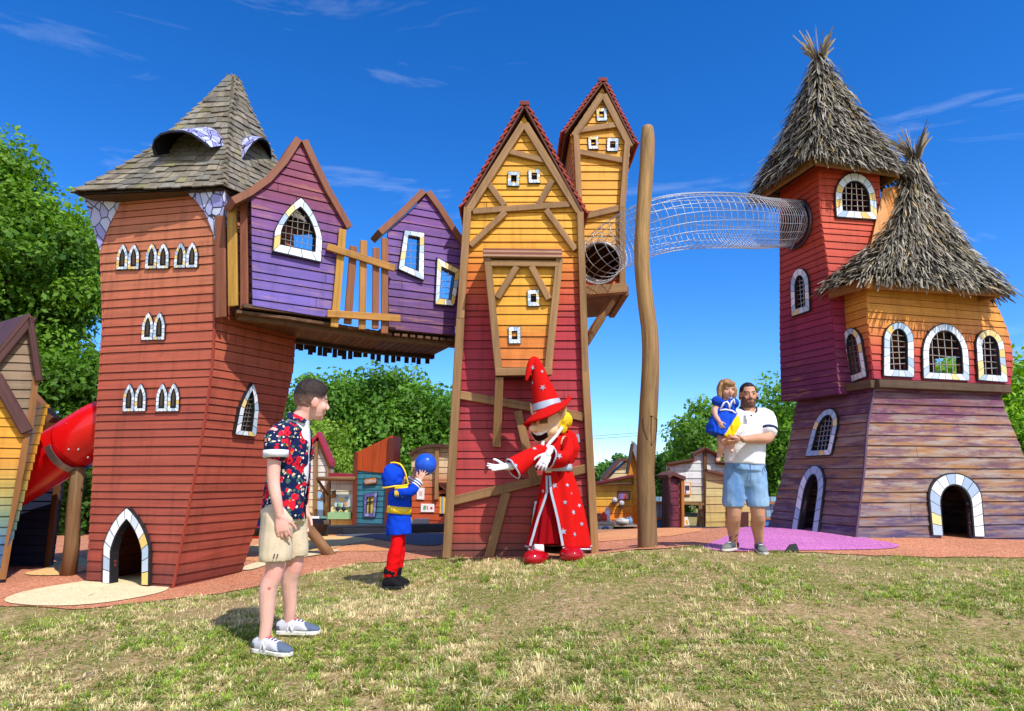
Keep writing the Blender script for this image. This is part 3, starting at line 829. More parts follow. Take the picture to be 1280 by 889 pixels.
def tree_px(name, label, pxc, Y, top, bottom, halfw, **k):
    """crown whose outline spans the given pixels at depth Y, rooted on the ground below it"""
    a = P(pxc, top, Y); b = P(pxc, bottom, Y); w = abs(P(pxc + halfw, (top + bottom) / 2, Y).x - P(pxc, (top + bottom) / 2, Y).x)
    base = (a.x, Y, tz1(a.x, Y) - 0.05)
    depth = k.pop('depth', w * 0.9)
    return tree(name, label, base, (a.x, Y, (a.z + b.z) / 2), (w * .92, depth, (a.z - b.z) / 2 * .92), **k)
TG = 'trees around the playground'
tree_px('broadleaf_tree', 'big dense green tree rising behind the red slide, at the left edge', 14, 16, 196, 570, 108, n_clump=150, n_leaf=114000, leaf=0.071, c0=(32, 76, 18), c1=(128, 170, 48), trunk_r=.35, seed=3, clump_r=.85, group=TG)
tree_px('broadleaf_tree', 'darker green tree low behind the log under the red slide', 110, 15, 430, 690, 70, n_clump=50, n_leaf=30400, leaf=0.068, c0=(30, 66, 16), c1=(96, 138, 38), trunk_r=.2, seed=5, clump_r=.8, group=TG, low=-1)
tree_px('oak_tree', 'broad round crowned tree above the teal and orange leaning hut', 452, 25, 462, 655, 98, n_clump=120, n_leaf=64600, leaf=0.087, c0=(40, 84, 26), c1=(122, 168, 60), trunk_r=.35, seed=11, clump_r=.95, group=TG)
tree_px('oak_tree', 'rounded green tree just left of the tall timbered tower', 556, 24, 490, 660, 48, n_clump=60, n_leaf=28500, leaf=0.087, c0=(40, 84, 26), c1=(118, 164, 58), trunk_r=.28, seed=12, clump_r=.85, group=TG)
tree_px('willow_tree', 'light yellow green tree behind the white gabled hut beside the man', 400, 21, 528, 668, 42, n_clump=50, n_leaf=28500, leaf=0.056, c0=(80, 118, 36), c1=(160, 190, 76), trunk_r=.15, seed=13, clump_r=.6, group=TG, low=-1)
tree_px('broadleaf_tree', 'airy green tree behind the father and child, left of his shoulder', 884, 24, 506, 640, 52, n_clump=42, n_leaf=16150, leaf=0.087, c0=(58, 102, 36), c1=(134, 176, 70), trunk_r=.2, seed=21, clump_r=.7, group=TG)
tree_px('broadleaf_tree', 'green tree between the father and the purple tower base', 985, 22, 492, 668, 44, n_clump=70, n_leaf=32300, leaf=0.074, c0=(40, 86, 24), c1=(124, 172, 52), trunk_r=.25, seed=22, clump_r=.75, group=TG)
tree_px('broadleaf_tree', 'bright green tree partly hidden behind the right tower, at the right edge', 1238, 17, 452, 640, 80, n_clump=90, n_leaf=41800, leaf=0.071, c0=(54, 106, 22), c1=(150, 196, 52), trunk_r=.25, seed=23, clump_r=.8, group=TG)
tree_px('cypress_tree', 'small rounded tree in front of the hedge, right beside the log pole', 835, 27, 556, 660, 24, n_clump=30, n_leaf=11400, leaf=0.081, c0=(48, 92, 34), c1=(112, 156, 66), trunk_r=.12, seed=24, clump_r=.6, group=TG, low=-1)
for i, (px, Y, top, hw) in enumerate([(765, 31, 568, 26), (800, 33, 574, 26), (920, 30, 585, 34), (1010, 30, 580, 40)]):
    tree_px('hedge_shrub', ['dense hedge shrub rising just right of the timbered tower', 'hedge shrub showing left of the log pole over the kitchen hut', 'hedge shrub behind the white stepped front hut', 'hedge shrub behind the grey cabin beside the purple tower'][i], px, Y, top, 668, hw, n_clump=40, n_leaf=15200, leaf=0.087, c0=(48, 92, 34), c1=(106, 152, 60), trunk_r=.12, seed=31 + i, clump_r=.6, group='hedge shrubs far behind the huts', cat='shrub', low=-1)
from mathutils.bvhtree import BVHTree
# ================================================================ red tower on the left
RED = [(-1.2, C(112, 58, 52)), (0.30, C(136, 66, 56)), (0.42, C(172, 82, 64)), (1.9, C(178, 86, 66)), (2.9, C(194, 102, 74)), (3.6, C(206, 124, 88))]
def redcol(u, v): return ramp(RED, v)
tA = edge([(108, 730, 7.3), (113, 650, 7.3), (118, 560, 7.3), (124, 470, 7.3), (128, 400, 7.3), (125, 310, 7.3), (122, 225, 7.3)])
tB = edge([(216, 737, 7.0), (239, 620, 7.0), (252, 553, 7.0), (265, 468, 7.0), (268, 424, 7.0), (271, 310, 7.0), (271, 225, 7.0)])
tC = edge([(301, 716, 8.0), (324, 644, 8.0), (345, 560, 8.0), (367, 460, 8.0), (369, 415, 8.0), (367, 330, 8.0), (366, 250, 8.0)])
def tD(z): return tA(z) + tC(z) - tB(z)
t_root = thing('play_tower', 'tall leaning red plank tower with shingled roof at the left', 'play tower', (-4.0, 7.6, tz1(-4.0, 7.6)))
zb = min(tz1(-3.5, 7.0), tz1(-4.5, 7.4), tz1(-3.2, 8)) - 0.06; zt = P(270, 232, 7.0).z
fF = ruled(tA, tB, 2.0); fR = ruled(tB, tC, 2.0); fB = ruled(tC, tD, 2.0); fL = ruled(tD, tA, 2.0)
def rect(f, a=None, b=None, u1=None): w = u1 or f.width; return [(0, a), (w, a), (w, b), (0, b)]
def build_window(face, quad, shape, parent, name='window', ix=.2, it=.14, ib=.1, openb=False, nx=0, ny=0, tile=.075, cream=.2, off=.02, pane=None, th=.02, line=.2, pal=None):
    o, i = winshape(face, quad, shape, ix, it, ib, openb)
    m = MB(); ring(m, face, o, i, openb, off, th, cream, tile, line, pal)
    w = m.build(name, MATS['glaze'], parent)
    if nx: grille(face, i, nx, ny, w)
    if pane:
        p = MB(); p.add([face.pt(*q, off - 0.006) for q in i], [tuple(range(len(i)))], pane); p.build('pane', MATS['dark'], w)
    return i
levels_h = 0.098
lv = [zb]
while lv[-1] < zt: lv.append(lv[-1] + levels_h * (1 + .26 * (rng.random() * 2 - 1)))
# door and right-hand window are real openings
doorq = [(133, 728), (191, 731), (135, 633), (192, 634)]
o_d, i_d = winshape(fF, doorq, sh_point(), .17, .17, 0, True)
rw_q = [(289, 543), (316, 546), (302, 478), (323, 479)]
o_w, i_w = winshape(fR, rw_q, sh_point(), .25, .15, .1)
m = MB(); i_dd = list(i_d); i_dd[0] = (i_d[0][0], zb - .2); i_dd[-1] = (i_d[-1][0], zb - .2)
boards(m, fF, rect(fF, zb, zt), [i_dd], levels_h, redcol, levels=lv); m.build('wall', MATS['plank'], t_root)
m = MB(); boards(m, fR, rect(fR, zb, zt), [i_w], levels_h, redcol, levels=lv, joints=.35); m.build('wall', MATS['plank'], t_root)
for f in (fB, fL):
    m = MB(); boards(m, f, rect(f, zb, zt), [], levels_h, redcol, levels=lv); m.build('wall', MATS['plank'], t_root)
m = MB(); ring(m, fF, o_d, i_d, True, .02, .03, .18, .13, .1); df = m.build('door_frame', MATS['glaze'], t_root)
m = MB(); ring(m, fR, o_w, i_w, False, .02, .03, .18, .1, .12); wf = m.build('window', MATS['glaze'], t_root); grille(fR, i_w, 3, 8, wf)
# thin corner trim where the boards meet
m = MB(); zs = np.linspace(zb, zt, 14)
m.tube([tB(z) + Vector((0, -.004, 0)) for z in zs], .014, 5, C(150, 58, 40)); m.build('corner_trim', MATS['paint'], t_root)
def twin(quad):
    """two small pointed lights in one frame"""
    m = MB(); pm = MB()
    for k in (0, 1):
        q = [bilin(quad, k * .5, 0), bilin(quad, k * .5 + .5, 0), bilin(quad, k * .5, 1), bilin(quad, k * .5 + .5, 1)]
        o, i = winshape(fF, q, sh_point(s=.55), .28, .2, .12)
        ring(m, fF, o, i, False, .014, .012, .18, .05, .16)
        c = [fF.pt(*p, .022) for p in i]
        pm.add(c, [tuple(range(len(c)))], (.012, .010, .009))  # near-black panel painted as the dark interior, with a brown slat over it
        ctr = (sum(p[0] for p in i) / len(i) , sum(p[1] for p in i) / len(i))
        sl = [(ctr[0] + (p[0] - ctr[0]) * .45 - .004, ctr[1] + (p[1] - ctr[1]) * .85) for p in i]
        pm.add([fF.pt(*p, .025) for p in sl], [tuple(range(len(sl)))], C(92, 76, 60))
    w = m.build('window', MATS['glaze'], t_root); pm.build('painted_recess', MATS['timber'], w)
for x0, y0, x1, y1, sk in [(148, 306, 177, 338, 1), (184, 305, 214, 337, 1), (220, 304, 250, 336, 1), (179.5, 391, 209, 426, 1), (156, 480, 185.5, 515, .5), (197, 479.5, 227, 515, .5)]:
    twin([(x0 - sk, y1), (x1 - 1, y1 - .5), (x0 + 1.5, y0), (x1, y0 - .5)])
# floor inside the doorway
# ---- roof: curved shingled pyramid
zE = P(278, 233, 6.89).z
eA, eB = PZ(97, 240, zE), PZ(279, 233, zE); eC = P(405, 300, 8.25); eC.z = zE; eD = eA + eC - eB
apex = P(291, 96, 7.75)
prof = [(0, 0), (.08, .12), (.22, .30), (.39, .50), (.61, .68), (.79, .83), (1, .965)]
def gprof(t, pr):
    for (a, x), (b, y) in zip(pr, pr[1:]):
        if t <= b: return x + (y - x) * (t - a) / (b - a)
    return pr[-1][1]
def roof_pt(ca, cb, s, t, ap, z0, pr, flare=0.0):
    base = ca.lerp(cb, s); g = gprof(t, pr)
    p = base.lerp(ap, g); p.z = z0 + (ap.z - z0) * t
    return p
m = MB()
cs = [eA, eB, eC, eD]
for k in range(4):
    ca, cb = cs[k], cs[(k + 1) % 4]
    rows = 21
    for r in range(rows):
        t0 = r / rows - .012; t1 = min((r + 1.75) / rows, 1.0)
        L = (roof_pt(ca, cb, 0, max(t0, 0), apex, zE, prof) - roof_pt(ca, cb, 1, max(t0, 0), apex, zE, prof)).length
        x = -0.02 - rng.random() * .5 * .12 / L if L > .3 else 0
        while x < 1.0:
            wd_ = (.085 + .08 * rng.random()) / L
            s0, s1 = max(x, -.012), min(x + wd_ - .004 / L, 1.012); x += wd_
            if s1 - s0 < .01: continue
            jt = (rng.random() - .5) * .35 / rows
            a = roof_pt(ca, cb, s0, max(t0 + jt, -.02), apex, zE, prof); b = roof_pt(ca, cb, s1, max(t0 + jt + (rng.random() - .5) * .008, -.02), apex, zE, prof)
            c = roof_pt(ca, cb, s1, t1, apex, zE, prof); d = roof_pt(ca, cb, s0, t1, apex, zE, prof)
            nn = (b - a).cross(d - a).normalized()
            lift = .030 + .014 * rng.random()
            g = .55 + .6 * rng.random()
            col = mixc(mul(C(158, 146, 124), g), mul(C(142, 138, 128), g), rng.random())
            if rng.random() < .03: col = mul(C(150, 144, 104), g)
            th = .016
            V = [a + nn * (lift - th), b + nn * (lift - th), c + nn * .002, d + nn * .002, a + nn * lift, b + nn * lift, c + nn * .012, d + nn * .012]
            uo, vo = rng.random() * 9, rng.random() * 9
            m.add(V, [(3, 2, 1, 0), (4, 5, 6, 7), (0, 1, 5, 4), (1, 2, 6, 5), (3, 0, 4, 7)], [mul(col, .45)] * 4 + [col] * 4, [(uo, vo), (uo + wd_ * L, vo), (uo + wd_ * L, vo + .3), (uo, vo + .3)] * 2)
for k in range(4):
    ca, cb = cs[k], cs[(k + 1) % 4]
    m.sheet([[roof_pt(ca, cb, s, t, apex, zE, prof) - Vector((0, 0, .03)) for s in (0, .5, 1)] for t in np.linspace(0, 1, 9)], C(70, 58, 46))
m.add([p - Vector((0, 0, .04)) for p in cs], [(0, 1, 2, 3)], C(96, 74, 52))
roof = m.build('roof', MATS['shingle'], t_root)
# ridge strip along the near hip and the blunt top
m = MB()
for k in range(4):
    for r in range(22):
        t0 = r / 22; t1 = (r + 1.5) / 22
        p, q = roof_pt(cs[k], cs[k], 0, t0, apex, zE, prof), roof_pt(cs[k], cs[k], 0, min(t1, 1), apex, zE, prof)
        out = (p - (eA + eC) / 2); out.z = 0; out.normalize(); up = Vector((0, 0, 1))
        g = .6 + .5 * rng.random(); w = .085 + .02 * rng.random()
        e1 = (cs[(k + 1) % 4] - cs[k]).normalized(); e2 = (cs[k - 1] - cs[k]).normalized()
        h = out * .05 + up * .035
        for e in (e1, e2):
            V = [p + h, p + e * w + h * .55 - up * .01, q + e * w + up * .012, q + h * .35]
            m.add(V + [v - h * .35 for v in V], [(0, 1, 2, 3) if e is e1 else (3, 2, 1, 0), (0, 4, 5, 1)], mul(C(152, 142, 122), g), [(0, 0), (w, 0), (w, .25), (0, .25)] * 2)
m.build('hip_shingles', MATS['shingle'], t_root)
# pale violet crazed canopies over the roof openings, and corner brackets in the same finish
mm, nt, b = newmat('crazed_glass')
tcn = nd(nt, 'ShaderNodeTexCoord'); mpn = nd(nt, 'ShaderNodeMapping'); mpn.inputs['Scale'].default_value = (1, 1, .62); mpn.inputs['Rotation'].default_value = (0.2, 0.5, 0.1); ln(nt, tcn.outputs['Object'], mpn.inputs[0])
vo = nd(nt, 'ShaderNodeTexVoronoi', i_Scale=11.0, feature='DISTANCE_TO_EDGE'); ln(nt, mpn.outputs[0], vo.inputs['Vector'])
vc = nd(nt, 'ShaderNodeTexVoronoi', i_Scale=11.0); ln(nt, mpn.outputs[0], vc.inputs['Vector'])
sep = nd(nt, 'ShaderNodeSeparateColor'); ln(nt, vc.outputs['Color'], sep.inputs[0])
cc = rampnode(nt, sep.outputs[0], [(0.0, C(138, 134, 208)), (0.45, C(178, 184, 228)), (0.75, C(206, 212, 238)), (1.0, C(150, 148, 214))]).outputs[0]
ed = rampnode(nt, vo.outputs['Distance'], [(0.035, 0.0), (0.055, 1.0)]).outputs[0]
ln(nt, mixn(nt, 'MIX', ed, (0.012, 0.012, 0.02), cc), b.inputs['Base Color']); b.inputs['Roughness'].default_value = .4
def canopy(front, shift, inner_col):
    root_pts = [p + shift for p in front]
    m = MB(); m.sheet([front, root_pts], (.7, .7, .7)); 
    up = Vector((0, 0, .02))
    o = m.build('dormer_canopy', MATS['crazed_glass'], t_root)
    cf = sum(front, Vector()) / len(front); inn = lambda q, c: c + (q - c) * .95 - up
    cr_ = cf + shift
    k = MB(); k.sheet([[inn(p, cr_) for p in root_pts], [inn(p, cf) for p in front]], (.012, .012, .015)); k.sheet([[p for p in front], [inn(p, cf) for p in front]], (.03, .03, .045))
    k.build('dormer_lining', MATS['dark'], o)
    k = MB(); c = sum(root_pts, Vector()) / len(root_pts); k.add(root_pts + [root_pts[0] + Vector((0, 0, -.1)), root_pts[-1] + Vector((0, 0, -.1))], [tuple(range(len(root_pts))) + (len(root_pts) + 1, len(root_pts))], (.008, .008, .01))  # near-black panel painted as the dark interior behind the canopy
    k.build('dormer_dark_panel', MATS['dark'], o)
fr = [P(x, y, Y) for x, y, Y in [(192, 194, 7.05), (189.5, 184, 7.02), (192, 174, 7.0), (200, 166.5, 6.98), (213, 163, 6.97), (228, 162.5, 6.97), (240, 166, 6.98), (252, 174, 7.0), (264, 184, 7.05)]]
canopy(fr, Vector((.10, .55, .34)), None)
sm = MB()
for k in range(4): sm.sheet([[roof_pt(cs[k], cs[(k + 1) % 4], s_, t_, apex, zE, prof) for s_ in np.linspace(0, 1, 7)] for t_ in np.linspace(0, 1, 13)], (1, 1, 1))
rb_ = BVHTree.FromPolygons([Vector(p) for p in sm.v], sm.f)
fr = []; lastY = 7.0
arc_ = [(301, 199), (301.5, 190), (304, 182), (309, 177.5), (315, 177), (323, 180), (331, 187), (338, 198)]
for i, (x, y) in enumerate(arc_):
    h_ = rb_.ray_cast(CAM, ray(x, y).normalized())
    if h_[0] is not None: lastY = h_[0].y - .02
    else: lastY += .10
    w_ = math.sin(math.pi * (i + .35) / (len(arc_) - .3)); fr.append(P(x, y, lastY) + Vector((.20, -.16, -.03)) * w_)
canopy(fr, Vector((-.34, .22, .16)), None)
def bracket(pts_a, pts_b, n_off):
    m = MB(); k = len(pts_a); V = pts_a + pts_b
    m.add(V, [(i, i + 1, k + i + 1, k + i) for i in range(k - 1)], (.7, .7, .7))
    V2 = [p - n_off for p in V]
    m.add(V2, [(k + i, k + i + 1, i + 1, i) for i in range(k - 1)], (.7, .7, .7))
    m.build('corner_bracket', MATS['crazed_glass'], t_root)
# right bracket: from the eave line down a curved edge to a point on the corner
bracket([P(230, 238, 6.98), P(246, 252, 6.985), P(257, 268, 6.985), P(266, 290, 6.985), P(271.5, 312, 6.985)], [P(281, 237, 6.92), P(281, 252, 6.93), P(279, 270, 6.95), P(276, 290, 6.97), P(272.5, 312, 6.985)], Vector((0, -.02, 0)))
bracket([P(281, 237, 6.92), P(281, 252, 6.93), P(279, 270, 6.95), P(276, 290, 6.97), P(272.5, 312, 6.985)], [P(306, 248, 7.3), P(296, 262, 7.25), P(288, 278, 7.15), P(280, 294, 7.06), P(273.5, 312, 7.0)], Vector((.02, 0, 0)))
bracket([P(104, 244, 7.16), P(110, 262, 7.2), P(115, 280, 7.23), P(120, 298, 7.25), P(124.5, 313, 7.28)], [P(161, 244, 7.22), P(150, 255, 7.235), P(141, 272, 7.25), P(131, 294, 7.265), P(125.5, 313, 7.28)], Vector((0, -.02, 0)))

# ================================================================ bridge between the towers
br = thing('rope_bridge_deck', 'plank bridge deck with ragged board ends slung from the red tower to the timbered tower', 'bridge', (-1.9, 8.4, tz1(-1.9, 8.4)))
h1 = vplane(315, 6.88, 430, 7.43); h2 = vplane(484, 7.66, 575, 8.05)
_dk = [P(296, 388, 6.85), P(360, 396, 7.1), P(419, 405, 7.4), P(486, 416, 7.7), P(576, 425, 8.06)]
def deck_front(t):   # t 0..1 from left to right
    k = min(int(t * 4), 3); return _dk[k].lerp(_dk[k + 1], t * 4 - k)
dn = Vector((-.42, .9, 0)).normalized()
m = MB(); n = 38
for i in range(n):
    t = (i + .5) / n; p = deck_front(t); q = deck_front(min(t + .02, 1)); e = (q - p).normalized()
    bk = 1.15 + .07 * rng.random() + (.06 if i % 3 == 0 else 0)
    a = p + dn * -.02 + Vector((0, 0, -.03)); b = p + dn * bk + Vector((0, 0, -.03))
    m.beam(a, b, .058 + .012 * rng.random(), .03, (0, 0, 1), mul(C(120, 82, 52), .6 + .5 * rng.random()))
    drop = .07 + .07 * rng.random()
    m.beam(b + Vector((0, 0, .02)), b + Vector((0, 0, -drop)), .055, .025, -dn, mul(C(70, 50, 38), .5 + .4 * rng.random()))
m.build('deck_planks', MATS['timber'], br)
for off, c in ((.12, C(120, 86, 54)), (1.02, C(60, 46, 38))):
    m = MB(); pts = [deck_front(t) + dn * off + Vector((0, 0, -.075)) for t in np.linspace(0.01, 1, 14)]
    for a, b in zip(pts, pts[1:]): m.beam(a, b, .09, .07, (0, 0, 1), c)
    m.build('bearer', MATS['timber'], br)

def slab(m, line, nrm, th, front, back, col, undercol=None):
    """roof skin following a polyline: thick th upward, from front to back along -nrm"""
    n = len(line); ups = []
    for i in range(n):
        t = (line[min(i + 1, n - 1)] - line[max(i - 1, 0)]).normalized(); u = nrm.cross(t); 
        if u.z < 0: u = -u
        ups.append(u.normalized())
    lo = [p - u * th * .0 for p, u in zip(line, ups)]; hi = [p + u * th for p, u in zip(line, ups)]
    f = nrm * front; b = -nrm * back
    V = [p + f for p in lo] + [p + f for p in hi] + [p + b for p in lo] + [p + b for p in hi]
    L = [0]
    for a, c in zip(line, line[1:]): L.append(L[-1] + (c - a).length)
    uv = [(l, 0) for l in L] + [(l, th) for l in L] + [(l, 3) for l in L] + [(l, 3.3) for l in L]
    Fs = []
    for i in range(n - 1):
        Fs += [(i, i + 1, n + i + 1, n + i), (n + i, n + i + 1, 3 * n + i + 1, 3 * n + i), (2 * n + i + 1, 2 * n + i, 3 * n + i, 3 * n + i + 1), (i + 1, i, 2 * n + i, 2 * n + i + 1)]
    Fs += [(0, n, 3 * n, 2 * n), (n - 1, 3 * n - 1, 4 * n - 1, 2 * n - 1)]
    m.add(V, Fs, col, uv)
PURPLE = [(2.9, C(122, 100, 184)), (3.5, C(116, 90, 172)), (3.9, C(122, 74, 146)), (4.3, C(138, 58, 92))]
def side_walls(root, face, wall_px, depth, colf, hole=None, matn='plank', bottom=True):
    """side and back walls behind a front outline given in wall coordinates"""
    o = wall_px
    nrm = face.n(.5, 2.0); dv = -nrm * depth
    for (i, j) in ((0, len(o) - 1),):
        pass
    umin = min(p[0] for p in o); umax = max(p[0] for p in o); vb = min(p[1] for p in o)
    def eave(umx):
        c = [p for p in o if abs(p[0] - umx) < .15 * (umax - umin)]
        return max(p[1] for p in c)
    for um, flip in ((umin, 1), (umax, 0)):
        b0 = face.pt(um, vb); vt = eave(um)
        d = dv.normalized()
        if flip: f = Face(lambda u, v, b0=b0, d=d: Vector((b0.x, b0.y, 0)) + d * (depth - u) + Vector((0, 0, v)))
        else: f = Face(lambda u, v, b0=b0, d=d: Vector((b0.x, b0.y, 0)) + d * u + Vector((0, 0, v)))
        m = MB(); boards(m, f, [(0, vb), (depth, vb), (depth, vt), (0, vt)], [], .1, colf); m.build('wall', MATS[matn], root)
    f = Face(lambda u, v: face.pt(u, v) + dv)
    return f
def playhouse(label, face, outline_px, wins, roofl, depth, group, colors, loc, name='bridge_house', backhole=None):
    root = thing(name, label, 'playhouse', loc, group)
    ol = face.uvs(outline_px); holes = []; rings = []
    for q, shape, kw in wins:
        o, i = winshape(face, q, shape, kw.get('ix', .2), kw.get('it', .15), kw.get('ib', .12)); holes.append(i); rings.append((o, i, kw))
    m = MB(); boards(m, face, ol, holes, .1, colors, wear=True, joints=.25); m.build('wall', MATS['plank_faded'], root)
    for o, i, kw in rings:
        m = MB(); ring(m, face, o, i, False, .02, .03, kw.get('cream', .14), kw.get('tile', .12), .08); w = m.build('window', MATS['glaze'], root); grille(face, i, kw.get('nx', 4), kw.get('ny', 5), w, r=.004)
    nrm = face.n(.5, 2.5)
    m = MB()
    for ln_ in roofl: slab(m, [face.at(*p) for p in ln_], nrm, .075, .05, .30, C(150, 92, 66))
    m.build('roof', MATS['plank'], root)
    # floor
    umin = min(p[0] for p in ol); umax = max(p[0] for p in ol); vb = min(p[1] for p in ol)
    m = MB(); a, b = face.pt(umin, vb), face.pt(umax, vb); m.prism([a, b, b - nrm * .5, a - nrm * .5], Vector((0, 0, .04)), C(110, 76, 50)); m.build('floor', MATS['timber'], root)
    return root, ol
def pur(u, v): return (*mul(ramp(PURPLE, v), 1.0), .35)
c1 = h1.pt(.5, 0); 
g1 = [(315.6, 382), (419, 399), (430, 282), (403, 237), (376, 179), (356, 207), (336, 228), (314, 248)]
playhouse('bright purple crooked playhouse with the pointed arch window on the bridge', h1, g1,
    [([(339, 316), (400, 330), (345, 246), (404, 251)], sh_point(s=.36), dict(ix=.15, it=.17, ib=.16, nx=5, ny=5, tile=.15))],
    [[(293, 256.5), (314, 246), (337.5, 229), (357.7, 206), (375.5, 178)], [(375.5, 178), (386.5, 202), (405, 240), (432, 287)]], 1.15, 'purple playhouses on the bridge', pur, (c1.x, c1.y, tz1(c1.x, c1.y)), backhole=[(.35, .85, 3.35, 3.75)])
PURPLE2 = [(2.9, C(104, 54, 110)), (3.3, C(110, 70, 136)), (3.7, C(114, 82, 160)), (4.2, C(120, 70, 150))]
def pur2(u, v): return (*ramp(PURPLE2, v), .35)
c1 = h2.pt(.5, 0)
playhouse('darker purple crooked playhouse with two lopsided square windows beside the timbered tower', h2, [(486, 412), (568, 420), (580, 312), (558, 280), (532.5, 245), (509, 267), (484.5, 290)],
    [([(496, 338), (528.5, 352.5), (504, 289), (529, 292.5)], sh_quad(), dict(ix=.24, it=.12, ib=.16, nx=1, ny=4, tile=.11)),
     ([(542, 382), (566, 384), (544.5, 323), (574, 339)], sh_quad(), dict(ix=.22, it=.16, ib=.16, nx=2, ny=4, tile=.11))],
    [[(476.7, 294.5), (503, 271), (531, 243)], [(531, 243), (546, 263), (563, 290), (581, 315)]], 1.0, 'purple playhouses on the bridge', pur2, (c1.x, c1.y, tz1(c1.x, c1.y)), backhole=[(.1, .38, 3.0, 3.75), (.62, .85, 3.0, 3.6)])
# railing of rough palings between the houses
rl = thing('paling_fence', 'short fence of rough brown and yellow palings between the two purple houses', 'railing', (P(450, 400, 8.2).x, 8.2, tz1(P(450, 400, 8.2).x, 8.2)), 'palings along the bridge')
hr = vplane(410, 7.33, 500, 7.68)
YEL, BRN = C(206, 152, 62), C(156, 98, 62)
for xt, yt, xb, yb, w, c in [(427.5, 288, 417, 410, .082, YEL), (441, 309, 433.5, 406, .085, BRN), (453.5, 302, 451.5, 413, .08, mixc(YEL, BRN, .5)), (469, 311, 468, 412, .076, BRN), (480, 299, 479.5, 418, .08, BRN)]:
    m = MB(); m.beam(hr.at(xb, yb, .02), hr.at(xt, yt, .02), w, .03, hr.n(.5, 3), mul(c, .85 + .25 * rng.random())); m.build('paling', MATS['timber'], rl, bevel=.006)
for a, b, w in [((407, 311), (491, 338), .082), ((407, 394), (498, 400), .082)]:
    m = MB(); m.beam(hr.at(*a, .055), hr.at(*b, .055), w, .04, hr.n(.5, 3), C(196, 140, 66)); m.build('rail', MATS['timber'], rl, bevel=.006)
rl2 = thing('paling_fence', 'three tall palings, the middle one yellow, closing the gap beside the red tower', 'railing', (P(295, 400, 7.3).x, 7.3, tz1(P(295, 400, 7.3).x, 7.3)), 'palings along the bridge')
hl = vplane(270, 7.0, 318, 6.95)
for xt, yt, xb, yb, w, c in [(279.5, 273, 280.5, 399, .115, C(140, 82, 56)), (294, 260, 295.5, 385, .105, C(196, 148, 62)), (309, 257, 309.5, 388, .085, C(150, 88, 60))]:
    m = MB(); m.beam(hl.at(xb, yb, .05), hl.at(xt, yt, .05), w, .03, hl.n(.5, 3), c); m.build('paling', MATS['timber'], rl2, bevel=.006)
for y0, y1 in ((287, 292), (365, 371)):
    m = MB(); m.beam(hl.at(274, y0, .0), hl.at(316, y1, .0), .045, .04, hl.n(.5, 3), C(130, 90, 56)); m.build('rail', MATS['timber'], rl2)

# ================================================================ red tube slide and the rainbow house at the left edge
sd = thing('tube_slide', 'glossy red plastic tube slide running down from the red tower', 'slide', (-4.7, 7.8, tz1(-4.7, 7.8)))
m = MB(); pa = [P(150, 524, 7.75), P(122, 537, 7.75), P(70, 569, 7.85), P(20, 600, 8.0), P(-20, 622, 8.1), P(-60, 640, 8.2)]
m.tube(pa, .30, 36, C(222, 18, 22), caps=False); m.tube(pa, .285, 36, C(90, 8, 10), caps=False); m.build('tube', MATS['plastic'], sd, True)
m = MB(); q = P(94, 554, 7.785); d = (pa[2] - pa[1]).normalized(); 
for c0, w in ((q, .05),):
    m.tube([c0 - d * w * .1, c0 + d * w * .1], .302, 36, C(170, 14, 16), caps=False)
m.build('flange', MATS['plastic'], sd, True)
# steel saddle band round the underside
u, v = perp(d)
m = MB(); q = P(88, 558, 7.79)
arc = []
for a in np.linspace(math.pi * .98, math.pi * 1.85, 14):
    arc.append(q + (Vector((0, -1, 0)) - d * d.dot(Vector((0, -1, 0)))).normalized() * (-.31 * math.cos(a)) + (Vector((0, 0, 1)) - d * d.z).normalized() * (.31 * math.sin(a)))
for a, b in zip(arc, arc[1:]): m.beam(a, b, .075, .012, ((a + b) / 2 - q), C(150, 154, 160))
m.build('saddle_band', MATS['metal'], sd)
for (x, y) in [(84, 530), (88, 545), (98, 562), (110, 572), (86, 562)]:
    m = MB(); m.ball(P(x, y, 7.52), .013, n=8, m=5, col=C(210, 205, 200)); m.build('bolt', MATS['metal'], sd)
lg = thing('support_log', 'short bare log post propping up the red tube slide', 'post', tuple(ground(86, 7.75)))
m = MB(); g0 = ground(85, 7.75); tp = P(98, 584, 7.75)
m.tube([g0 - Vector((0, 0, .05)), g0.lerp(tp, .3) + Vector((.012, 0, 0)), g0.lerp(tp, .6) + Vector((-.008, 0, 0)), g0.lerp(tp, .97), tp], [.083, .077, .073, .073, .066], 14, [C(142, 104, 68)] * 3 + [C(172, 136, 92)] * 2)
m.build('post', MATS['log'], lg, True)
m = MB(); m.tube([tp - Vector((0, 0, .01)), tp + Vector((.03, 0, .1))], .018, 8, C(150, 150, 156)); m.build('bracket', MATS['metal'], lg)

RAIN = [(.0, C(58, 92, 140)), (.55, C(66, 108, 150)), (.85, C(120, 146, 116)), (1.1, C(186, 166, 84)), (1.45, C(232, 158, 52)), (1.8, C(240, 172, 44)), (2.2, C(240, 178, 40))]
def rain(u, v): return ramp(RAIN, v)
rh = thing('rainbow_house', 'crooked playhouse fading from yellow to blue, cut off by the left edge', 'playhouse', (-5.6, 7.7, tz1(-5.6, 7.7)))
f = vplane(-120, 6.7, 40, 7.3)
m = MB(); boards(m, f, f.uvs([(-110, 726), (4, 722), (33, 541), (0, 476), (-60, 500), (-110, 560)]), [], .1, rain); m.build('wall', MATS['plank'], rh)
m = MB(); boards(m, f, [(u, v) for u, v in f.uvs([(-12, 470), (37, 536), (42, 474), (37, 401), (0, 450)])], [], .1, lambda u, v: C(150, 124, 98), slope=.06); m.build('dormer_wall', MATS['plank'], rh)
nf = f.n(1, 2)
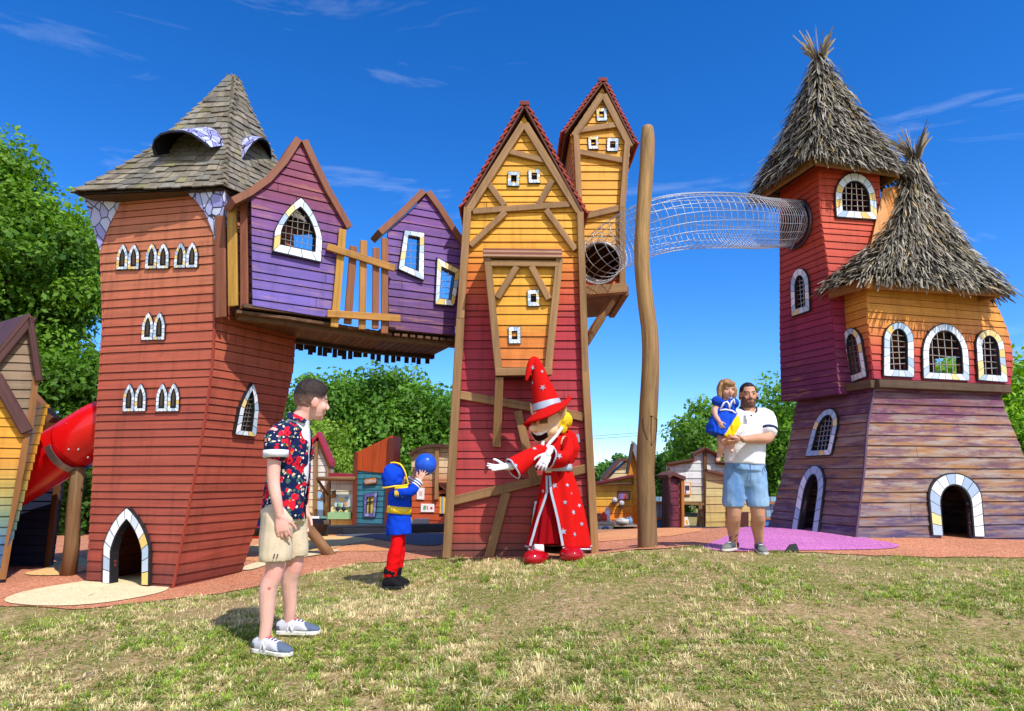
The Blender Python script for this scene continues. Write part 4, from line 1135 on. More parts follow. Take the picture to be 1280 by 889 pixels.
m = MB(); m.beam(f.at(3, 724, .0), f.at(34, 541, .0), .06, .035, nf, C(158, 106, 56)); m.build('corner_post', MATS['timber'], rh)
m = MB(); m.beam(f.at(37, 537, .01), f.at(45, 470, .01), .06, .04, nf, C(150, 102, 58)); m.build('corner_post', MATS['timber'], rh)
for a, b, w, k in [((40, 397), (-30, 482), .11, 0), ((37, 397), (49, 478), .07, 0), ((-6, 470), (34, 541), .12, 0)]:
    m = MB(); m.beam(f.at(*a, .035), f.at(*b, .035), w, .055, nf, C(92, 58, 56)); m.build('barge_board', MATS['timber'], rh, bevel=.012)
m = MB(); p = [f.at(37, 398), f.at(48.5, 478), f.at(-40, 490)]
for a, b in ((p[0], p[1]), (p[0], p[2])): m.prism([a + nf * .1, b + nf * .1, b + Vector((-.8, .5, 0)), a + Vector((-.8, .5, 0))], Vector((0, 0, .04)), C(100, 62, 56))
m.build('roof', MATS['plank'], rh)
f2 = vplane(-30, 8.75, 85, 8.55)
m = MB(); boards(m, f2, f2.uvs([(-20, 716), (64, 711), (80, 590), (76, 528), (44, 492), (20, 500), (-20, 600)]), [], .1, lambda u, v: ramp([(.2, C(52, 62, 90)), (1.25, C(40, 46, 70)), (1.5, C(60, 50, 50)), (1.75, C(226, 150, 60)), (2.5, C(234, 160, 60))], v)); m.build('back_wall', MATS['plank'], rh)
m = MB(); m.beam(f2.at(62, 713, .01), f2.at(80, 560, .01), .06, .05, f2.n(1, 1), C(122, 78, 46)); m.build('corner_post', MATS['timber'], rh)
m = MB(); m.beam(f2.at(42, 491, .02), f2.at(74, 526, .02), .085, .12, f2.n(1, 1), C(140, 92, 58)); m.build('barge_board', MATS['timber'], rh)
m = MB(); a, b = f.at(2, 722), f2.at(-75, 716); sf = Face(lambda u, v: Vector((a.x, a.y, 0)).lerp(Vector((b.x, b.y, 0)), u / (b - a).length) + Vector((.15 * (v - .2), 0, v)))
boards(m, sf, [(0, tz1(a.x, a.y) - .05), ((b - a).length, tz1(b.x, b.y) - .05), ((b - a).length, 2.0), (0, 2.0)], [], .1, lambda u, v: mul(rain(u, v), .9)); m.build('wall', MATS['plank'], rh)
# ================================================================ tall timbered tower in the middle
TIM = C(170, 130, 86)
def timber(m, f, a, b, wpx, d=.05, off=.012, col=None, bv=0):
    p, q = f.at(*a, off), f.at(*b, off); d = d + .009 * rng.random()
    w = wpx / F * ((p.y + q.y) / 2)
    m.beam(p, q, w, d, f.n(.5, 2), mul(col or TIM, .85 + .25 * rng.random()))
fm = vplane(555, 7.75, 740, 7.75); nm = fm.n(.5, 2)
MIDC = [(-1, C(112, 62, 54)), (.45, C(122, 66, 58)), (.6, C(176, 74, 58)), (1.2, C(186, 66, 64)), (2.6, C(184, 48, 68)), (3.05, C(190, 50, 58)), (3.4, C(216, 92, 44)), (3.8, C(238, 150, 34)), (4.1, C(244, 178, 52)), (6, C(246, 182, 56))]
def midcol(u, v): return (*ramp(MIDC, v), 1.0)
mt_ = thing('timbered_tower', 'tall middle plank tower, yellow above and red below, with a box bay', 'play tower', tuple(ground(648, 8.2)))
ol = fm.uvs([(555, 702), (741, 699), (735, 560), (727, 400), (724, 268), (655, 145), (584, 262), (575, 400), (566, 560)])
dq = [(662, 697), (722, 697), (668, 624), (722, 624)]
dh = fm.uvs([(672, 704), (716, 704), (716, 636), (674, 636)])
m = MB(); boards(m, fm, ol, [dh], .102, midcol, vary=.3, joints=.3); m.build('wall', MATS['plank'], mt_)
m = MB(); oo = fm.uvs([(660, 697), (662, 660), (667, 625), (695, 624), (724, 624), (726, 660), (727, 697)]); ii = fm.uvs([(672, 697), (673, 662), (676, 637), (695, 636), (713, 636), (714, 660), (715, 697)])
ring(m, fm, oo, ii, True, .02, .02, .3, .11, .06); m.build('door_frame', MATS['glaze'], mt_)
m = MB(); m.box(fm.at(719, 549, .03), Vector((.045, 0, .012)), Vector((0, .015, 0)), Vector((-.006, 0, .045)), C(150, 170, 196)); m.build('plaque', MATS['glaze'], mt_)
# side and back walls follow the lean of the front edges
depth = 1.35
def vert_edge(pts):
    q = sorted([fm.at(*p) for p in pts], key=lambda p: p.z)
    def fn(z):
        for a, b in zip(q, q[1:]):
            if z <= b.z or b is q[-1]:
                t = (z - a.z) / (b.z - a.z); return a + (b - a) * t
    return fn
eR = vert_edge([(741, 699), (735, 560), (727, 400), (724, 268)]); eL = vert_edge([(555, 702), (566, 560), (575, 400), (584, 262)])
bk = Vector((0, depth, 0))
zb = min(p[1] for p in ol) ; zR = fm.at(724, 268).z; zL = fm.at(584, 262).z
for e1, e2, ztop in ((eR, lambda z: eR(z) + bk, zR), (lambda z: eL(z) + bk, eL, zL)):
    f = ruled(e1, e2, 2.0); m = MB(); boards(m, f, rect(f, zb, ztop), [], .102, midcol); m.build('wall', MATS['plank'], mt_)
f = Face(lambda u, v: fm.pt(u, v) + bk); m = MB(); boards(m, f, ol, [], .102, midcol, tilt=-.01); m.build('wall', MATS['plank'], mt_)
for a, b, w in [((724.5, 268), (731, 470), 9), ((731, 466), (743, 696), 9.5), ((585, 262), (576, 400), 10), ((576, 400), (559, 697), 10.5)]:
    m = MB(); timber(m, fm, a, b, w, .07); m.build('corner_post', MATS['timber'], mt_, bevel=.006)
for a, b, w in [((591, 266), (712, 257), 8.5), ((635, 191), (681, 203), 8), ((611, 232), (631, 259), 8), ((690, 227), (673, 258), 8), ((632, 267), (588, 309), 8), ((682, 264), (719, 314), 8),
                ((573, 494), (668, 510), 10.5), ((668, 509), (729, 522), 10.5), ((647, 514), (667, 598), 10.5), ((567, 626), (682, 598), 11), ((680, 599), (735, 585), 11), ((633, 615), (611, 697), 11)]:
    m = MB(); timber(m, fm, a, b, w, .04); m.build('beam', MATS['timber'], mt_, bevel=.006)
for a, b in (((654, 158), (586, 265)), ((656, 158), (726, 271))):
    m = MB(); timber(m, fm, a, b, 10, .055); m.build('rafter', MATS['timber'], mt_, bevel=.006)
def tiled_roof(parent, face, apex_px, left_px, right_px, front, back, rows, th=.03, nm_='roof'):
    """two slopes of overlapping clay tiles running back from the gable"""
    nrm = face.n(.5, 2); m = MB()
    A = face.at(*apex_px)
    for side, e in ((-1, face.at(*left_px)), (1, face.at(*right_px))):
        sl = (e - A); Lr = sl.length; t = sl.normalized(); up = t.cross(nrm) * (-1 if side > 0 else 1)
        if up.z < 0: up = -up
        f0, b0 = A + nrm * front, A - nrm * back
        m.prism([f0, f0 + sl, b0 + sl, b0], up * .02, C(96, 52, 40))
        W = front + back; nc = max(4, int(W / .16))
        for r in range(rows):
            p0 = r / rows * Lr; p1 = (r + 1.25) / rows * Lr
            for c in range(nc):
                y0 = front - W * c / nc; y1 = front - W * (c + 1) / nc + .006
                l0, l1 = .022, .022 + th + .008 * rng.random()
                a = A + t * p0 + up * l0; b = A + t * min(p1, Lr + .03) + up * l1
                col = mixc(C(170, 62, 44), C(128, 48, 40), rng.random())
                V = [a + nrm * y0, b + nrm * y0, b + nrm * y1, a + nrm * y1]
                V += [v + up * .022 for v in V]
                m.add(V, [(0, 1, 2, 3), (7, 6, 5, 4), (0, 4, 5, 1), (1, 5, 6, 2), (2, 6, 7, 3)], col)
    for c in range(8):
        y0 = front - (front + back) * c / 8; y1 = front - (front + back) * (c + 1.1) / 8
        m.beam(A + nrm * y0 + Vector((0, 0, .03)), A + nrm * y1 + Vector((0, 0, .03)), .12, .05, (0, 0, 1), C(120, 50, 42))
    return m.build(nm_, MATS['clay'], parent)
tiled_roof(mt_, fm, (655.5, 138), (582, 263), (727.5, 270), .08, depth + .1, 16)
def quirky(face, x0, y0, x1, y1, parent, sk=1.5, col=(.012, .01, .012)):  # col paints the dark interior near-black; no opening is cut here
    q = [(x0 + sk, y1), (x1, y1 - sk * .4), (x0, y0 + sk * .6), (x1 - sk, y0)]
    build_window(face, q, sh_quad(), parent, ix=.30, it=.28, ib=.28, tile=.05, cream=.22, off=.016, th=.014, pane=col, line=.16)
quirky(fm, 635, 216, 649.5, 234, mt_, -.8); quirky(fm, 660, 213, 675.5, 230.5, mt_, .6)
# the box bay on the front
bay_d = .32
fb = vplane(604, 7.75 - bay_d, 700, 7.75 - bay_d)
BAYC = [(2.2, C(226, 124, 60)), (2.75, C(230, 136, 50)), (2.95, C(242, 172, 50)), (4, C(246, 180, 54))]
bo = fb.uvs([(619, 470), (687, 469), (698, 326), (609, 325)])
m = MB(); boards(m, fb, bo, [], .1, lambda u, v: ramp(BAYC, v), vary=.3)
bay = m.build('bay', MATS['plank'], mt_)
m = MB(); bb = Vector((0, bay_d, 0)); q = [fb.pt(*p) for p in bo]
for a, b in ((q[1], q[2]), (q[3], q[0])): m.add([a, a + bb, b + bb, b], [(0, 1, 2, 3)], C(206, 130, 50), [(0, 0), (.3, 0), (.3, 1.2), (0, 1.2)])
m.add([q[0], q[0] + bb, q[1] + bb, q[1]], [(0, 1, 2, 3)], C(60, 42, 34)); m.build('bay_cheek', MATS['plank'], bay)
for a, b, w in [((609.5, 324), (624, 470), 9.5), ((699, 325), (684, 470), 9.5), ((613, 331), (698, 332), 8), ((619, 466), (690, 465), 10), ((646, 335), (621.5, 374), 8.5), ((664, 335), (686, 376), 8.5)]:
    m = MB(); timber(m, fb, a, b, w, .05); m.build('bay_beam', MATS['timber'], bay, bevel=.006)
m = MB(); a, b = fb.at(604, 324), fb.at(702, 325); n_ = Vector((0, -1, 0))
for k in range(4):
    z = .018 * k * 1.6; dd = .10 - .022 * k
    m.beam(a + Vector((0, .12, z + .0)), b + Vector((0, .12, z + .0)), .44 - .03 * k, .026, (0, 0, 1), mul(C(150, 84, 66) if k % 2 else C(200, 160, 130), .9))
m.build('bay_roof', MATS['plank'], bay, bevel=.004)
m = MB(); timber(m, fb, (624.5, 470), (621.5, 490), 10, .04); p0 = fb.at(624.5, 470, -.02); p1 = fm.at(621, 557, .05)
m = MB(); m.beam(p0, p1, .09, .07, (0, -1, .2), TIM); m.build('bay_brace', MATS['timber'], bay, bevel=.006)
quirky(fb, 659, 363, 674.5, 384, mt_, .5); quirky(fb, 635.5, 409, 651, 430.5, mt_, .3)

# ================================================================ slim yellow tower behind it
fy = vplane(715, 8.75, 790, 8.75); ny = fy.n(.5, 2)
yt = thing('raised_tower', 'slim yellow gabled tower behind the timbered one, held up on brackets beside the net tunnel', 'play tower', tuple(ground(750, 9.4)))
YC = [(2.6, C(176, 44, 70)), (3.45, C(192, 54, 66)), (3.75, C(222, 104, 48)), (4.15, C(234, 140, 40)), (4.4, C(244, 176, 54)), (8, C(246, 182, 58))]
ycol = lambda u, v: (*ramp(YC, v), 1)
yo = fy.uvs([(724, 368), (781, 362), (781, 258), (787, 183), (753, 110), (714, 168), (720, 270)])
hc = fy.inv(750, 329); hr_ = .27
hole = [(hc[0] + hr_ * math.cos(a), hc[1] + hr_ * math.sin(a)) for a in np.linspace(0, 2 * math.pi, 25)[:-1]]
m = MB(); boards(m, fy, yo, [hole], .102, ycol, vary=.3); m.build('wall', MATS['plank'], yt)
yd = Vector((0, 1.3, 0))
for pts, flip in (([(724, 368), (720, 270), (714, 168)], 1), ([(781, 362), (781, 258), (787, 183)], 0)):
    q = [fy.at(*p) for p in pts]
    def fn(z, q=q):
        for a, b in zip(q, q[1:]):
            if z <= b.z or b is q[-1]: return a + (b - a) * ((z - a.z) / (b.z - a.z))
    f = ruled((lambda z: fn(z) + yd), fn, 4) if flip else ruled(fn, (lambda z: fn(z) + yd), 4)
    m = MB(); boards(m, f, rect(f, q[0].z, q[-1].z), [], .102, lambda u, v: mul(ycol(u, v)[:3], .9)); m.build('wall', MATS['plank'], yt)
f = Face(lambda u, v: fy.pt(u, v) + yd); m = MB(); boards(m, f, yo, [], .102, ycol, tilt=-.01); m.build('wall', MATS['plank'], yt)
for a, b, w in [((720, 172), (724, 270), 8), ((724, 270), (727, 372), 8), ((783, 182), (777, 262), 8), ((777, 260), (777, 366), 8)]:
    m = MB(); timber(m, fy, a, b, w, .06); m.build('corner_post', MATS['timber'], yt, bevel=.006)
for a, b, w in [((722, 165), (775, 157), 8), ((720, 191), (780, 203), 8), ((726, 273), (781, 260), 9)]:
    m = MB(); timber(m, fy, a, b, w, .04); m.build('beam', MATS['timber'], yt, bevel=.006)
for a, b in (((752, 121), (717, 173)), ((754, 121), (787, 186))):
    m = MB(); timber(m, fy, a, b, 9, .05); m.build('rafter', MATS['timber'], yt, bevel=.006)
tiled_roof(yt, fy, (753, 107), (706.5, 170), (791, 183), .07, 1.4, 13)
for x0, y0, x1, y1, s in [(744.5, 136.5, 759, 153, 1.2), (734.5, 171.5, 748.5, 188, .8), (758.5, 174, 772.5, 190.5, -.6)]: quirky(fy, x0, y0, x1, y1, yt, s)
m = MB(); a, b = fy.at(726, 366), fy.at(782, 362); m.beam(a + Vector((0, 0, 0)), b, .12, .12, ny, TIM, back=-.02)
m.prism([a, b, b + yd, a + yd], Vector((0, 0, -.05)), C(112, 78, 50)); m.beam(b + Vector((-.04, 0, -.02)), b + yd + Vector((-.04, 0, -.02)), .12, .08, (1, 0, 0), C(130, 90, 56))
m.build('floor', MATS['timber'], yt)
for dy in (.1, 1.1):
    m = MB(); m.beam(P(764, 372, 8.75) + Vector((0, dy, 0)), P(731, 424, 8.75) + Vector((0, dy, 0)), .085, .08, (.5, -.6, -.3), TIM); m.build('bracket', MATS['timber'], yt, bevel=.006)
m = MB(); c0 = fy.pt(*hc, .03)
m.tube([fy.pt(u, v, .03) for u, v in hole], .018, 7, C(120, 116, 112), closed=True); m.build('port_rim', MATS['metal'], yt, True)

# ================================================================ log pole
pl = thing('log_pole', 'tall bent debarked log pole standing alone between the towers', 'pole', tuple(ground(809, 7.3)))
m = MB(); cp_ = [(809.5, 690), (809, 660), (808, 625), (806.5, 590), (808.5, 550), (811, 505), (813, 460), (812.5, 420), (808, 385), (803.5, 345), (802, 310), (803.5, 275), (806, 240), (808.5, 205), (809.5, 175), (809.5, 160), (809.5, 157)]
pts = [P(x, y, 7.3) for x, y in cp_]
rr = [w / 2 / F * 7.3 for w in (24, 23.5, 23, 22.5, 23.5, 23, 22, 21, 20.5, 20, 19.5, 19, 19, 19.5, 19, 15, 6)]
sp_ = []
def catmull(pts, n):
    out = []
    for i in range(len(pts) - 1):
        p0, p1, p2, p3 = pts[max(i - 1, 0)], pts[i], pts[i + 1], pts[min(i + 2, len(pts) - 1)]
        for k in range(n):
            t = k / n
            out.append(0.5 * ((2 * p1) + (p2 - p0) * t + (2 * p0 - 5 * p1 + 4 * p2 - p3) * t * t + (3 * p1 - p0 - 3 * p2 + p3) * t ** 3))
    out.append(pts[-1]); return out
pp = catmull(pts, 3); ri = []
for i in range(len(rr) - 1): ri += [rr[i] + (rr[i + 1] - rr[i]) * k / 3 for k in range(3)]
ri.append(rr[-1]); ri = [r * (1 + .03 * (rng.random() - .5)) for r in ri]
cl = [mixc(C(138, 108, 76), C(190, 148, 90), min(1, i / len(pp) * 1.6)) for i in range(len(pp))]
m.tube(pp, ri, 20, cl); m.build('trunk', MATS['log'], pl, True)
# shield carved into it
m = MB(); cy_ = lambda x, y: P(x, y, 7.3 - .098)
cv = [(802, 524), (812, 521), (820, 525), (819.5, 540), (817, 550), (812, 558), (806, 548), (803, 538)]
def onlog(x, y):
    a = P(x, y, 7.3); c = min(pp, key=lambda q: abs(q.z - a.z)); dx = max(-.09, min(.09, a.x - c.x)); r = .1
    return Vector((a.x, 7.3 - math.sqrt(max(r * r - dx * dx, 0)) - .0015, a.z))
m.tube([onlog(*p) for p in cv], .005, 5, C(74, 48, 32), closed=True)
m.tube([onlog(812, 521), onlog(811.5, 540), onlog(812, 558)], .004, 5, C(74, 48, 32)); m.build('carved_shield', MATS['log'], pl)
for x, y in ((809, 176), (818.5, 300)):
    pass

# ================================================================ net tunnel
uA = edge([(977, 502, 9.72), (975, 420, 9.72), (975, 309, 9.72), (976, 215, 9.72)])
uB = edge([(1048, 484, 8.84), (1043, 433, 8.84), (1035, 334, 8.84), (1024, 257, 8.84), (1023, 190, 8.84)])
UL = ruled(uA, uB, 4); ph_ = UL.inv(997, 281)
nt_ = thing('net_tunnel', 'curved steel mesh crawl tunnel bridging the slim yellow tower and the right tower', 'crawl tunnel', (P(860, 280, 7.7).x, 7.9, tz1(P(860, 280, 7.7).x, 7.9)))
path = [fy.pt(*hc, .02), P(749, 328, 8.3), P(762, 312, 7.95), P(795, 293, 7.75), P(830, 281, 7.75), P(870, 276, 7.85), P(920, 276, 8.1), P(950, 279, 8.62), UL.pt(*ph_, .22), UL.pt(*ph_, .02)]
rad = [.26, .27, .29, .31, .325, .33, .335, .335, .335, .335]
pp = catmull(path, 5); rr = []
for i in range(len(rad) - 1): rr += [rad[i] + (rad[i + 1] - rad[i]) * k / 5 for k in range(5)]
rr.append(rad[-1])
# even spacing
Ls = [0]
for a, b in zip(pp, pp[1:]): Ls.append(Ls[-1] + (b - a).length)
def along(s):
    for i in range(len(pp) - 1):
        if s <= Ls[i + 1]: break
    t = (s - Ls[i]) / (Ls[i + 1] - Ls[i]); return pp[i].lerp(pp[i + 1], t), rr[i] + (rr[i + 1] - rr[i]) * t
NS = int(Ls[-1] / .092); fr_ = []; u = None
for i in range(NS + 1):
    p, r = along(Ls[-1] * i / NS); q, _ = along(min(Ls[-1], Ls[-1] * i / NS + .01)); o_, _ = along(max(0, Ls[-1] * i / NS - .01))
    t = (q - o_).normalized()
    u = Vector((0, 0, 1)) if u is None else u
    u = (u - t * u.dot(t)).normalized(); fr_.append((p, u.copy(), t.cross(u), r))
m = MB(); NW = 19; steel = C(186, 188, 192)
for p, u, w, r in fr_: m.tube([p + u * (r * math.cos(a)) + w * (r * math.sin(a)) for a in np.linspace(0, 2 * math.pi, 25)[:-1]], 0.0036, 4, steel, closed=True)
for k in range(NW):
    a = 2 * math.pi * k / NW
    m.tube([p + (u * math.cos(a) + w * math.sin(a)) * (r + .006) for p, u, w, r in fr_], 0.0036, 4, steel)
vcol('steel_wire', rough=.42, noise=.05, scale=20, metal=.35)
m.build('mesh', MATS['steel_wire'], nt_, True)
for i in (1, NS):
    p, u, w, r = fr_[i]; m = MB(); m.tube([p + u * ((r + .01) * math.cos(a)) + w * ((r + .01) * math.sin(a)) for a in np.linspace(0, 2 * math.pi, 37)[:-1]], .013, 7, C(140, 140, 146), closed=True); m.build('end_hoop', MATS['metal'], nt_, True)
# ================================================================ flared tower on the right
rt = thing('thatched_tower', 'flared purple and orange tower with two shaggy thatched roofs at the right', 'play tower', tuple(ground(1130, 9.2)))
bA = edge([(960, 661, 9.9), (977, 599, 9.88), (987, 554, 9.85), (997, 500, 9.8)])
bB = edge([(1069, 674, 8.4), (1080, 590, 8.45), (1084, 534, 8.5), (1094, 480, 8.56)])
bC = edge([(1300, 680, 8.85), (1278, 566, 8.9), (1268, 542, 8.95), (1256, 513, 9.02), (1250, 488, 9.08)])
def bD(z): return bA(z) + bC(z) - bB(z)
zb = min(tz1(4.2, 8.4), tz1(6.8, 8.8), tz1(3.7, 9.9)) - .08
zbelt = P(1094, 484, 8.55).z
BASE = [(-.5, C(84, 78, 122)), (.6, C(92, 84, 126)), (1.0, C(112, 92, 114)), (1.5, C(136, 100, 104)), (1.9, C(130, 84, 106)), (2.15, C(118, 62, 100)), (3, C(114, 58, 98))]
def basecol(u, v):
    wgt = ramp([(.35, (.25,) * 3), (.75, (.7,) * 3), (1.0, (1.0,) * 3), (1.7, (1.0,) * 3), (1.95, (.8,) * 3), (2.1, (.35,) * 3)], v)[0]
    return (*ramp(BASE, v), wgt)
def basecol_l(u, v):
    c = basecol(u, v); return (*c[:3], c[3] * .72)
FF, FL = ruled(bB, bC, 1.5), ruled(bA, bB, 1.5)
lv = [zb]
while lv[-1] < zbelt: lv.append(lv[-1] + .142 * (1 + .22 * (rng.random() * 2 - 1)))
def wdef(face, q, shape, **k):
    o, i = winshape(face, q, shape, k.get('ix', .2), k.get('it', .16), k.get('ib', .13), k.get('openb', False)); return o, i
def putwin(face, oi, parent, nx=3, ny=6, openb=False, name='window', tile=.12, th=.018, cream=.12, pal=None):
    m = MB(); ring(m, face, oi[0], oi[1], openb, .022, th, cream, tile, .09, pal); w = m.build(name, MATS['glaze'], parent)
    if nx: grille(face, oi[1], nx, ny, w, r=.006)
PB = [C(166, 188, 216), C(178, 198, 222), C(230, 236, 244), C(160, 184, 212), C(172, 194, 220)]
fd = wdef(FF, [(1162, 669), (1228.5, 671), (1155, 591), (1222, 591)], sh_round(s=.6), ix=.22, it=.2, openb=True)
ld = wdef(FL, [(992, 663), (1026, 667), (1006, 583), (1037, 581)], sh_round(s=.62), ix=.24, it=.15, openb=True)
lw = wdef(FL, [(1009, 572), (1042, 570), (1025, 512), (1055, 511)], sh_round(s=.55), ix=.2, it=.15)
def down(i):
    i = list(i); i[0] = (i[0][0], zb - .3); i[-1] = (i[-1][0], zb - .3); return i
m = MB(); boards(m, FF, rect(FF, zb, zbelt), [down(fd[1])], .14, basecol, levels=lv, tilt=.016, joints=.45); m.build('wall', MATS['plank_worn'], rt)
m = MB(); boards(m, FL, rect(FL, zb, zbelt), [down(ld[1]), lw[1]], .14, basecol_l, levels=lv, tilt=.016, joints=.3); m.build('wall', MATS['plank_worn'], rt)
for f in (ruled(bC, bD, 1.5), ruled(bD, bA, 1.5)):
    m = MB(); boards(m, f, rect(f, zb, zbelt), [], .14, basecol_l, levels=lv); m.build('wall', MATS['plank_worn'], rt)
putwin(FF, fd, rt, 0, 0, True, 'door_frame', .14, cream=.07, pal=PB); putwin(FL, ld, rt, 0, 0, True, 'door_frame', .14, cream=.07, pal=PB); putwin(FL, lw, rt, 4, 6, tile=.12, pal=PB)
m = MB(); m.tube([bB(z) + Vector((-.003, -.01, 0)) for z in np.linspace(zb, zbelt, 12)], .018, 5, C(96, 70, 92)); m.build('corner_trim', MATS['paint'], rt)
# belt beam
m = MB(); q = [P(996, 506, 9.75), P(1094, 480, 8.5), P(1259, 489, 9.06)]
zz = q[1].z; q = [Vector((p.x, p.y, zz)) for p in q]; q4 = q[0] + q[2] - q[1]
nl = Vector((q[1] - q[0]).cross(Vector((0, 0, 1)))); nf = Vector((q[2] - q[1]).cross(Vector((0, 0, 1))))
for a, b in ((q[0], q[1]), (q[1], q[2]), (q[2], q4), (q4, q[0])):
    m.beam(a, b, .10, .07, (b - a).cross(Vector((0, 0, 1))), C(104, 82, 62), back=-.05)
belt = m.build('belt_beam', MATS['timber'], rt, bevel=.005)
# ---- orange bulging storey
oA = edge([(1064, 484, 8.98), (1055, 441, 8.98), (1049, 392, 8.98), (1049, 368, 8.98)])
oB = edge([(1094, 482, 8.5), (1092, 474, 8.5), (1087, 425, 8.5), (1084, 392, 8.5), (1084, 350, 8.5)])
oC = edge([(1262, 488, 9.08), (1265.5, 461, 9.08), (1265, 440, 9.08), (1260, 415, 9.08), (1250, 391, 9.08), (1240, 372, 9.08), (1232, 360, 9.08)])
def oD(z): return oC(z) + Vector((-.9, 1.5, 0))
def oE(z): return oA(z) + Vector((.4, 1.5, 0))
z0 = P(1094, 477, 8.5).z + .03; z1 = P(1084, 352, 8.5).z
ORG = [(2.3, C(172, 46, 82)), (2.55, C(190, 62, 74)), (2.85, C(212, 92, 66)), (3.1, C(236, 144, 70)), (3.35, C(242, 166, 66)), (3.7, C(244, 170, 76))]
def orgcol(u, v): return (*ramp(ORG, v), .9 * max(0, 1 - abs(v - 3.12) / .16) if u > .15 else 0)
GF, GL = ruled(oB, oC, 2.9), ruled(oA, oB, 2.9)
w1 = wdef(GF, [(1101, 471), (1140, 473), (1101.5, 403), (1139, 404)], sh_round(s=.68), ix=.23, it=.13, ib=.14)
w2 = wdef(GF, [(1150.5, 474), (1209, 477), (1149, 405), (1206, 406)], sh_round(s=.45), ix=.15, it=.13, ib=.13)
w3 = wdef(GF, [(1219, 476), (1256.5, 479), (1215, 412), (1250, 413)], sh_round(s=.68), ix=.23, it=.13, ib=.14)
w4 = wdef(GL, [(1063, 480), (1087.5, 471), (1053, 413), (1077, 407)], sh_round(s=.68), ix=.24, it=.13, ib=.14)
m = MB(); boards(m, GF, rect(GF, z0, z1), [w1[1], w2[1], w3[1]], .1, orgcol); m.build('upper_wall', MATS['plank_faded'], rt)
m = MB(); boards(m, GL, rect(GL, z0, z1), [w4[1]], .1, lambda u, v: (*orgcol(u, v)[:3], 0)); m.build('upper_wall', MATS['plank_faded'], rt)
for oi, nx, ny in ((w1, 2, 6), (w2, 4, 4), (w3, 2, 5), (w4, 2, 6)): putwin(GF if oi is not w4 else GL, oi, rt, nx, ny)
Gb = ruled(oD, oE, 2.9); Gr = ruled(oC, oD, 2.9)
bw = Gb.width
holes = [[(bw * a, 2.45), (bw * b, 2.45), (bw * b, 2.95), (bw * a, 2.95)] for a, b in ((.08, .28), (.36, .62))]
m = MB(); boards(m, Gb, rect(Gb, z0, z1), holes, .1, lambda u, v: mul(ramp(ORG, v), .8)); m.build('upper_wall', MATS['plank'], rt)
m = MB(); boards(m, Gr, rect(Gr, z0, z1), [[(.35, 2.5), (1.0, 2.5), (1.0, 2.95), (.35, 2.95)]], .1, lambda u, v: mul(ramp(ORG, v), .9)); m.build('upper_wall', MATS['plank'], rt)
m = MB(); fl = [oA(z0), oB(z0), oC(z0), oD(z0), oE(z0)]; m.prism(fl, Vector((0, 0, .04)), C(90, 66, 46)); m.build('floor', MATS['timber'], rt)
# ---- tall red storey on the left
uA = edge([(977, 502, 9.72), (975, 420, 9.72), (975, 309, 9.72), (976, 215, 9.72)])
uB = edge([(1048, 484, 8.84), (1043, 433, 8.84), (1035, 334, 8.84), (1024, 257, 8.84), (1023, 190, 8.84)])
uC = edge([(1112, 484, 9.0), (1108, 380, 9.0), (1101, 300, 9.0), (1100, 260, 9.0), (1098, 195, 9.0)])
def uD(z): return uA(z) + uC(z) - uB(z)
z0 = P(977, 502, 9.72).z; z1 = P(1023, 196, 8.84).z
TALL = [(2.1, C(102, 42, 88)), (2.7, C(126, 46, 88)), (3.2, C(154, 44, 82)), (3.6, C(176, 52, 74)), (4.1, C(204, 80, 62)), (4.5, C(210, 82, 54)), (6, C(212, 82, 50))]
def tallcol(u, v): return (*ramp(TALL, v), .5 * max(0, 1 - abs(v - 2.4) / .6))
UF, UL, UR, UB = ruled(uB, uC, 4), ruled(uA, uB, 4), ruled(uC, uD, 4), ruled(uD, uA, 4)
a1 = wdef(UF, [(1043, 273), (1095, 276.5), (1039.5, 217), (1091, 217)], sh_round(s=.42), ix=.18, it=.2, ib=.17)
a2 = wdef(UL, [(992, 397), (1015.5, 389), (990, 338), (1013, 333)], sh_round(s=.62), ix=.25, it=.17, ib=.15)
hc = UL.inv(997, 281); thole = [(hc[0] + .34 * math.cos(a), hc[1] + .34 * math.sin(a)) for a in np.linspace(0, 2 * math.pi, 29)[:-1]]
m = MB(); boards(m, UF, rect(UF, z0, z1), [a1[1]], .1, tallcol); m.build('tall_wall', MATS['plank_faded'], rt)
m = MB(); boards(m, UL, rect(UL, z0, z1), [a2[1], thole], .1, tallcol); m.build('tall_wall', MATS['plank_faded'], rt)
for f in (UR, UB): m = MB(); boards(m, f, rect(f, z0, z1), [], .1, tallcol); m.build('tall_wall', MATS['plank_faded'], rt)
putwin(UF, a1, rt, 4, 4); putwin(UL, a2, rt, 2, 6)
m = MB(); m.prism([uA(z0), uB(z0), uC(z0), uD(z0)], Vector((0, 0, .05)), C(96, 60, 60)); m.build('floor', MATS['timber'], rt)
m = MB(); m.tube([UL.pt(u, v, .03) for u, v in thole], .02, 7, C(90, 88, 90), closed=True); m.build('port_rim', MATS['metal'], rt, True)

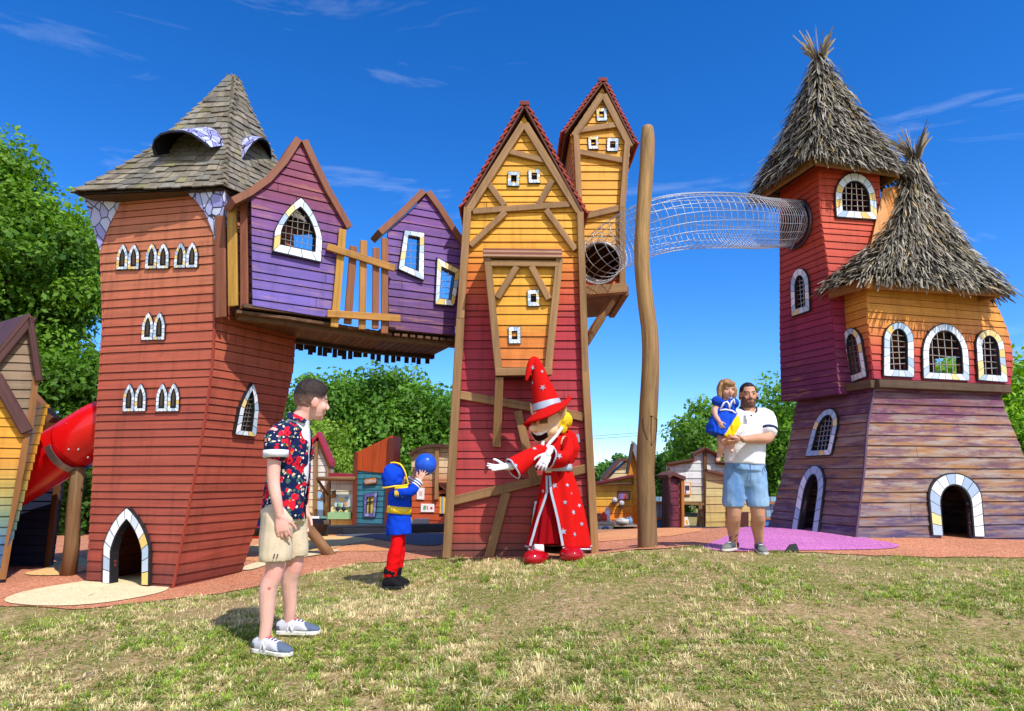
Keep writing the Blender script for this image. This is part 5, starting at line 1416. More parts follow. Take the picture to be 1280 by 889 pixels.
# ---- shaggy thatch
def thatch_roof(corners, apex, prof, n_strand, name_, L=(.22, .44), eave_drop=.1, tuft=46, split=None, col_a=C(172, 164, 148), col_b=C(100, 92, 76), jitter=.05, skip=None):
    m = MB(); z0 = corners[0].z; k = len(corners)
    for i in range(k):
        ca, cb = corners[i], corners[(i + 1) % k]
        m.sheet([[roof_pt(ca, cb, s, t, apex, z0, prof) for s in np.linspace(0, 1, 5)] for t in np.linspace(0, 1, 12)], C(62, 52, 40))
    m.add([c - Vector((0, 0, .02)) for c in corners], [tuple(range(k))], C(50, 40, 30))
    base = m
    areas = []
    for i in range(k): areas.append((corners[i] - corners[(i + 1) % k]).length)
    tot = sum(areas)
    for i in range(k):
        ca, cb = corners[i], corners[(i + 1) % k]
        cnt = int(n_strand * areas[i] / tot)
        for j in range(cnt):
            t = 1 - math.sqrt(rng.random()) * 1.0
            t = max(0.0, t * 1.03 - .02); s = rng.random()
            p = roof_pt(ca, cb, s, min(t, .985), apex, z0, prof); q = roof_pt(ca, cb, s, max(min(t, .985) - .05, 0), apex, z0, prof); r_ = roof_pt(ca, cb, min(s + .03, 1), min(t, .985), apex, z0, prof); r0 = roof_pt(ca, cb, max(s - .03, 0), min(t, .985), apex, z0, prof)
            if t < .05: q = p - (roof_pt(ca, cb, s, .06, apex, z0, prof) - p)
            dn_ = (q - p).normalized(); sd_ = (r_ - r0).normalized(); up = sd_.cross(-dn_).normalized()
            if up.z < 0: up = -up
            dn_ = (dn_ + sd_ * (rng.random() - .5) * .55 ).normalized()
            l = L[0] + (L[1] - L[0]) * rng.random(); w = .007 + .008 * rng.random()
            if t < .10: l *= .62
            lift = .02 + .05 * rng.random() + (.05 if rng.random() < .3 else 0); cu = (rng.random() * 1.4 - .3) * .16
            a = p + up * .01; b = p + dn_ * l * .5 + up * lift; c = p + dn_ * l + up * (lift + cu * l * 2) - Vector((0, 0, .04 * rng.random()))
            g = .36 + .9 * rng.random(); col = mixc(mul(col_a, g), mul(col_b, g), rng.random())
            if rng.random() < .05: col = mul(C(186, 156, 104), g)
            x = sd_ * w + up * (rng.random() - .5) * w * 1.3
            V = [a - x, a + x, b - x, b + x, c - x * .35, c + x * .35]
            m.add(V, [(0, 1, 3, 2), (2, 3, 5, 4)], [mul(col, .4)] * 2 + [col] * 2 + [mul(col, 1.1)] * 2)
    for j in range(tuft):
        a = rng.random() * 6.28; sp = .08 + .42 * rng.random()
        d = Vector((math.cos(a) * sp, math.sin(a) * sp, 1)).normalized(); x = d.cross(Vector((math.sin(a), -math.cos(a), .3))).normalized() * (.012 + .010 * rng.random())
        p = apex - Vector((0, 0, .22)) + Vector((math.cos(a), math.sin(a), 0)) * .05; l = .28 + .30 * rng.random()
        q = p + d * l * .6; r_ = p + d * l + Vector((math.cos(a), math.sin(a), -.3)) * .06
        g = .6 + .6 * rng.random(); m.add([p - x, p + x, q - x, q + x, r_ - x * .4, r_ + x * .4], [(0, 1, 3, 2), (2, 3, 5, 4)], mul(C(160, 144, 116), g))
    return m.build(name_, MATS['thatch'], rt)
def eaveboard(pts, col, name_='eave_board', w=.13, d=.045):
    m = MB()
    for a, b in pts: m.beam(a, b, w, d, (b - a).cross(Vector((0, 0, 1))), col)
    return m.build(name_, MATS['timber'], rt, bevel=.004)
zE = P(1015, 192, 8.55).z
c_n, c_l, c_r = PZ(1015, 192, zE), PZ(945, 240, zE), PZ(1127, 209, zE); c_f = c_l + c_r - c_n
ap = P(1023, 64, 9.35)
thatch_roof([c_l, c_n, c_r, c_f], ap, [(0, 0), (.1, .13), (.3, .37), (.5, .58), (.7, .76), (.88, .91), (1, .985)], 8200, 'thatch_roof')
d_ = Vector((0, 0, -.075)); cen = (c_l + c_r) / 2
ins = lambda p: p.lerp(Vector((cen.x, cen.y, p.z)), .07)
eaveboard([(ins(c_l) + d_, ins(c_n) + d_), (ins(c_n) + d_, ins(c_r) + d_), (ins(c_r) + d_, ins(c_f) + d_), (ins(c_f) + d_, ins(c_l) + d_)], C(164, 124, 72), w=.14)
zE = P(1074, 347, 8.32).z
c_n, c_l, c_r = PZ(1074, 347, zE), PZ(1031, 361, zE), PZ(1256, 358, zE); c_f = c_l + c_r - c_n + Vector((-.3, .7, 0))
c_l2 = c_l + Vector((.0, 0, 0))
ap2 = P(1141, 186, 9.25)
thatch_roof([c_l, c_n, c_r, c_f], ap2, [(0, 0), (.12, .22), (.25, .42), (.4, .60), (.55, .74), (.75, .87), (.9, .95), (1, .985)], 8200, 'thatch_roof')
cen = (c_l + c_r + c_n + c_f) / 4
eaveboard([(ins(c_l) + d_, ins(c_n) + d_), (ins(c_n) + d_, ins(c_r) + d_), (ins(c_r) + d_, ins(c_f) + d_)], C(176, 124, 66), w=.13)
m = MB(); m.tube([P(1075, 360, 8.42), P(1062, 366, 8.95)], .035, 10, C(170, 150, 120)); m.build('rafter_end', MATS['log'], rt)
# small orange gable between the tall storey and the lower thatch
gq = [P(1086, 318, 8.82), P(1116, 300, 8.86), P(1124, 232, 9.15), P(1104, 236, 9.02)]
go = gq[0]; ge = (gq[1] - gq[0]).normalized(); gn = ge.cross(Vector((0, 0, 1))); 
m = MB(); m.prism([gq[0], gq[1], gq[2], gq[3]], Vector((.02, .06, 0)), C(226, 150, 70)); m.build('gable_infill', MATS['plank'], rt)
# ================================================================ the little painted village behind
def hutroot(name, label, px, Y, group='painted play huts behind the towers', cat='play hut'):
    g = ground(px, Y); return thing(name, label, cat, tuple(g), group)
def gsink(f, pts): return f.uvs(pts)
def bar(parent, name, f, a, b, wpx, d=.05, off=.01, col=TIM, mat='timber'):
    m = MB(); timber(m, f, a, b, wpx, d, off, col); return m.build(name, MATS[mat], parent)
def panel(parent, name, f, pts, col, off=.02, th=.02, mat='paint'):
    m = MB(); q = [f.at(*p, off) for p in pts]
    nr_ = f.n(.5, 2)
    if (q[1] - q[0]).cross(q[2] - q[1]).dot(nr_) < 0: q = q[::-1]
    m.prism(q, nr_ * th, col); return m.build(name, MATS[mat], parent)
def backbox(root, f, pts, depth, col, h=.14):
    """side and rear boards so the hut is a solid little house"""
    o = f.uvs(pts); n_ = f.n(.5, 2); dv = -n_ * depth
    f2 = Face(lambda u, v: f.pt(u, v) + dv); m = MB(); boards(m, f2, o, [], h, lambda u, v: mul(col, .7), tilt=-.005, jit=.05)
    q = [f.pt(*p) for p in o]
    for a, b in zip(q, q[1:] + q[:1]):
        if abs((b - a).normalized().z) > .55 or True:
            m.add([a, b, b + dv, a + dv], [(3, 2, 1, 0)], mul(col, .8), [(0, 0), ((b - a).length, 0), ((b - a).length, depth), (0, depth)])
    m.build('side_wall', MATS['plank'], root)
# ---- white gabled hut
YB = 14.5
f = vplane(300, YB, 500, YB); base = 668
def wall(root, f, pts, holes, colf, h=.14, name='wall', mat='plank', vary=.1, gap=.008):
    m = MB(); boards(m, f, f.uvs(pts), [f.uvs(hh) for hh in holes], h, colf, vary=vary, gap=gap); return m.build(name, MATS[mat], root)
WH = [(.0, C(238, 214, 150)), (.7, C(240, 224, 172)), (1.15, C(240, 236, 226)), (3, C(240, 240, 240))]
wcol = lambda u, v: ramp(WH, v)
r = hutroot('gabled_hut', 'white gabled hut with red roof edge and round-topped blue door right of the man', 385, YB)
wp = [(352, base), (413, base), (413, 581), (398.5, 549), (352, 612)]
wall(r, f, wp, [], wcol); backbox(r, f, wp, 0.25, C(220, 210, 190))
for a, b, w in [((396, 553), (395.5, 668), 4), ((411.5, 580), (410.5, 668), 4)]: bar(r, 'post', f, a, b, w)
m = MB()
for a, b in (((399, 546), (415, 583)), ((399, 546), (354, 606))): 
    p, q = f.at(*a), f.at(*b); n_ = f.n(0, 2); m.prism([p + n_ * .12, q + n_ * .12, q - n_ * .25, p - n_ * .25], Vector((0, 0, .10)), C(172, 44, 60))
m.build('roof', MATS['paint'], r)
bar(r, 'rafter', f, (398.5, 552), (412.5, 583), 3.5); bar(r, 'rafter', f, (398, 552), (370, 594), 3.5)
fr = [(393.8, 648), (393.8, 618), (395, 614), (400, 612), (405, 614), (406.2, 618), (406.2, 648)]
panel(r, 'door_frame', f, fr, C(150, 100, 56), .012, .03, 'timber')
dr = panel(r, 'door', f, [(395.4, 647), (395.4, 619), (396.5, 616), (400, 614), (403.5, 616), (404.6, 619), (404.6, 647)], C(150, 196, 232), .044, .008)
bar(r, 'door_rail', f, (394, 623.5), (406, 623.5), 1.6, .02, .045)
panel(r, 'lamp_plate', f, [(402.5, 608), (402.5, 602), (404, 600.5), (405.8, 602), (406, 607), (404.5, 609.5)], C(244, 236, 240), .02, .03)
# ---- low cream hut with the map board
f = vplane(413, YB - .2, 443, YB - .2)
r = hutroot('low_hut', 'low cream hut with a map board and red cap, between white and teal huts', 428, YB)
wp = [(413.6, 668), (444, 668), (444, 596), (413.6, 594)]
CR = [(0, C(236, 210, 120)), (.6, C(238, 222, 168)), (1.1, C(240, 236, 220)), (3, C(240, 238, 230))]
wall(r, f, wp, [], lambda u, v: ramp(CR, v)); backbox(r, f, wp, 1.2, C(214, 200, 160))
m = MB(); a, b = f.at(413, 594), f.at(444, 596); m.beam(a, b, .09, .16, f.n(0, 2), C(150, 40, 56), back=-1.2); m.build('roof_cap', MATS['paint'], r)
pn = panel(r, 'map_board', f, [(419, 633), (441.5, 634), (441.5, 618), (419, 617)], C(196, 220, 226), .02, .03)
k = 0
for x, y, w_, h_, c in [(426, 622, 5, 5, C(240, 214, 120)), (431, 628, 4, 4, C(236, 160, 110)), (432, 621, 4, 3, C(120, 180, 200)), (424, 629, 3, 4, C(150, 200, 140)), (437, 625, 3, 8, C(236, 236, 220))]:
    panel(pn, 'map_patch', f, [(x, y + h_), (x + w_, y + h_), (x + w_, y), (x, y)], c, .052 + .001 * k, .003); k += 1
pc = panel(r, 'counter', f, [(413.8, 648), (440, 648), (440, 640), (413.8, 640)], C(146, 190, 140), .02, .25)
for x in (424, 431.5):
    m = MB(); m.tube([f.at(x, 640, .12), f.at(x, 629, .12)], .015, 6, C(120, 120, 120)); m.ball(f.at(x, 636, .13), .045, n=8, m=6, col=C(60, 60, 70)); m.build('tap', MATS['metal'], r)
# round bar standing in front of both huts
pb = thing('log_rail', 'horizontal round log rail with a slanted brace before the cream hut', 'rail', tuple(ground(420, YB - .5)))
m = MB(); m.tube([P(396, 598.5, YB - .5), P(444, 598.5, YB - .5)], .045, 10, C(150, 112, 74)); m.build('bar', MATS['log'], pb, True)
m = MB(); m.tube([P(397, 600, YB - .45), P(410, 619, YB - .3)], .03, 8, C(130, 96, 64)); m.build('brace', MATS['log'], pb, True)
m = MB(); m.tube([P(417, 613, YB - .3), P(417, 622, YB - .3)], .05, 8, C(150, 112, 70)); m.build('stub', MATS['log'], pb, True)
# ---- teal and orange leaning hut
f = vplane(440, 14.25, 495, 14.0)
r = hutroot('leaning_hut', 'tall teal hut under a slanted orange top with a crazed window', 465, 14)
TE = C(64, 138, 158)
wall(r, f, [(444, 668), (482, 668), (485, 591), (447, 588)], [], lambda u, v: ramp([(0, C(54, 120, 150)), (1.6, C(66, 142, 160)), (2, C(84, 160, 172))], v), h=.11)
m = MB(); fo = f; orp = [(446, 588), (486, 592), (492, 544), (445.5, 566)]
fv = Face(lambda u, v: f.pt(v, u, .02), (2.0, .5))
# upright boards: swap the axes
q = [(v, u) for u, v in f.uvs(orp)]
boards(m, Face(lambda u, v: f.pt(v, u, .03)), q[::-1], [], .13, lambda u, v: C(202, 84, 30), tilt=-.004, gap=.005, thick=-.02); m.build('top_panel', MATS['plank'], r)
backbox(r, f, [(445, 668), (488, 668), (492, 545), (445.5, 567)], 0.35, C(110, 46, 36))
bar(r, 'post', f, (446, 566), (443.6, 668), 4.5, .06, .01, C(126, 60, 40)); bar(r, 'post', f, (490, 548), (484.5, 668), 7, .05, .01, C(120, 52, 38))
sg = panel(r, 'sign', f, [(457, 606.5), (472, 604.5), (472, 596.3), (457, 598)], C(96, 56, 34), .02, .03)
panel(sg, 'sign_face', f, [(458, 605.2), (471.2, 603.5), (471.2, 597.4), (458, 599.2)], C(206, 140, 80), .051, .004)
cu = bpy.data.curves.new('sign_lettering', 'FONT'); cu.body = 'Coiffeur'; cu.size = .085; cu.align_x = 'CENTER'; cu.align_y = 'CENTER'; cu.extrude = .002
to = bpy.data.objects.new('sign_lettering', cu)
dg = bpy.context.evaluated_depsgraph_get(); COLL.objects.link(to); dg.update()
tm = bpy.data.meshes.new_from_object(to.evaluated_get(dg)); bpy.data.objects.remove(to)
def mesh_to_mb(me, M4, col):
    m = MB(); m.add([M4 @ v.co for v in me.vertices], [tuple(p.vertices) for p in me.polygons], col); return m
ctr = f.at(464.6, 601.4, .058); ex = f.e; ez = (f.at(464.6, 598, .058) - f.at(464.6, 604, .058)).normalized(); ex = (ex + Vector((0, 0, .10))).normalized(); ey = ez
M4 = Matrix.Translation(ctr) @ Matrix((( ex.x, ey.x, f.n(0, 2).x), (ex.y, ey.y, f.n(0, 2).y), (ex.z, ey.z, f.n(0, 2).z))).to_4x4()
mesh_to_mb(tm, M4, C(214, 216, 230)).build('lettering', MATS['paint'], sg)
q = [(455.5, 645.5), (470, 647), (456.5, 617.5), (473, 615)]
build_window(f, q, sh_quad(), r, ix=.22, it=.16, ib=.16, tile=.11, cream=0, off=.02, th=.02, pane=C(206, 196, 110), pal=[C(120, 120, 190), C(150, 156, 214), C(100, 100, 170)], line=.14)
m = MB()
for a, b in (((463.5, 622), (463, 641)), ((459, 628), (469.5, 626.5))): m.beam(f.at(*a, .02), f.at(*b, .02), .02, .02, f.n(0, 2), (.03, .03, .03))
m.build('glazing_bar', MATS['dark'], r)
# ---- orange round-roofed hut
f = vplane(510, 14.2, 590, 14.2)
r = hutroot('round_roof_hut', 'orange hut with cream upper boards and an arched roof, right of the boy', 545, 14.2)
arc = [(548.5 + 36 * math.cos(a) * .95, 573 - 14 * math.sin(a)) for a in np.linspace(0.12, math.pi - .12, 12)]
OR = [(0, C(196, 78, 40)), (.8, C(206, 92, 48)), (1.1, C(222, 130, 84)), (1.35, C(232, 200, 160)), (2, C(236, 214, 170)), (3, C(236, 214, 170))]
wp = [(515, 668), (583, 668)] + arc
wall(r, f, wp, [], lambda u, v: ramp(OR, v)); backbox(r, f, wp, 1.3, C(170, 84, 50))
m = MB(); L_ = [f.at(*p) for p in arc[::-1]]; slab(m, L_, f.n(0, 2), .06, .14, 1.4, C(92, 58, 46)); m.build('roof', MATS['timber'], r)
bar(r, 'post', f, (547, 559), (546, 624), 4.5, .08); bar(r, 'beam', f, (548, 604), (580, 605), 2.5, .06, .02, C(120, 64, 40)); bar(r, 'brace', f, (550, 605), (562, 617), 2.5, .05, .02, C(110, 56, 36))
k1 = panel(r, 'poster', f, [(521, 624), (530.5, 624.5), (531, 610), (522, 609)], C(238, 234, 232), .02, .015)
panel(k1, 'poster_print', f, [(524.5, 619), (528, 619), (528, 614), (524.5, 614)], C(226, 186, 170), .037, .003)
k1 = panel(r, 'poster', f, [(526, 640), (543, 640), (543, 630), (526.5, 629.5)], C(240, 236, 236), .02, .015)
def cross(cx_, cy_, s_, col, nm):
    m = MB()
    for a, b in (((cx_ - s_, cy_), (cx_ + s_, cy_)), ((cx_, cy_ - s_), (cx_, cy_ + s_))): m.beam(f.at(*a, .036), f.at(*b, .036), .025, .003 + .001 * (a[0] == cx_), f.n(0, 2), col)
    m.build(nm, MATS['paint'], k1)
cross(539.5, 635, 1.6, C(214, 40, 50), 'red_cross')
m = MB(); m.beam(f.at(530.5, 637, .036), f.at(531.5, 632, .036), .05, .003, f.n(0, 2), C(90, 170, 110)); m.beam(f.at(534.5, 637, .036), f.at(534.5, 632.5, .036), .03, .003, f.n(0, 2), C(200, 150, 140)); m.build('poster_print', MATS['paint'], k1)
panel(r, 'doorway', f, [(549, 668), (582, 668), (582, 608), (549, 606)], C(40, 24, 20), .004, .004, 'dark')
for i, c in enumerate([C(232, 180, 70), C(120, 160, 200), C(236, 190, 84), C(230, 170, 60), C(120, 150, 200)]):
    x = 549.5 + i * 2.2; panel(r, 'curtain_strip', f, [(x, 642), (x + 2, 642), (x + 2.2, 621), (x + .2, 621)], c, .012 + .002 * (i % 2), .006, 'matte')
panel(r, 'low_wall', f, [(547, 668), (583, 668), (583, 646), (556, 642), (547, 655)], C(120, 44, 30), .02, .03, 'plank')
sk = hutroot('play_sink', 'small grey play sink unit beside the orange hut wall', 527, 13.7, None, 'sink')
fs = vplane(510, 13.7, 590, 13.7)
panel(sk, 'body', fs, [(515, 666), (533, 666), (533.5, 653), (515, 652)], C(150, 140, 128), 0, .25)
panel(sk, 'basin', fs, [(514, 653), (536.5, 655.5), (537.5, 648), (520, 648), (514, 651)], C(176, 172, 166), .02, .3)
# dark rail running across in front of the huts
kr = thing('low_kerb_rail', 'long black low rail lying in front of the hut row', 'kerb rail', tuple(ground(470, 13.2)))
m = MB(); g0, g1 = ground(386, 13.1), ground(600, 13.4)
m.beam(g0 + Vector((0, 0, .10)), g1 + Vector((0, 0, .10)), .16, .14, (0, -1, 0), C(34, 34, 44), back=-.1); m.build('rail', MATS['paint'], kr, bevel=.02)
m = MB(); m.beam(P(430, 663, 13.0), P(512, 664, 13.1), .09, .12, (0, -1, 0), C(46, 46, 56)); m.build('top_rail', MATS['paint'], kr)
# logs and map table of the climbing corner
lg = thing('climbing_logs', 'leaning and lying brown logs of a low climbing frame behind the man', 'climbing logs', tuple(ground(400, 10.2)))
m = MB(); b0 = G(413, 694); tpp = P(381, 655, b0.y + .25); m.tube([b0 - Vector((-.02, 0, .03)), b0.lerp(tpp, .5), tpp + (tpp - b0) * .5], .065, 12, C(150, 108, 70)); m.build('leaning_log', MATS['log'], lg, True)
m = MB(); yy = b0.y + .55; m.tube([P(360, 660, yy), P(402, 657, yy + .3)], .085, 12, C(128, 98, 70)); m.build('lying_log', MATS['log'], lg, True)
m = MB(); m.tube([P(296, 667, yy + .8), P(333, 664, yy + .5)], .06, 12, C(150, 120, 84)); m.build('lying_log', MATS['log'], lg, True)
m = MB(); p = P(340, 634, yy + .2); m.tube([P(318, 640, yy + .4), P(334, 650, yy)], .06, 12, C(140, 104, 66)); m.build('cross_log', MATS['log'], lg, True)
tb = thing('map_table', 'slanted play table with a printed white top beside the lying log', 'table', tuple(ground(400, 12.2)))
ft = vplane(380, 12.2, 420, 12.2)
m = MB(); q = [P(383, 656, 12.0), P(412, 655.5, 12.0), P(408, 648.5, 12.5), P(386, 649, 12.5)]; m.prism(q, Vector((0, 0, .04)), C(112, 96, 74)); m.build('tabletop', MATS['timber'], tb)
m = MB(); q = [P(388, 652, 12.15) + Vector((0, 0, .05)), P(399, 652, 12.15) + Vector((0, 0, .05)), P(399, 649.3, 12.4) + Vector((0, 0, .05)), P(389, 649.3, 12.4) + Vector((0, 0, .05))]; m.prism(q, Vector((0, 0, .004)), C(240, 238, 232)); m.build('printed_sheet', MATS['paint'], tb)
m = MB(); q = [P(400, 652, 12.15) + Vector((0, 0, .05)), P(409, 652, 12.15) + Vector((0, 0, .05)), P(407, 649.3, 12.4) + Vector((0, 0, .05)), P(400.4, 649.3, 12.4) + Vector((0, 0, .05))]; m.prism(q, Vector((0, 0, .004)), C(96, 150, 128)); m.build('printed_sheet', MATS['paint'], tb)
for x in (389, 407):
    m = MB(); a = P(x, 655, 12.25); m.beam(Vector((a.x, a.y, tz1(a.x, a.y) - .03)), a, .1, .1, (0, -1, 0), C(60, 52, 50)); m.build('leg', MATS['timber'], tb)
# red and dark blue play boat corner behind the red tower
bt = thing('play_cart', 'red and blue play vehicle half hidden behind the red tower', 'play vehicle', tuple(ground(322, 12.5)))
fc = vplane(300, 12.5, 340, 12.5)
panel(bt, 'body', fc, [(308, 671), (333, 671), (333, 656), (322, 660), (312, 664)], C(226, 40, 30), 0, .3, 'plastic')
panel(bt, 'hood', fc, [(316, 664), (331, 657), (331, 648), (320, 650)], C(30, 40, 90), -.05, .3, 'plastic')
panel(bt, 'base', fc, [(306, 674), (334, 674), (334, 670), (306, 670.5)], C(30, 30, 40), -.02, .4)

# ---- yellow kitchen hut
f = vplane(740, 14.0, 800, 14.0)
r = hutroot('kitchen_hut', 'open yellow and orange kitchen hut between the timbered tower and the log pole', 770, 14)
YK = [(0, C(214, 112, 36)), (.45, C(226, 140, 40)), (.75, C(242, 186, 66)), (1.1, C(246, 206, 96)), (3, C(244, 204, 92))]
fk = vplane(740, 14.6, 800, 14.6)
wp = [(741, 668), (791, 668), (790, 595), (741, 604)]
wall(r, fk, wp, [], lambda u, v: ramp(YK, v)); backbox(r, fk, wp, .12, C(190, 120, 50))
m = MB(); a, b = fk.at(789.5, 600), P(796.5, 600, 14.25)
sf = Face(lambda u, v, a=Vector((a.x, a.y, 0)), e=(Vector((b.x, b.y, 0)) - Vector((a.x, a.y, 0))).normalized(): a + e * u + Vector((0, 0, v)))
Lk = (b - a); Lk.z = 0; zb_ = tz1(a.x, a.y) - .05; zt_ = fk.at(789, 595).z
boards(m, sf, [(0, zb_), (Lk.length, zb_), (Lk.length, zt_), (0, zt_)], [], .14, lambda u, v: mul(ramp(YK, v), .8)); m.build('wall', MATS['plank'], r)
panel(r, 'gable', fk, [(783, 596), (798, 596), (798, 590), (789.5, 557)], C(222, 150, 50), .0, .05, 'plank')
m = MB(); p = fk.at(789, 554, .15); q_ = fk.at(798.5, 592, .15); bkv = Vector((0.0, -.0, 0)); m.prism([p, q_, q_ + Vector((.35, .9, 0)), p + Vector((.25, .9, 0))], Vector((-.03, 0, .05)), C(116, 118, 128)); m.build('slate_roof', MATS['clay'], r)
bar(r, 'barge_board', fk, (789.5, 555), (783, 592), 2.6, .16, .0, C(90, 60, 44)); bar(r, 'roof_edge', fk, (740, 604.5), (790, 594.5), 2.4, .2, .0, C(120, 36, 50)); bar(r, 'eave_rail', fk, (741, 605), (797, 604), 2, .12, .05, C(110, 80, 60)); bar(r, 'post', f, (743, 604), (743, 668), 3, .06, 0, C(130, 60, 44))
k1 = panel(r, 'picture_frame', fk, [(771, 625), (787, 625), (787, 614), (771.5, 614)], C(92, 54, 40), .02, .03, 'timber')
panel(k1, 'picture', fk, [(772.3, 624), (786, 624), (786, 615.2), (772.8, 615.2)], C(150, 110, 120), .051, .003)
for i, (x, w_, h_, c) in enumerate([(773, 2, 6, C(80, 90, 180)), (776, 2, 7, C(140, 110, 190)), (779, 2.2, 5, C(210, 70, 70)), (782, 1.6, 6, C(220, 200, 190))]): panel(k1, 'picture_shape', fk, [(x, 623.5), (x + w_, 623.5), (x + w_, 623.5 - h_), (x, 623.5 - h_)], c, .055 + .001 * i, .002)
for x, y in ((767, 628), (775.5, 632)):
    kk = panel(r, 'wall_basket', fk, [(x - 2, y + 3), (x + 3, y + 3), (x + 3, y - 1), (x - 2, y - 1)], C(60, 46, 44), .02, .12, 'matte'); m = MB(); m.ball(fk.at(x + .5, y - 3, .1), .06, n=8, m=6, col=C(190, 190, 200)); m.build('basket_toy', MATS['paint'], kk)
st = hutroot('play_stove', 'white play stove with a round dial under the yellow wall', 754, 13.6, None, 'play stove')
fs = vplane(740, 13.6, 800, 13.6)
panel(st, 'cabinet', fs, [(745.5, 668), (764, 668), (764, 653), (745.5, 653)], C(216, 206, 188), 0, .3); panel(st, 'worktop', fs, [(743, 653.5), (765.5, 653.5), (765.5, 651.3), (744, 651.3)], C(200, 190, 176), -.3, .65)
dd = panel(st, 'dial_panel', fs, [(747, 666), (761, 666), (761, 656), (747, 656)], C(236, 234, 230), .302, .012)
m = MB(); m.tube([fs.at(754 + 4.5 * math.cos(a), 662 - 4.5 * math.sin(a), .325) for a in np.linspace(0, math.pi, 12)], .022, 6, C(80, 130, 170)); m.build('dial', MATS['paint'], dd, True)
sh = hutroot('kitchen_shelf', 'narrow grey shelf right of the play stove in the kitchen hut', 778, 14.0, None, 'shelf')
panel(sh, 'shelf_board', f, [(765.5, 657), (793, 657), (793, 655), (765.5, 655)], C(176, 164, 150), -.1, .4); panel(sh, 'shelf_back', f, [(766, 668), (792, 668), (792, 658), (766, 658)], C(92, 52, 30), -.1, .1, 'plank')
def pot(label, px, py, Y, rr_, h_, col, name='toy_pot', cat='toy pot'):
    t = thing(name, label, cat, tuple(P(px, py, Y))); c = P(px, py, Y); m = MB()
    m.tube([c, c + Vector((0, 0, h_ * .2)), c + Vector((0, 0, h_))], [rr_ * .8, rr_, rr_], 12, col); m.build('body', MATS['paint'], t, True)
    m = MB(); m.tube([c + Vector((0, 0, h_)), c + Vector((0, 0, h_ * 1.15)), c + Vector((0, 0, h_ * 1.35))], [rr_ * .9, rr_ * .5, rr_ * .18], 10, mul(col, .8)); m.build('lid', MATS['paint'], t, True)
pot('brown toy pan on the white play stove', 748.5, 651, 13.45, .09, .1, C(150, 90, 60)); pot('red toy kettle on the white play stove', 755, 651, 13.45, .07, .12, C(220, 50, 40)); pot('pale bottle at the right end of the play stove', 759.5, 651, 13.45, .05, .2, C(214, 210, 226), 'toy_bottle', 'toy bottle')
pot('grey bowl on the kitchen hut shelf', 777.5, 655, 13.8, .14, .09, C(206, 200, 190), 'toy_bowl', 'toy bowl'); pot('left one of two blue toy jars on the kitchen hut shelf', 784.5, 655, 13.8, .045, .1, C(110, 150, 190), 'toy_jar', 'toy jar'); pot('right one of two blue toy jars on the kitchen hut shelf', 787.8, 655, 13.8, .045, .11, C(110, 150, 190), 'toy_jar', 'toy jar')
# cream gable behind the kitchen
f = vplane(750, 17, 800, 17)
r = hutroot('cream_gable_hut', 'cream hut with brown roof edge rising behind the yellow kitchen hut', 775, 17)
wp = [(757, 668), (800, 668), (800, 575), (786, 574.5), (757, 600)]
wall(r, f, wp, [], lambda u, v: C(232, 216, 168)); backbox(r, f, wp, 1.0, C(200, 180, 140))
m = MB(); slab(m, [f.at(755.5, 600), f.at(775, 577), f.at(801, 575)], f.n(0, 2), .07, .15, .5, C(110, 70, 58)); m.build('roof', MATS['timber'], r)
# ---- white stepped-front hut
f = vplane(830, 14.6, 960, 14.6)
r = hutroot('stepped_front_hut', 'white and cream hut with a stepped brown-trimmed front behind the father', 890, 14.6)
ol_ = [(833, 668), (948, 668), (948, 588), (932, 586), (906, 583), (895, 579), (895, 570), (879, 563), (865, 570), (865, 577), (833, 583)]
SW = [(0, C(232, 212, 158)), (.75, C(238, 222, 176)), (1.0, C(240, 234, 220)), (1.15, C(240, 240, 242)), (4, C(240, 240, 242))]
hole = [(853.5, 657), (876, 657), (874, 629), (853.5, 629)]
wall(r, f, ol_, [hole], lambda u, v: ramp(SW, v), h=.16); 
m = MB(); o_ = f.uvs(ol_); n_ = f.n(0, 2)
for a, b, w in [((833, 582), (865, 576.5), 3), ((865, 577), (865, 569), 3), ((864, 570), (879.5, 562), 3), ((879, 562), (896, 570), 3), ((895, 569), (895, 579.5), 3), ((895, 579), (950, 587), 3)]:
    m = MB(); timber(m, f, a, b, w, .10, .0, C(170, 106, 44)); m.build('trim', MATS['timber'], r)
    m = MB(); timber(m, f, (a[0], a[1] - 2), (b[0], b[1] - 2), 2, .2, -.05, C(106, 66, 52)); m.build('cap', MATS['timber'], r)
bar(r, 'post', f, (880.5, 565), (882, 660), 3.5, .06, .01, C(116, 76, 46)); bar(r, 'post', f, (835, 585), (835, 668), 3, .05); bar(r, 'beam', f, (852, 629), (879, 630), 3, .06); bar(r, 'post', f, (875, 628), (872, 657), 3.5, .07)
bar(r, 'sill', f, (853, 659), (894, 660), 3, .3, -.05, C(196, 176, 150))
k1 = panel(r, 'poster_frame', f, [(853.5, 618.5), (863, 618.5), (863, 603), (854, 603)], C(232, 160, 66), .02, .025); panel(k1, 'poster', f, [(854.8, 617.2), (861.8, 617.2), (861.8, 604.2), (855.2, 604.2)], C(240, 234, 226), .046, .003)
panel(k1, 'poster_print', f, [(855.5, 613), (861, 613), (861, 607), (855.5, 607)], C(70, 66, 90), .051, .002); panel(k1, 'poster_print', f, [(855.3, 617), (857, 617), (857, 613.5), (855.3, 613.5)], C(120, 96, 190), .051, .002)
fl_ = vplane(830, 13.9, 960, 14.2)
m = MB(); boards(m, fl_, fl_.uvs([(882, 663), (950, 663), (953, 606), (883, 589)]), [], .16, lambda u, v: ramp([(0, C(196, 170, 96)), (1, C(216, 196, 134)), (2, C(222, 206, 156))], v)); m.build('lower_wall', MATS['plank'], r)
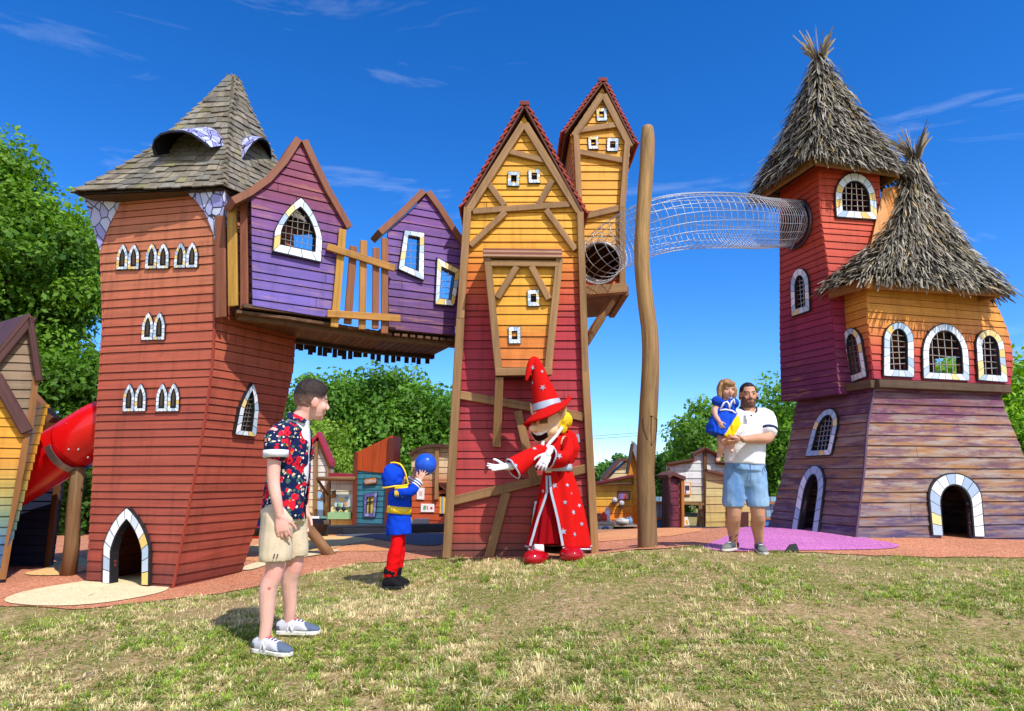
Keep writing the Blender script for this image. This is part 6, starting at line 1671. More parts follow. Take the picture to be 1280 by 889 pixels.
bar(r, 'lower_cap', fl_, (881, 588), (955, 606), 3, .12, .0, C(116, 74, 56)); bar(r, 'post', fl_, (910, 596), (910, 663), 4, .05, .012, C(196, 124, 50)); bar(r, 'post', fl_, (953, 604), (953, 662), 4, .06, .012, C(180, 112, 46))
panel(r, 'doorway', fl_, [(914, 663), (935, 663), (935, 640), (914, 640)], C(80, 44, 40), .016, .01, 'plank')
ea = thing('sign_easel', 'small white drawing board leaning in the stepped hut window opening', 'easel', tuple(P(857, 657, 14.3)))
fe = vplane(850, 14.3, 870, 14.3)
k1 = panel(ea, 'board', fe, [(855.5, 657), (862, 656.5), (859, 646), (853.5, 647)], C(240, 238, 230), 0, .02); panel(k1, 'drawing', fe, [(857.5, 655), (860.2, 655), (859, 650), (856.5, 650.5)], C(236, 180, 60), .022, .003)
# maroon shed panel
f = vplane(830, 13.2, 856, 13.5)
r = hutroot('maroon_shed', 'narrow maroon board shed with brown cap standing left of the stepped front', 842, 13.4)
wp = [(834, 668), (849, 668), (848.5, 599), (834, 595.5)]
wall(r, f, wp, [], lambda u, v: C(122, 52, 68) if v < 1.5 else C(140, 76, 66), h=.13); backbox(r, f, wp, .12, C(100, 50, 54))
bar(r, 'post', f, (850, 600), (850.5, 668), 4.5, .06, .01, C(186, 116, 50)); bar(r, 'post', f, (833.5, 596), (833.5, 668), 2.5, .06, .01, C(110, 64, 50))
m = MB(); slab(m, [f.at(831.5, 598), f.at(837, 594.5), f.at(852, 600.5)], f.n(0, 2), .07, .1, .2, C(112, 70, 60)); m.build('roof', MATS['timber'], r)
# blue board fence
for lab, x0, x1, Yf in (('pale blue board fence panel right beside the log pole', 818, 835, 15.2), ('pale blue board fence panel right of the father', 952, 972, 15.6)):
    f = vplane(x0, Yf, x1, Yf)
    t = hutroot('board_fence', lab, (x0 + x1) / 2, Yf, 'blue board fences', 'fence')
    m = MB(); q = [(v, u) for u, v in f.uvs([(x0, 668), (x1, 668), (x1, 621), (x0, 621)])]
    boards(m, Face(lambda u, v: f.pt(v, u)), q[::-1], [], .12, lambda u, v: C(150, 194, 222), tilt=-.004, gap=.012, thick=-.02); m.build('board_panel', MATS['plank'], t)
    bar(t, 'rail', f, (x0, 628), (x1, 629), 3, .06, .02, C(176, 120, 66)); bar(t, 'rail', f, (x0, 648), (x1, 648), 2.5, .05, .02, C(176, 120, 66)); bar(t, 'post', f, (x1 - 1.5, 648), (x1 - 1.5, 667), 2.5, .06, .02, C(176, 120, 66))
    panel(t, 'lower_panel', f, [(x0, 667), (x1 - 3, 667), (x1 - 3, 650), (x0, 650)], C(44, 120, 190), .02, .02)
# far holiday cabin and caravans
f = vplane(940, 26, 985, 26)
r = hutroot('holiday_cabin', 'grey cabin with blue gabled roof and white railing beside the purple tower', 962, 26, None, 'cabin')
wp = [(946, 668), (985, 668), (985, 597), (967, 584), (949, 597)]
wall(r, f, wp, [], lambda u, v: C(150, 150, 146), h=.25); backbox(r, f, wp, 4, C(150, 150, 146), .3)
m = MB(); slab(m, [f.at(946, 599), f.at(967, 583.5)], f.n(0, 2), .12, .5, 4, C(120, 160, 196)); slab(m, [f.at(967, 583.5), f.at(988, 599)], f.n(0, 2), .12, .5, 4, C(120, 160, 196)); m.build('roof', MATS['paint'], r)
k1 = panel(r, 'window', f, [(953, 618), (961, 618), (961, 601), (953, 601)], C(226, 232, 236), .02, .06); panel(k1, 'pane', f, [(954.2, 617), (956.6, 617), (956.6, 602), (954.2, 602)], C(90, 110, 120), .082, .01, 'glaze'); panel(k1, 'pane', f, [(957.4, 617), (960, 617), (960, 602), (957.4, 602)], C(90, 110, 120), .082, .01, 'glaze')
fr_b = vplane(940, 25, 985, 25)
m = MB()
for x in np.arange(944, 986, 2.4): m.beam(fr_b.at(x, 632), fr_b.at(x, 611), .05, .04, (0, -1, 0), C(220, 226, 228))
for y in (611, 632): m.beam(fr_b.at(942, y), fr_b.at(986, y), .08, .06, (0, -1, 0), C(226, 230, 232))
for x in (943, 985): m.beam(fr_b.at(x, 660), fr_b.at(x, 611), .1, .06, (0, -1, 0), C(226, 230, 232))
m.build('railing', MATS['paint'], r)
cv_ = hutroot('caravan', 'distant white caravan with dark window between pole and maroon shed', 826, 29, None, 'caravan')
f = vplane(800, 29, 850, 29)
m = MB(); q = [f.at(*p) for p in [(813, 636), (838, 636), (838, 616), (835, 611), (818, 611), (814, 614)]]; m.prism(q, Vector((0, 2, 0)), C(222, 226, 228)); m.build('body', MATS['paint'], cv_, bevel=.05)
panel(cv_, 'window', f, [(819, 621), (832, 621), (832, 614), (819, 614)], C(50, 66, 84), .0, .03, 'glaze')
for x in (819, 832):
    c = f.at(x, 637, .02); m = MB(); m.tube([c, c + Vector((0, .2, 0))], .35, 14, C(40, 40, 44)); m.build('wheel', MATS['matte'], cv_, True)
panel(cv_, 'skirt', f, [(813, 641), (838, 641), (838, 635), (813, 635)], C(120, 124, 126), -.3, .2)
# telephone wires far behind
for i, (y0, y1) in enumerate(((544, 531), (540.5, 527.5))):
    m = MB(); a, b = P(610, y0 + 12, 58), P(1090, y1 - 18, 58); m.tube([a.lerp(b, t) - Vector((0, 0, 1.1 * 4 * t * (1 - t) * .35)) for t in np.linspace(0, 1, 13)], .016, 5, C(70, 80, 100))
    tag(m.build('power_line', MATS['matte']), ['lower thin overhead wire crossing the sky behind the log pole', 'upper thin overhead wire crossing the sky behind the log pole'][i], 'overhead wire', 'overhead wires')
# black wedge on the purple paving
wg = G(991, 691); m = MB()
v = [P(980, 690.5, wg.y), P(999, 691, wg.y - .03), P(999, 688, wg.y + .1), P(985, 687, wg.y + .12), P(987, 680, wg.y + .03), P(995, 678.5, wg.y + .05)]
for i in range(4): v[i].z = tz1(v[i].x, v[i].y) + .012
m.add(v, [(0, 1, 5, 4), (1, 2, 5), (2, 3, 4, 5), (3, 0, 4), (3, 2, 1, 0)], C(44, 44, 48)); m.add([p.lerp(v[0].lerp(v[1], .5), .0) + Vector((0, 0, -.01)) for p in v[:4]], [(0, 1, 2, 3)], C(30, 30, 32))
tag(m.build('ground_lamp', MATS['matte'], bevel=.008), 'small black wedge lying on the purple paving by the father', 'ground lamp')
# ================================================================ people
from mathutils import noise as mnoise
from mathutils.bvhtree import BVHTree
vcol('skin', rough=0.55, noise=0.06, scale=30, spec=0.35, sub=0.08)
vcol('cloth', rough=0.85, noise=0.10, scale=60, bump=0.15, spec=0.15)
vcol('felt', rough=0.9, noise=0.07, scale=40, bump=0.1, spec=0.1)
vcol('satin', rough=0.32, noise=0.05, scale=30, spec=0.6)
vcol('hair', rough=0.55, noise=0.35, scale=70, bump=0.5, spec=0.3)
vcol('gloss', rough=0.15, noise=0.04, scale=5, spec=0.6)
vcol('denim', rough=0.9, noise=0.22, scale=14, bump=0.15, spec=0.1, detail=8)
def floral():
    m, nt, b = newmat('floral_cloth')
    tc = nd(nt, 'ShaderNodeTexCoord'); n0 = nd(nt, 'ShaderNodeTexNoise', i_Scale=34.0, i_Detail=1.0); ln(nt, tc.outputs['Object'], n0.inputs['Vector'])
    ad = nd(nt, 'ShaderNodeVectorMath', operation='MULTIPLY_ADD'); ln(nt, n0.outputs['Color'], ad.inputs[0]); ad.inputs[1].default_value = (.035, .035, .035); ln(nt, tc.outputs['Object'], ad.inputs[2])
    col = (lin(24) * .8, lin(36) * .8, lin(82) * .8)
    def layer(col, scale, dist, thr, c_in, c_out, off=0.0, ch=0):
        mp = nd(nt, 'ShaderNodeMapping'); mp.inputs['Location'].default_value = (off, off * 1.7, off * .6); ln(nt, ad.outputs[0], mp.inputs[0])
        v = nd(nt, 'ShaderNodeTexVoronoi', i_Scale=scale); ln(nt, mp.outputs[0], v.inputs['Vector'])
        sp = nd(nt, 'ShaderNodeSeparateColor'); ln(nt, v.outputs['Color'], sp.inputs[0])
        a = nd(nt, 'ShaderNodeMath', operation='LESS_THAN'); ln(nt, v.outputs['Distance'], a.inputs[0]); a.inputs[1].default_value = dist
        g = nd(nt, 'ShaderNodeMath', operation='GREATER_THAN'); ln(nt, sp.outputs[ch], g.inputs[0]); g.inputs[1].default_value = thr
        mu = nd(nt, 'ShaderNodeMath', operation='MULTIPLY'); ln(nt, a.outputs[0], mu.inputs[0]); ln(nt, g.outputs[0], mu.inputs[1])
        pet = rampnode(nt, v.outputs['Distance'], [(dist * .22, c_in), (dist * .34, c_out), (dist * .85, c_out), (dist, mul(c_out, .6))]).outputs[0]
        return mixn(nt, 'MIX', mu.outputs[0], col, pet)
    c = layer(col, 30.0, .36, .4, C(60, 96, 110), C(70, 110, 96), 3.0, 1)
    c = layer(c, 38.0, .36, .55, C(236, 190, 120), C(240, 226, 196), 5.0, 2)
    c = layer(c, 22.0, .30, .78, C(250, 200, 90), C(226, 120, 44), 9.0, 0)
    c = layer(c, 21.0, .48, .42, C(70, 10, 20), C(214, 28, 52), 0.0, 0)
    ln(nt, c, b.inputs['Base Color']); b.inputs['Roughness'].default_value = .8; b.inputs['Specular IOR Level'].default_value = .15
    return m
floral()
def fuse(mb, voxel, it=4, disp=0, dscale=(6, 6, 6), seed=0):
    disp = disp * .55
    me = bpy.data.meshes.new('tmp'); me.from_pydata([tuple(p) for p in mb.v], [], mb.f); me.update()
    o = bpy.data.objects.new('tmp', me); COLL.objects.link(o)
    r = o.modifiers.new('r', 'REMESH'); r.mode = 'VOXEL'; r.voxel_size = voxel
    if it: s = o.modifiers.new('s', 'SMOOTH'); s.iterations = it; s.factor = .5
    dg = bpy.context.evaluated_depsgraph_get(); dg.update()
    e = bpy.data.meshes.new_from_object(o.evaluated_get(dg)); bpy.data.objects.remove(o); bpy.data.meshes.remove(me)
    V = [v.co.copy() for v in e.vertices]; Fs = [tuple(p.vertices) for p in e.polygons]
    if disp:
        N = [v.normal.copy() for v in e.vertices]
        V = [p + n * disp * (1 - 2 * abs(mnoise.noise(Vector((p.x * dscale[0] + seed + p.z * 2, p.y * dscale[1], p.z * dscale[2]))))
                              + .5 * mnoise.noise(Vector((p.x * dscale[0] * 2.3, p.y * dscale[1] * 2.3 + seed, p.z * dscale[2] * 2)))  - .5) for p, n in zip(V, N)]
    bpy.data.meshes.remove(e)
    out = MB(); out.v = [tuple(p) for p in V]; out.f = Fs; out.uv = [(0, 0)] * len(V); out.mi = [0] * len(Fs)
    return out
def paint(mb, colf):
    mb.c = [colf(Vector(p)) for p in mb.v] if callable(colf) else [colf] * len(mb.v); return mb
class Frame:
    def __init__(s, c, f, up=(0, 0, 1), k=1.0):
        s.c = Vector(c); s.f = Vector(f).normalized(); u = Vector(up); s.r = s.f.cross(u).normalized(); s.u = s.r.cross(s.f).normalized(); s.k = k
        s.rot = Matrix(((s.r.x, s.f.x, s.u.x), (s.r.y, s.f.y, s.u.y), (s.r.z, s.f.z, s.u.z)))
    def p(s, r, f, u): return s.c + (s.r * r + s.f * f + s.u * u) * s.k
    def loc(s, p): d = (Vector(p) - s.c) / s.k; return (d.dot(s.r), d.dot(s.f), d.dot(s.u))
    def ball(s, m, r, f, u, a, b, c, n=16, mm=11): m.ball(s.p(r, f, u), a * s.k, b * s.k, c * s.k, n, mm, rot=s.rot)
def add_head(m, H, child=False, nose=1.0, ears=True):
    j = .8 if child else 1.0
    H.ball(m, 0, -.012, .03, .076, .096, .088)
    H.ball(m, 0, .026, -.028, .062, .062, .080 * (.92 if child else 1))
    H.ball(m, 0, .030, -.072 * (.9 if child else 1), .050 * j, .048 * j, .036)
    H.ball(m, 0, .058, -.090 * (.92 if child else 1), .026 * j, .024 * j, .020)
    for s_ in (-1, 1):
        H.ball(m, s_ * .036, .055, -.030, .026, .026, .028)
        if ears: m.ball(H.p(s_ * .079, -.010, -.012), .010 * H.k, .024 * H.k, .033 * H.k, 10, 8, rot=H.rot @ Matrix.Rotation(s_ * -.45, 3, 'Z'))
        H.ball(m, s_ * .031, .074, .006, .013, .012, .011)
    H.ball(m, 0, .072, .024, .050, .018, .012)
    m.tube([H.p(0, .080, .014), H.p(0, .094, -.012 * nose), H.p(0, .106 * (1 if not child else .95), -.030)], [.008 * H.k, .010 * H.k, .013 * H.k], 8)
    H.ball(m, .0, .098, -.034, .017, .012, .010)
    H.ball(m, 0, .083, -.058, .022, .011, .006); H.ball(m, 0, .081, -.068, .019, .011, .006)
def face_col(H, skin, hairc, beard=0, lipc=None, p=None, brow=1.0, eye=C(70, 50, 40), white=C(196, 180, 168)):
    r, f, u = H.loc(p)
    if abs(r) > .2 or abs(u) > .2 or abs(f) > .2: return skin
    c = skin
    if f > .03 and u < .0: c = mixc(c, (c[0] * 1.0, c[1] * .86, c[2] * .84), max(0, 1 - abs(abs(r) - .038) / .03) * .5)
    if f > .06 and abs(abs(r) - .031) < .017 and abs(u - .004) < .009:
        d = math.hypot((abs(r) - .031) / .014, (u - .004) / .0055)
        if d < 1: c = eye if abs(abs(r) - .031) < .007 else white
        elif u > .004: c = mul(skin, .45)
    if brow and f > .055 and .010 < abs(r) < .052 and abs(u - (.026 - abs(abs(r) - .03) * .12)) < .006: c = mixc(skin, hairc, brow * .85)
    if f > .07 and abs(r) < .024 and abs(u + .063) < .011 * (1 - abs(r) / .03): c = lipc or (skin[0] * .78, skin[1] * .5, skin[2] * .5)
    if f > .07 and abs(r) < .020 and abs(u + .063) < .0022: c = mul(skin, .35)
    if beard:
        on = (u < -.072) or (abs(r) > .044 and u < -.02 and f > -.005) or (f > .07 and abs(u + .046) < .007 and abs(r) < .034) or (f > .05 and abs(r) > .028 and u < -.046)
        if on and u > -.122 and f > -.01 and not (f > .07 and abs(r) < .022 and abs(u + .063) < .010): c = mixc(c, hairc, beard)
    if abs(r) > .078 and abs(f + .01) < .02: c = (c[0], c[1] * .82, c[2] * .8)
    return c
def add_hair(H, cond, sc=(1.05, 1.05, 1.06), amp=.004, seed=0, n=48, mm=34, lift=None):
    m = MB(); pts = {}; c0 = (0, -.012, .03)
    V = []; ok = []
    for i in range(mm + 1):
        th = math.pi * i / mm
        for j in range(n):
            ph = 2 * math.pi * j / n
            r, f, u = .076 * sc[0] * math.sin(th) * math.cos(ph), .096 * sc[1] * math.sin(th) * math.sin(ph), .088 * sc[2] * math.cos(th)
            d = Vector((r, f, u)); a = amp * mnoise.noise(Vector((r * 60 + seed, f * 60, u * 25))) + (lift(r, f, u) if lift else 0)
            d = d * (1 + a / max(d.length, 1e-3)); q = (d.x + c0[0], d.y + c0[1], d.z + c0[2]); V.append(q)
    Fs = []
    for i in range(mm):
        for j in range(n):
            a, b = i * n + j, i * n + (j + 1) % n
            q = [V[k] for k in (a, a + n, b + n, b)]; ctr = [sum(x[k] for x in q) / 4 for k in range(3)]
            if cond(*ctr): Fs.append((a, a + n, b + n, b))
    m.add([H.p(*q) for q in V], Fs, (.1, .1, .1)); return m
def add_hand(m, wrist, d, pn, side, k=1.0, curl=.35, spread=.16, thumb_out=.7, curls=None):
    """d: towards the fingertips, pn: palm normal (fingers curl that way), side: thumb side"""
    d = Vector(d).normalized(); pn = Vector(pn); pn = (pn - d * pn.dot(d)).normalized(); sd = d.cross(pn); 
    if sd.dot(Vector(side)) < 0: sd = -sd
    w = Vector(wrist)
    m.tube([w - d * .02 * k, w + d * .02 * k, w + d * .055 * k, w + d * .092 * k], [(.026 * k, .021 * k), (.034 * k, .018 * k), (.041 * k, .016 * k), (.040 * k, .012 * k)], 12, ref=sd)
    for i, (off, L) in enumerate(((.031, .070), (.011, .079), (-.010, .074), (-.030, .058))):
        a = spread * (1.5 - i) * .8; dd = (d + sd * a).normalized(); p = w + d * .086 * k + sd * off * k; cu = (curls[i] if curls else curl * (1 + .18 * i))
        pts = [p - dd * .02 * k, p]; ang = cu * .5
        for s_ in (.45, .32, .23):
            q = dd * math.cos(ang) + pn * math.sin(ang); p = p + q * L * s_ * k; pts.append(p); ang += cu
        m.tube(pts, [.0095 * k, .0098 * k, .0088 * k, .0080 * k, .0062 * k], 8)
    t0 = w + d * .022 * k + sd * .026 * k; t = (d * .75 + sd * thumb_out + pn * .35).normalized(); t1 = t0 + t * .045 * k; t2 = t1 + (t * .8 + d * .4 + pn * .15).normalized() * .032 * k; t3 = t2 + (d + pn * .2 + sd * .2).normalized() * .024 * k
    m.tube([t0 - t * .02 * k, t0, t1, t2, t3], [.014 * k, .0145 * k, .0115 * k, .0105 * k, .008 * k], 8)
def limb(m, pts, rad, n=14, flat=1.0, ref=None):
    P_ = [Vector(p) for p in pts]
    q = catmull(P_, 4); R_ = []
    for i in range(len(rad) - 1): R_ += [rad[i] + (rad[i + 1] - rad[i]) * k / 4 for k in range(4)]
    R_.append(rad[-1]); m.tube(q, R_, n, flat=flat, ref=ref)
    m.ball(P_[0], rad[0], n=10, m=7); m.ball(P_[-1], rad[-1], n=10, m=7)
def shoe_mesh(H, L=.29, W=.052, low=0.0):
    """H: frame at the heel on the ground, forward to the toe"""
    m = MB()
    ts = [0, .12, .3, .5, .7, .88, 1.0]; ws = [.026, .036, .037, .040, .050, .042, .018]; hs = [.030, .046, .050, .046, .034, .026, .014]; zc = [.050, .052, .055, .050, .040, .033, .028]
    m.tube([H.p(0, t * L, z) for t, z in zip(ts, zc)], [(w * W / .05, h) for w, h in zip(ws, hs)], 16, ref=H.r)
    m.tube([H.p(0, .075, .06), H.p(0, .07, .095 - low)], [(.036, .050), (.033, .044)], 14, ref=H.r)
    sole = MB(); o = []
    for t, w in [(-.02, .012), (.02, .028), (.12, .038), (.3, .037), (.5, .040), (.7, .051), (.88, .044), (.98, .024), (1.02, .008)]: o.append((w * W / .05, t * L))
    out = [H.p(w, t, .0) for w, t in o] + [H.p(-w, t, .0) for w, t in o[::-1]]
    if True: sole.prism(out, H.u * .028, (.8, .8, .8))
    return m, sole
def logo_n(parent, H, L, side, col):
    m = MB(); x = side * .0425
    a, b, c, d = H.p(x, L * .30, .034), H.p(x * .98, L * .34, .078), H.p(x * 1.06, L * .42, .034), H.p(x * 1.02, L * .46, .072)
    for p, q in ((a, b), (b, c), (c, d)): m.beam(p, q, .009, .004, H.r * side, col)
    m.build('logo', MATS['cloth'], parent)

# ---------------------------------------------------------------- man in the floral shirt
Y0 = 4.66
gR, gL = G(329, 817), G(360, 794)
man = thing('person', 'man in red floral navy shirt and beige shorts on the lawn, looking at the boy', 'person', ((gR.x + gL.x) / 2, (gR.y + gL.y) / 2, (gR.z + gL.z) / 2))
SK = C(236, 184, 166, .92); HR = C(58, 44, 38, .7)
aR = Vector((gR.x, gR.y, gR.z + .085)); aL = Vector((gL.x, gL.y, gL.z + .085))
hipR, hipL = P(347, 645, Y0 - .09), P(364, 645, Y0 + .09)
knR, knL = P(343, 714, (gR.y + Y0) / 2 - .06), P(368, 706, (gL.y + Y0) / 2 + .02)
H = Frame(P(390, 502, Y0 + .02), (.80, .60, -.06), (.06, 0, 1), 1.14)
m = MB(); add_head(m, H, nose=.8)
limb(m, [P(372, 528, Y0), P(381, 516, Y0 + .01), H.p(0, -.03, -.03)], [.066, .060, .060])
limb(m, [hipR, hipR.lerp(knR, .5), knR, knR.lerp(aR, .3) + Vector((-.022, 0, 0)), knR.lerp(aR, .75), aR, aR - Vector((0, 0, .03))], [.080, .070, .056, .056, .040, .034, .036])
limb(m, [hipL, hipL.lerp(knL, .5), knL, knL.lerp(aL, .3) + Vector((-.022, 0, 0)), knL.lerp(aL, .75), aL, aL - Vector((0, 0, .03))], [.085, .076, .056, .056, .040, .034, .036])
limb(m, [P(355, 640, Y0), P(357, 600, Y0), P(362, 556, Y0), P(366, 535, Y0)], [.115, .11, .115, .07])
shR, shL = P(345, 543, Y0 - .17), P(374, 540, Y0 + .16)
wrR = P(350, 646, Y0 - .20); wrL = P(381, 640, Y0 + .14)
limb(m, [P(366, 536, Y0), shR, P(343, 572, Y0 - .19), P(342, 602, Y0 - .20), P(346, 626, Y0 - .21), wrR], [.05, .054, .046, .039, .034, .026])
limb(m, [P(366, 536, Y0), shL, P(379, 600, Y0 + .22), wrL], [.05, .055, .042, .028])
add_hand(m, wrR, (.28, -.05, -1), (-.2, .95, .05), (.9, .25, 0), 1.04, curl=.42, spread=.12)
add_hand(m, wrL, (.1, -.1, -1), (-.3, -.9, 0), (.9, 0, 0), 1.0, curl=.5)
b = fuse(m, .0055, 3)
def mancol(p):
    c = face_col(H, SK, HR, 0, None, p, .9, white=mul(SK, .7))
    if c is not SK: return c
    t = mnoise.noise(p * 9) * .10
    c = (SK[0], SK[1] * (1 - .10 * max(0, mnoise.noise(p * 6 + Vector((3, 1, 2))))), SK[2] * (1 - .10 * max(0, mnoise.noise(p * 6 + Vector((3, 1, 2))))))
    for k_ in (knR, knL):
        if (p - k_).length < .07: c = (c[0], c[1] * .86, c[2] * .86)
    if (p - wrR).length < .2 and p.z < wrR.z: c = (c[0] * .97, c[1] * .86, c[2] * .86)
    if (p - knR.lerp(aR, .24) - Vector((.0, -.05, 0))).length < .010: c = C(200, 110, 100)
    return mul(c, 1 + t)
paint(b, mancol).build('body', MATS['skin'], man, True)
def short_hair(r, f, u):
    side = .020 if f > .0 else .0 - min(1, -f / .06) * .062
    if f > .040: side = .030 + (f - .040) * .8
    return u > side and not (f > .066 and u < .075)
hm = add_hair(H, short_hair, (1.05, 1.04, 1.08), .005, 3, lift=lambda r, f, u: .012 * max(0, u / .09) * (1 + .6 * max(0, f / .09)))
paint(hm, lambda p: mixc(mixc(HR, SK, .38), HR, min(1, max(0, (H.loc(p)[2] + .03) / .07)))).build('hair', MATS['hair'], man, True)
# white tee, open shirt, shorts
m = MB(); limb(m, [P(362, 600, Y0), P(368, 555, Y0), P(372, 532, Y0)], [.106, .108, .080]); limb(m, [P(371, 534, Y0), P(376, 526, Y0 + .01)], [.078, .068])
limb(m, [P(358, 638, Y0), P(371, 600, Y0), P(373, 556, Y0)], [.095, .075, .07])
b = fuse(m, .009, 3); paint(b, C(238, 238, 242, .85)).build('tee_shirt', MATS['cloth'], man, True)
m = MB(); ref = Vector((.9, -.35, 0)); tb = [(355, 648, .142, .150), (357, 625, .140, .150), (360.5, 598, .132, .150), (363.5, 570, .128, .158), (365.5, 550, .118, .168), (367, 537, .096, .160), (372, 526, .075, .085)]
m.tube([P(x, y, Y0) for x, y, a, c in tb], [(a, c) for x, y, a, c in tb], 28, ref=ref)
limb(m, [P(357, 541, Y0 - .11), P(346, 547, Y0 - .17), P(345, 563, Y0 - .19)], [.075, .074, .078])
limb(m, [P(368, 540, Y0 + .10), shL, P(380, 566, Y0 + .19)], [.07, .07, .074])
b = fuse(m, .010, 4, .020, (5, 5, 9), 2)
# cut the open front: keep what is not in a narrow wedge along the chest line
ctr = lambda z: None
fw = Vector((1, .04, 0)).normalized(); sw = Vector((-fw.y, fw.x, 0))
spine = sorted([P(x, y, Y0) for x, y, a, c in tb], key=lambda p: p.z)
def spine_at(z):
    for a, c in zip(spine, spine[1:]):
        if z <= c.z: break
    return a + (c - a) * ((z - a.z) / (c.z - a.z))
keep = []
for fc_ in b.f:
    c = sum((Vector(b.v[i]) for i in fc_), Vector()) / len(fc_); d = c - spine_at(c.z); d.z = 0
    s_ = d.dot(sw); t_ = d.dot(fw); h = (c.z - spine[0].z) / (spine[-1].z - spine[0].z)
    if t_ > .03 and abs(s_ + .004) < .022 + .014 * max(0, (h - .5)) * 2.2 : continue
    if (c.z > spine[-1].z - .012): continue
    keep.append(fc_)
b.f = keep; b.mi = [0] * len(keep)
so_ = paint(b, (.5, .5, .5)).build('shirt', MATS['floral_cloth'], man, True)
md = so_.modifiers.new('thick', 'SOLIDIFY'); md.thickness = .005
m = MB(); c0, c1 = P(345, 563, Y0 - .19), P(344.6, 572, Y0 - .192); m.tube([c0, c1], [.080, .079], 26, C(240, 240, 244, .85)); m.build('sleeve_cuff', MATS['cloth'], man, True)
m = MB()
for s_ in (-1, 1):                                         # collar wings
    m = MB(); a = P(372, 522, Y0) + sw * s_ * .075; m.beam(a - fw * .05 + Vector((0, 0, .012)), a + fw * .075 - Vector((0, 0, .035)) - sw * s_ * .01, .055, .01, (sw * s_ + Vector((0, 0, .8))), (.5, .5, .5), taper=.5); m.build('shirt_collar', MATS['floral_cloth'], man)
m = MB(); hR, hL = hipR.lerp(knR, .79), hipL.lerp(knL, .76)
m.tube([P(353, 634, Y0), P(354, 655, Y0)], [(.125, .155), (.128, .160)], 24, ref=ref)
limb(m, [hipR, hipR.lerp(hR, .5), hR], [.102, .106, .104]); limb(m, [hipL, hipL.lerp(hL, .5), hL], [.102, .104, .100])
b = fuse(m, .010, 3, .016, (7, 7, 5), 5)
cut = lambda c: not ((c.z < hR.z - .012 and c.y < Y0) or (c.z < hL.z - .012 and c.y >= Y0))
b.f = [f_ for f_ in b.f if cut(sum((Vector(b.v[i]) for i in f_), Vector()) / len(f_))]; b.mi = [0] * len(b.f)
so_ = paint(b, C(226, 206, 174, .85)).build('shorts', MATS['cloth'], man, True); md = so_.modifiers.new('thick', 'SOLIDIFY'); md.thickness = .006
m = MB()
for x in (342, 346): m.beam(P(x, 698, hR.y - .104), P(x + 1.5, 692.5, hR.y - .104), .006, .004, (0, -1, 0), C(30, 30, 36))
m.build('hem_stripe', MATS['cloth'], man)
def sneaker(parent, heel, fwd, L, look, up=(0, 0, 1)):
    Hs = Frame(heel, fwd, up, 1.0); up_, so2 = shoe_mesh(Hs, L); b = fuse(up_, .006, 3)
    def col(p):
        r, f, u = Hs.loc(p); t = f / L
        if look == 'grey':
            if u > .096: return C(210, 50, 56)
            if t > .80 - .5 * max(0, u - .03) * 6 or (u < .034 and t > .5): return C(92, 106, 128)
            if t < .10 and u < .06: return C(196, 40, 56) if u < .036 else C(110, 122, 140)
            if u > .066 and .34 < t < .66 and abs(r) < .022: return C(40, 52, 110) if int(t * 26) % 2 else C(232, 232, 236)
            return C(206, 206, 214)
        if look == 'dark':
            if u > .09: return C(40, 70, 130)
            if t > .72: return C(120, 122, 118)
            if u > .066 and .34 < t < .66 and abs(r) < .02: return C(220, 220, 216) if int(t * 26) % 2 else C(90, 96, 96)
            return C(74, 82, 92)
        return C(24, 24, 28)
    o = paint(b, col).build('shoe', MATS['cloth'], parent, True)
    paint(so2, C(226, 222, 212) if look == 'grey' else C(214, 210, 200) if look == 'dark' else C(30, 30, 32)).build('sole', MATS['paint'], o, bevel=.006)
    if look == 'grey':
        for sd_ in (-1, 1): logo_n(o, Hs, L, sd_, C(240, 236, 240))
    return o
fR = Vector((.93, -.36, 0)); fL = Vector((.99, -.10, .0))
def onground(g, f): return Vector((f.x, f.y, 0)).normalized() + Vector((0, 0, (tz1(g.x + f.x * .2, g.y + f.y * .2) - tz1(g.x, g.y)) / .2))
sneaker(man, gR - fR * .075 + Vector((0, 0, .004)), onground(gR, fR), .29, 'grey'); sneaker(man, gL - fL * .075 + Vector((0, 0, .004)), onground(gL, fL), .29, 'grey')

# ---------------------------------------------------------------- father carrying a small girl
Y1 = 7.05
gA, gB = G(917, 688.5), G(949, 690)
dad = thing('person', 'bearded father in white polo and denim shorts holding a little girl', 'person', ((gA.x + gB.x) / 2, (gA.y + gB.y) / 2, (gA.z + gB.z) / 2))
SK2 = C(214, 158, 128, .85); HR2 = C(40, 32, 30, .7)
H2 = Frame(P(935.5, 494, Y1 - .02), (-.10, -1, -.02), (0.0, 0, 1), 1.10)
an = [g + Vector((0, 0, .08)) for g in (gA, gB)]; hp = [P(919, 590, Y1), P(943, 590, Y1)]; kn = [P(917.5, 643, Y1 - .03), P(947.5, 643, Y1 - .03)]
m = MB(); add_head(m, H2)
limb(m, [P(934, 520, Y1 + .02), P(935, 509, Y1 + .01), H2.p(0, -.03, -.04)], [.082, .078, .075])
for i in (0, 1): limb(m, [hp[i], hp[i].lerp(kn[i], .5), kn[i], kn[i].lerp(an[i], .33) + Vector((0, .022, 0)), kn[i].lerp(an[i], .8), an[i], an[i] - Vector((0, 0, .03))], [.10, .092, .068, .070, .046, .040, .042])
limb(m, [P(931, 585, Y1), P(932, 555, Y1), P(934, 525, Y1)], [.14, .145, .12])
sB = P(957, 523, Y1); eBw = P(960, 547, Y1 - .12); wB = P(930, 549.5, Y1 - .30)
limb(m, [P(940, 521, Y1), sB, sB.lerp(eBw, .5) + Vector((.015, 0, 0)), eBw, eBw.lerp(wB, .45), wB], [.07, .080, .070, .056, .050, .034])
sA = P(912, 523, Y1); eA_ = P(903, 549, Y1 - .10); wA = P(905, 552, Y1 - .30)
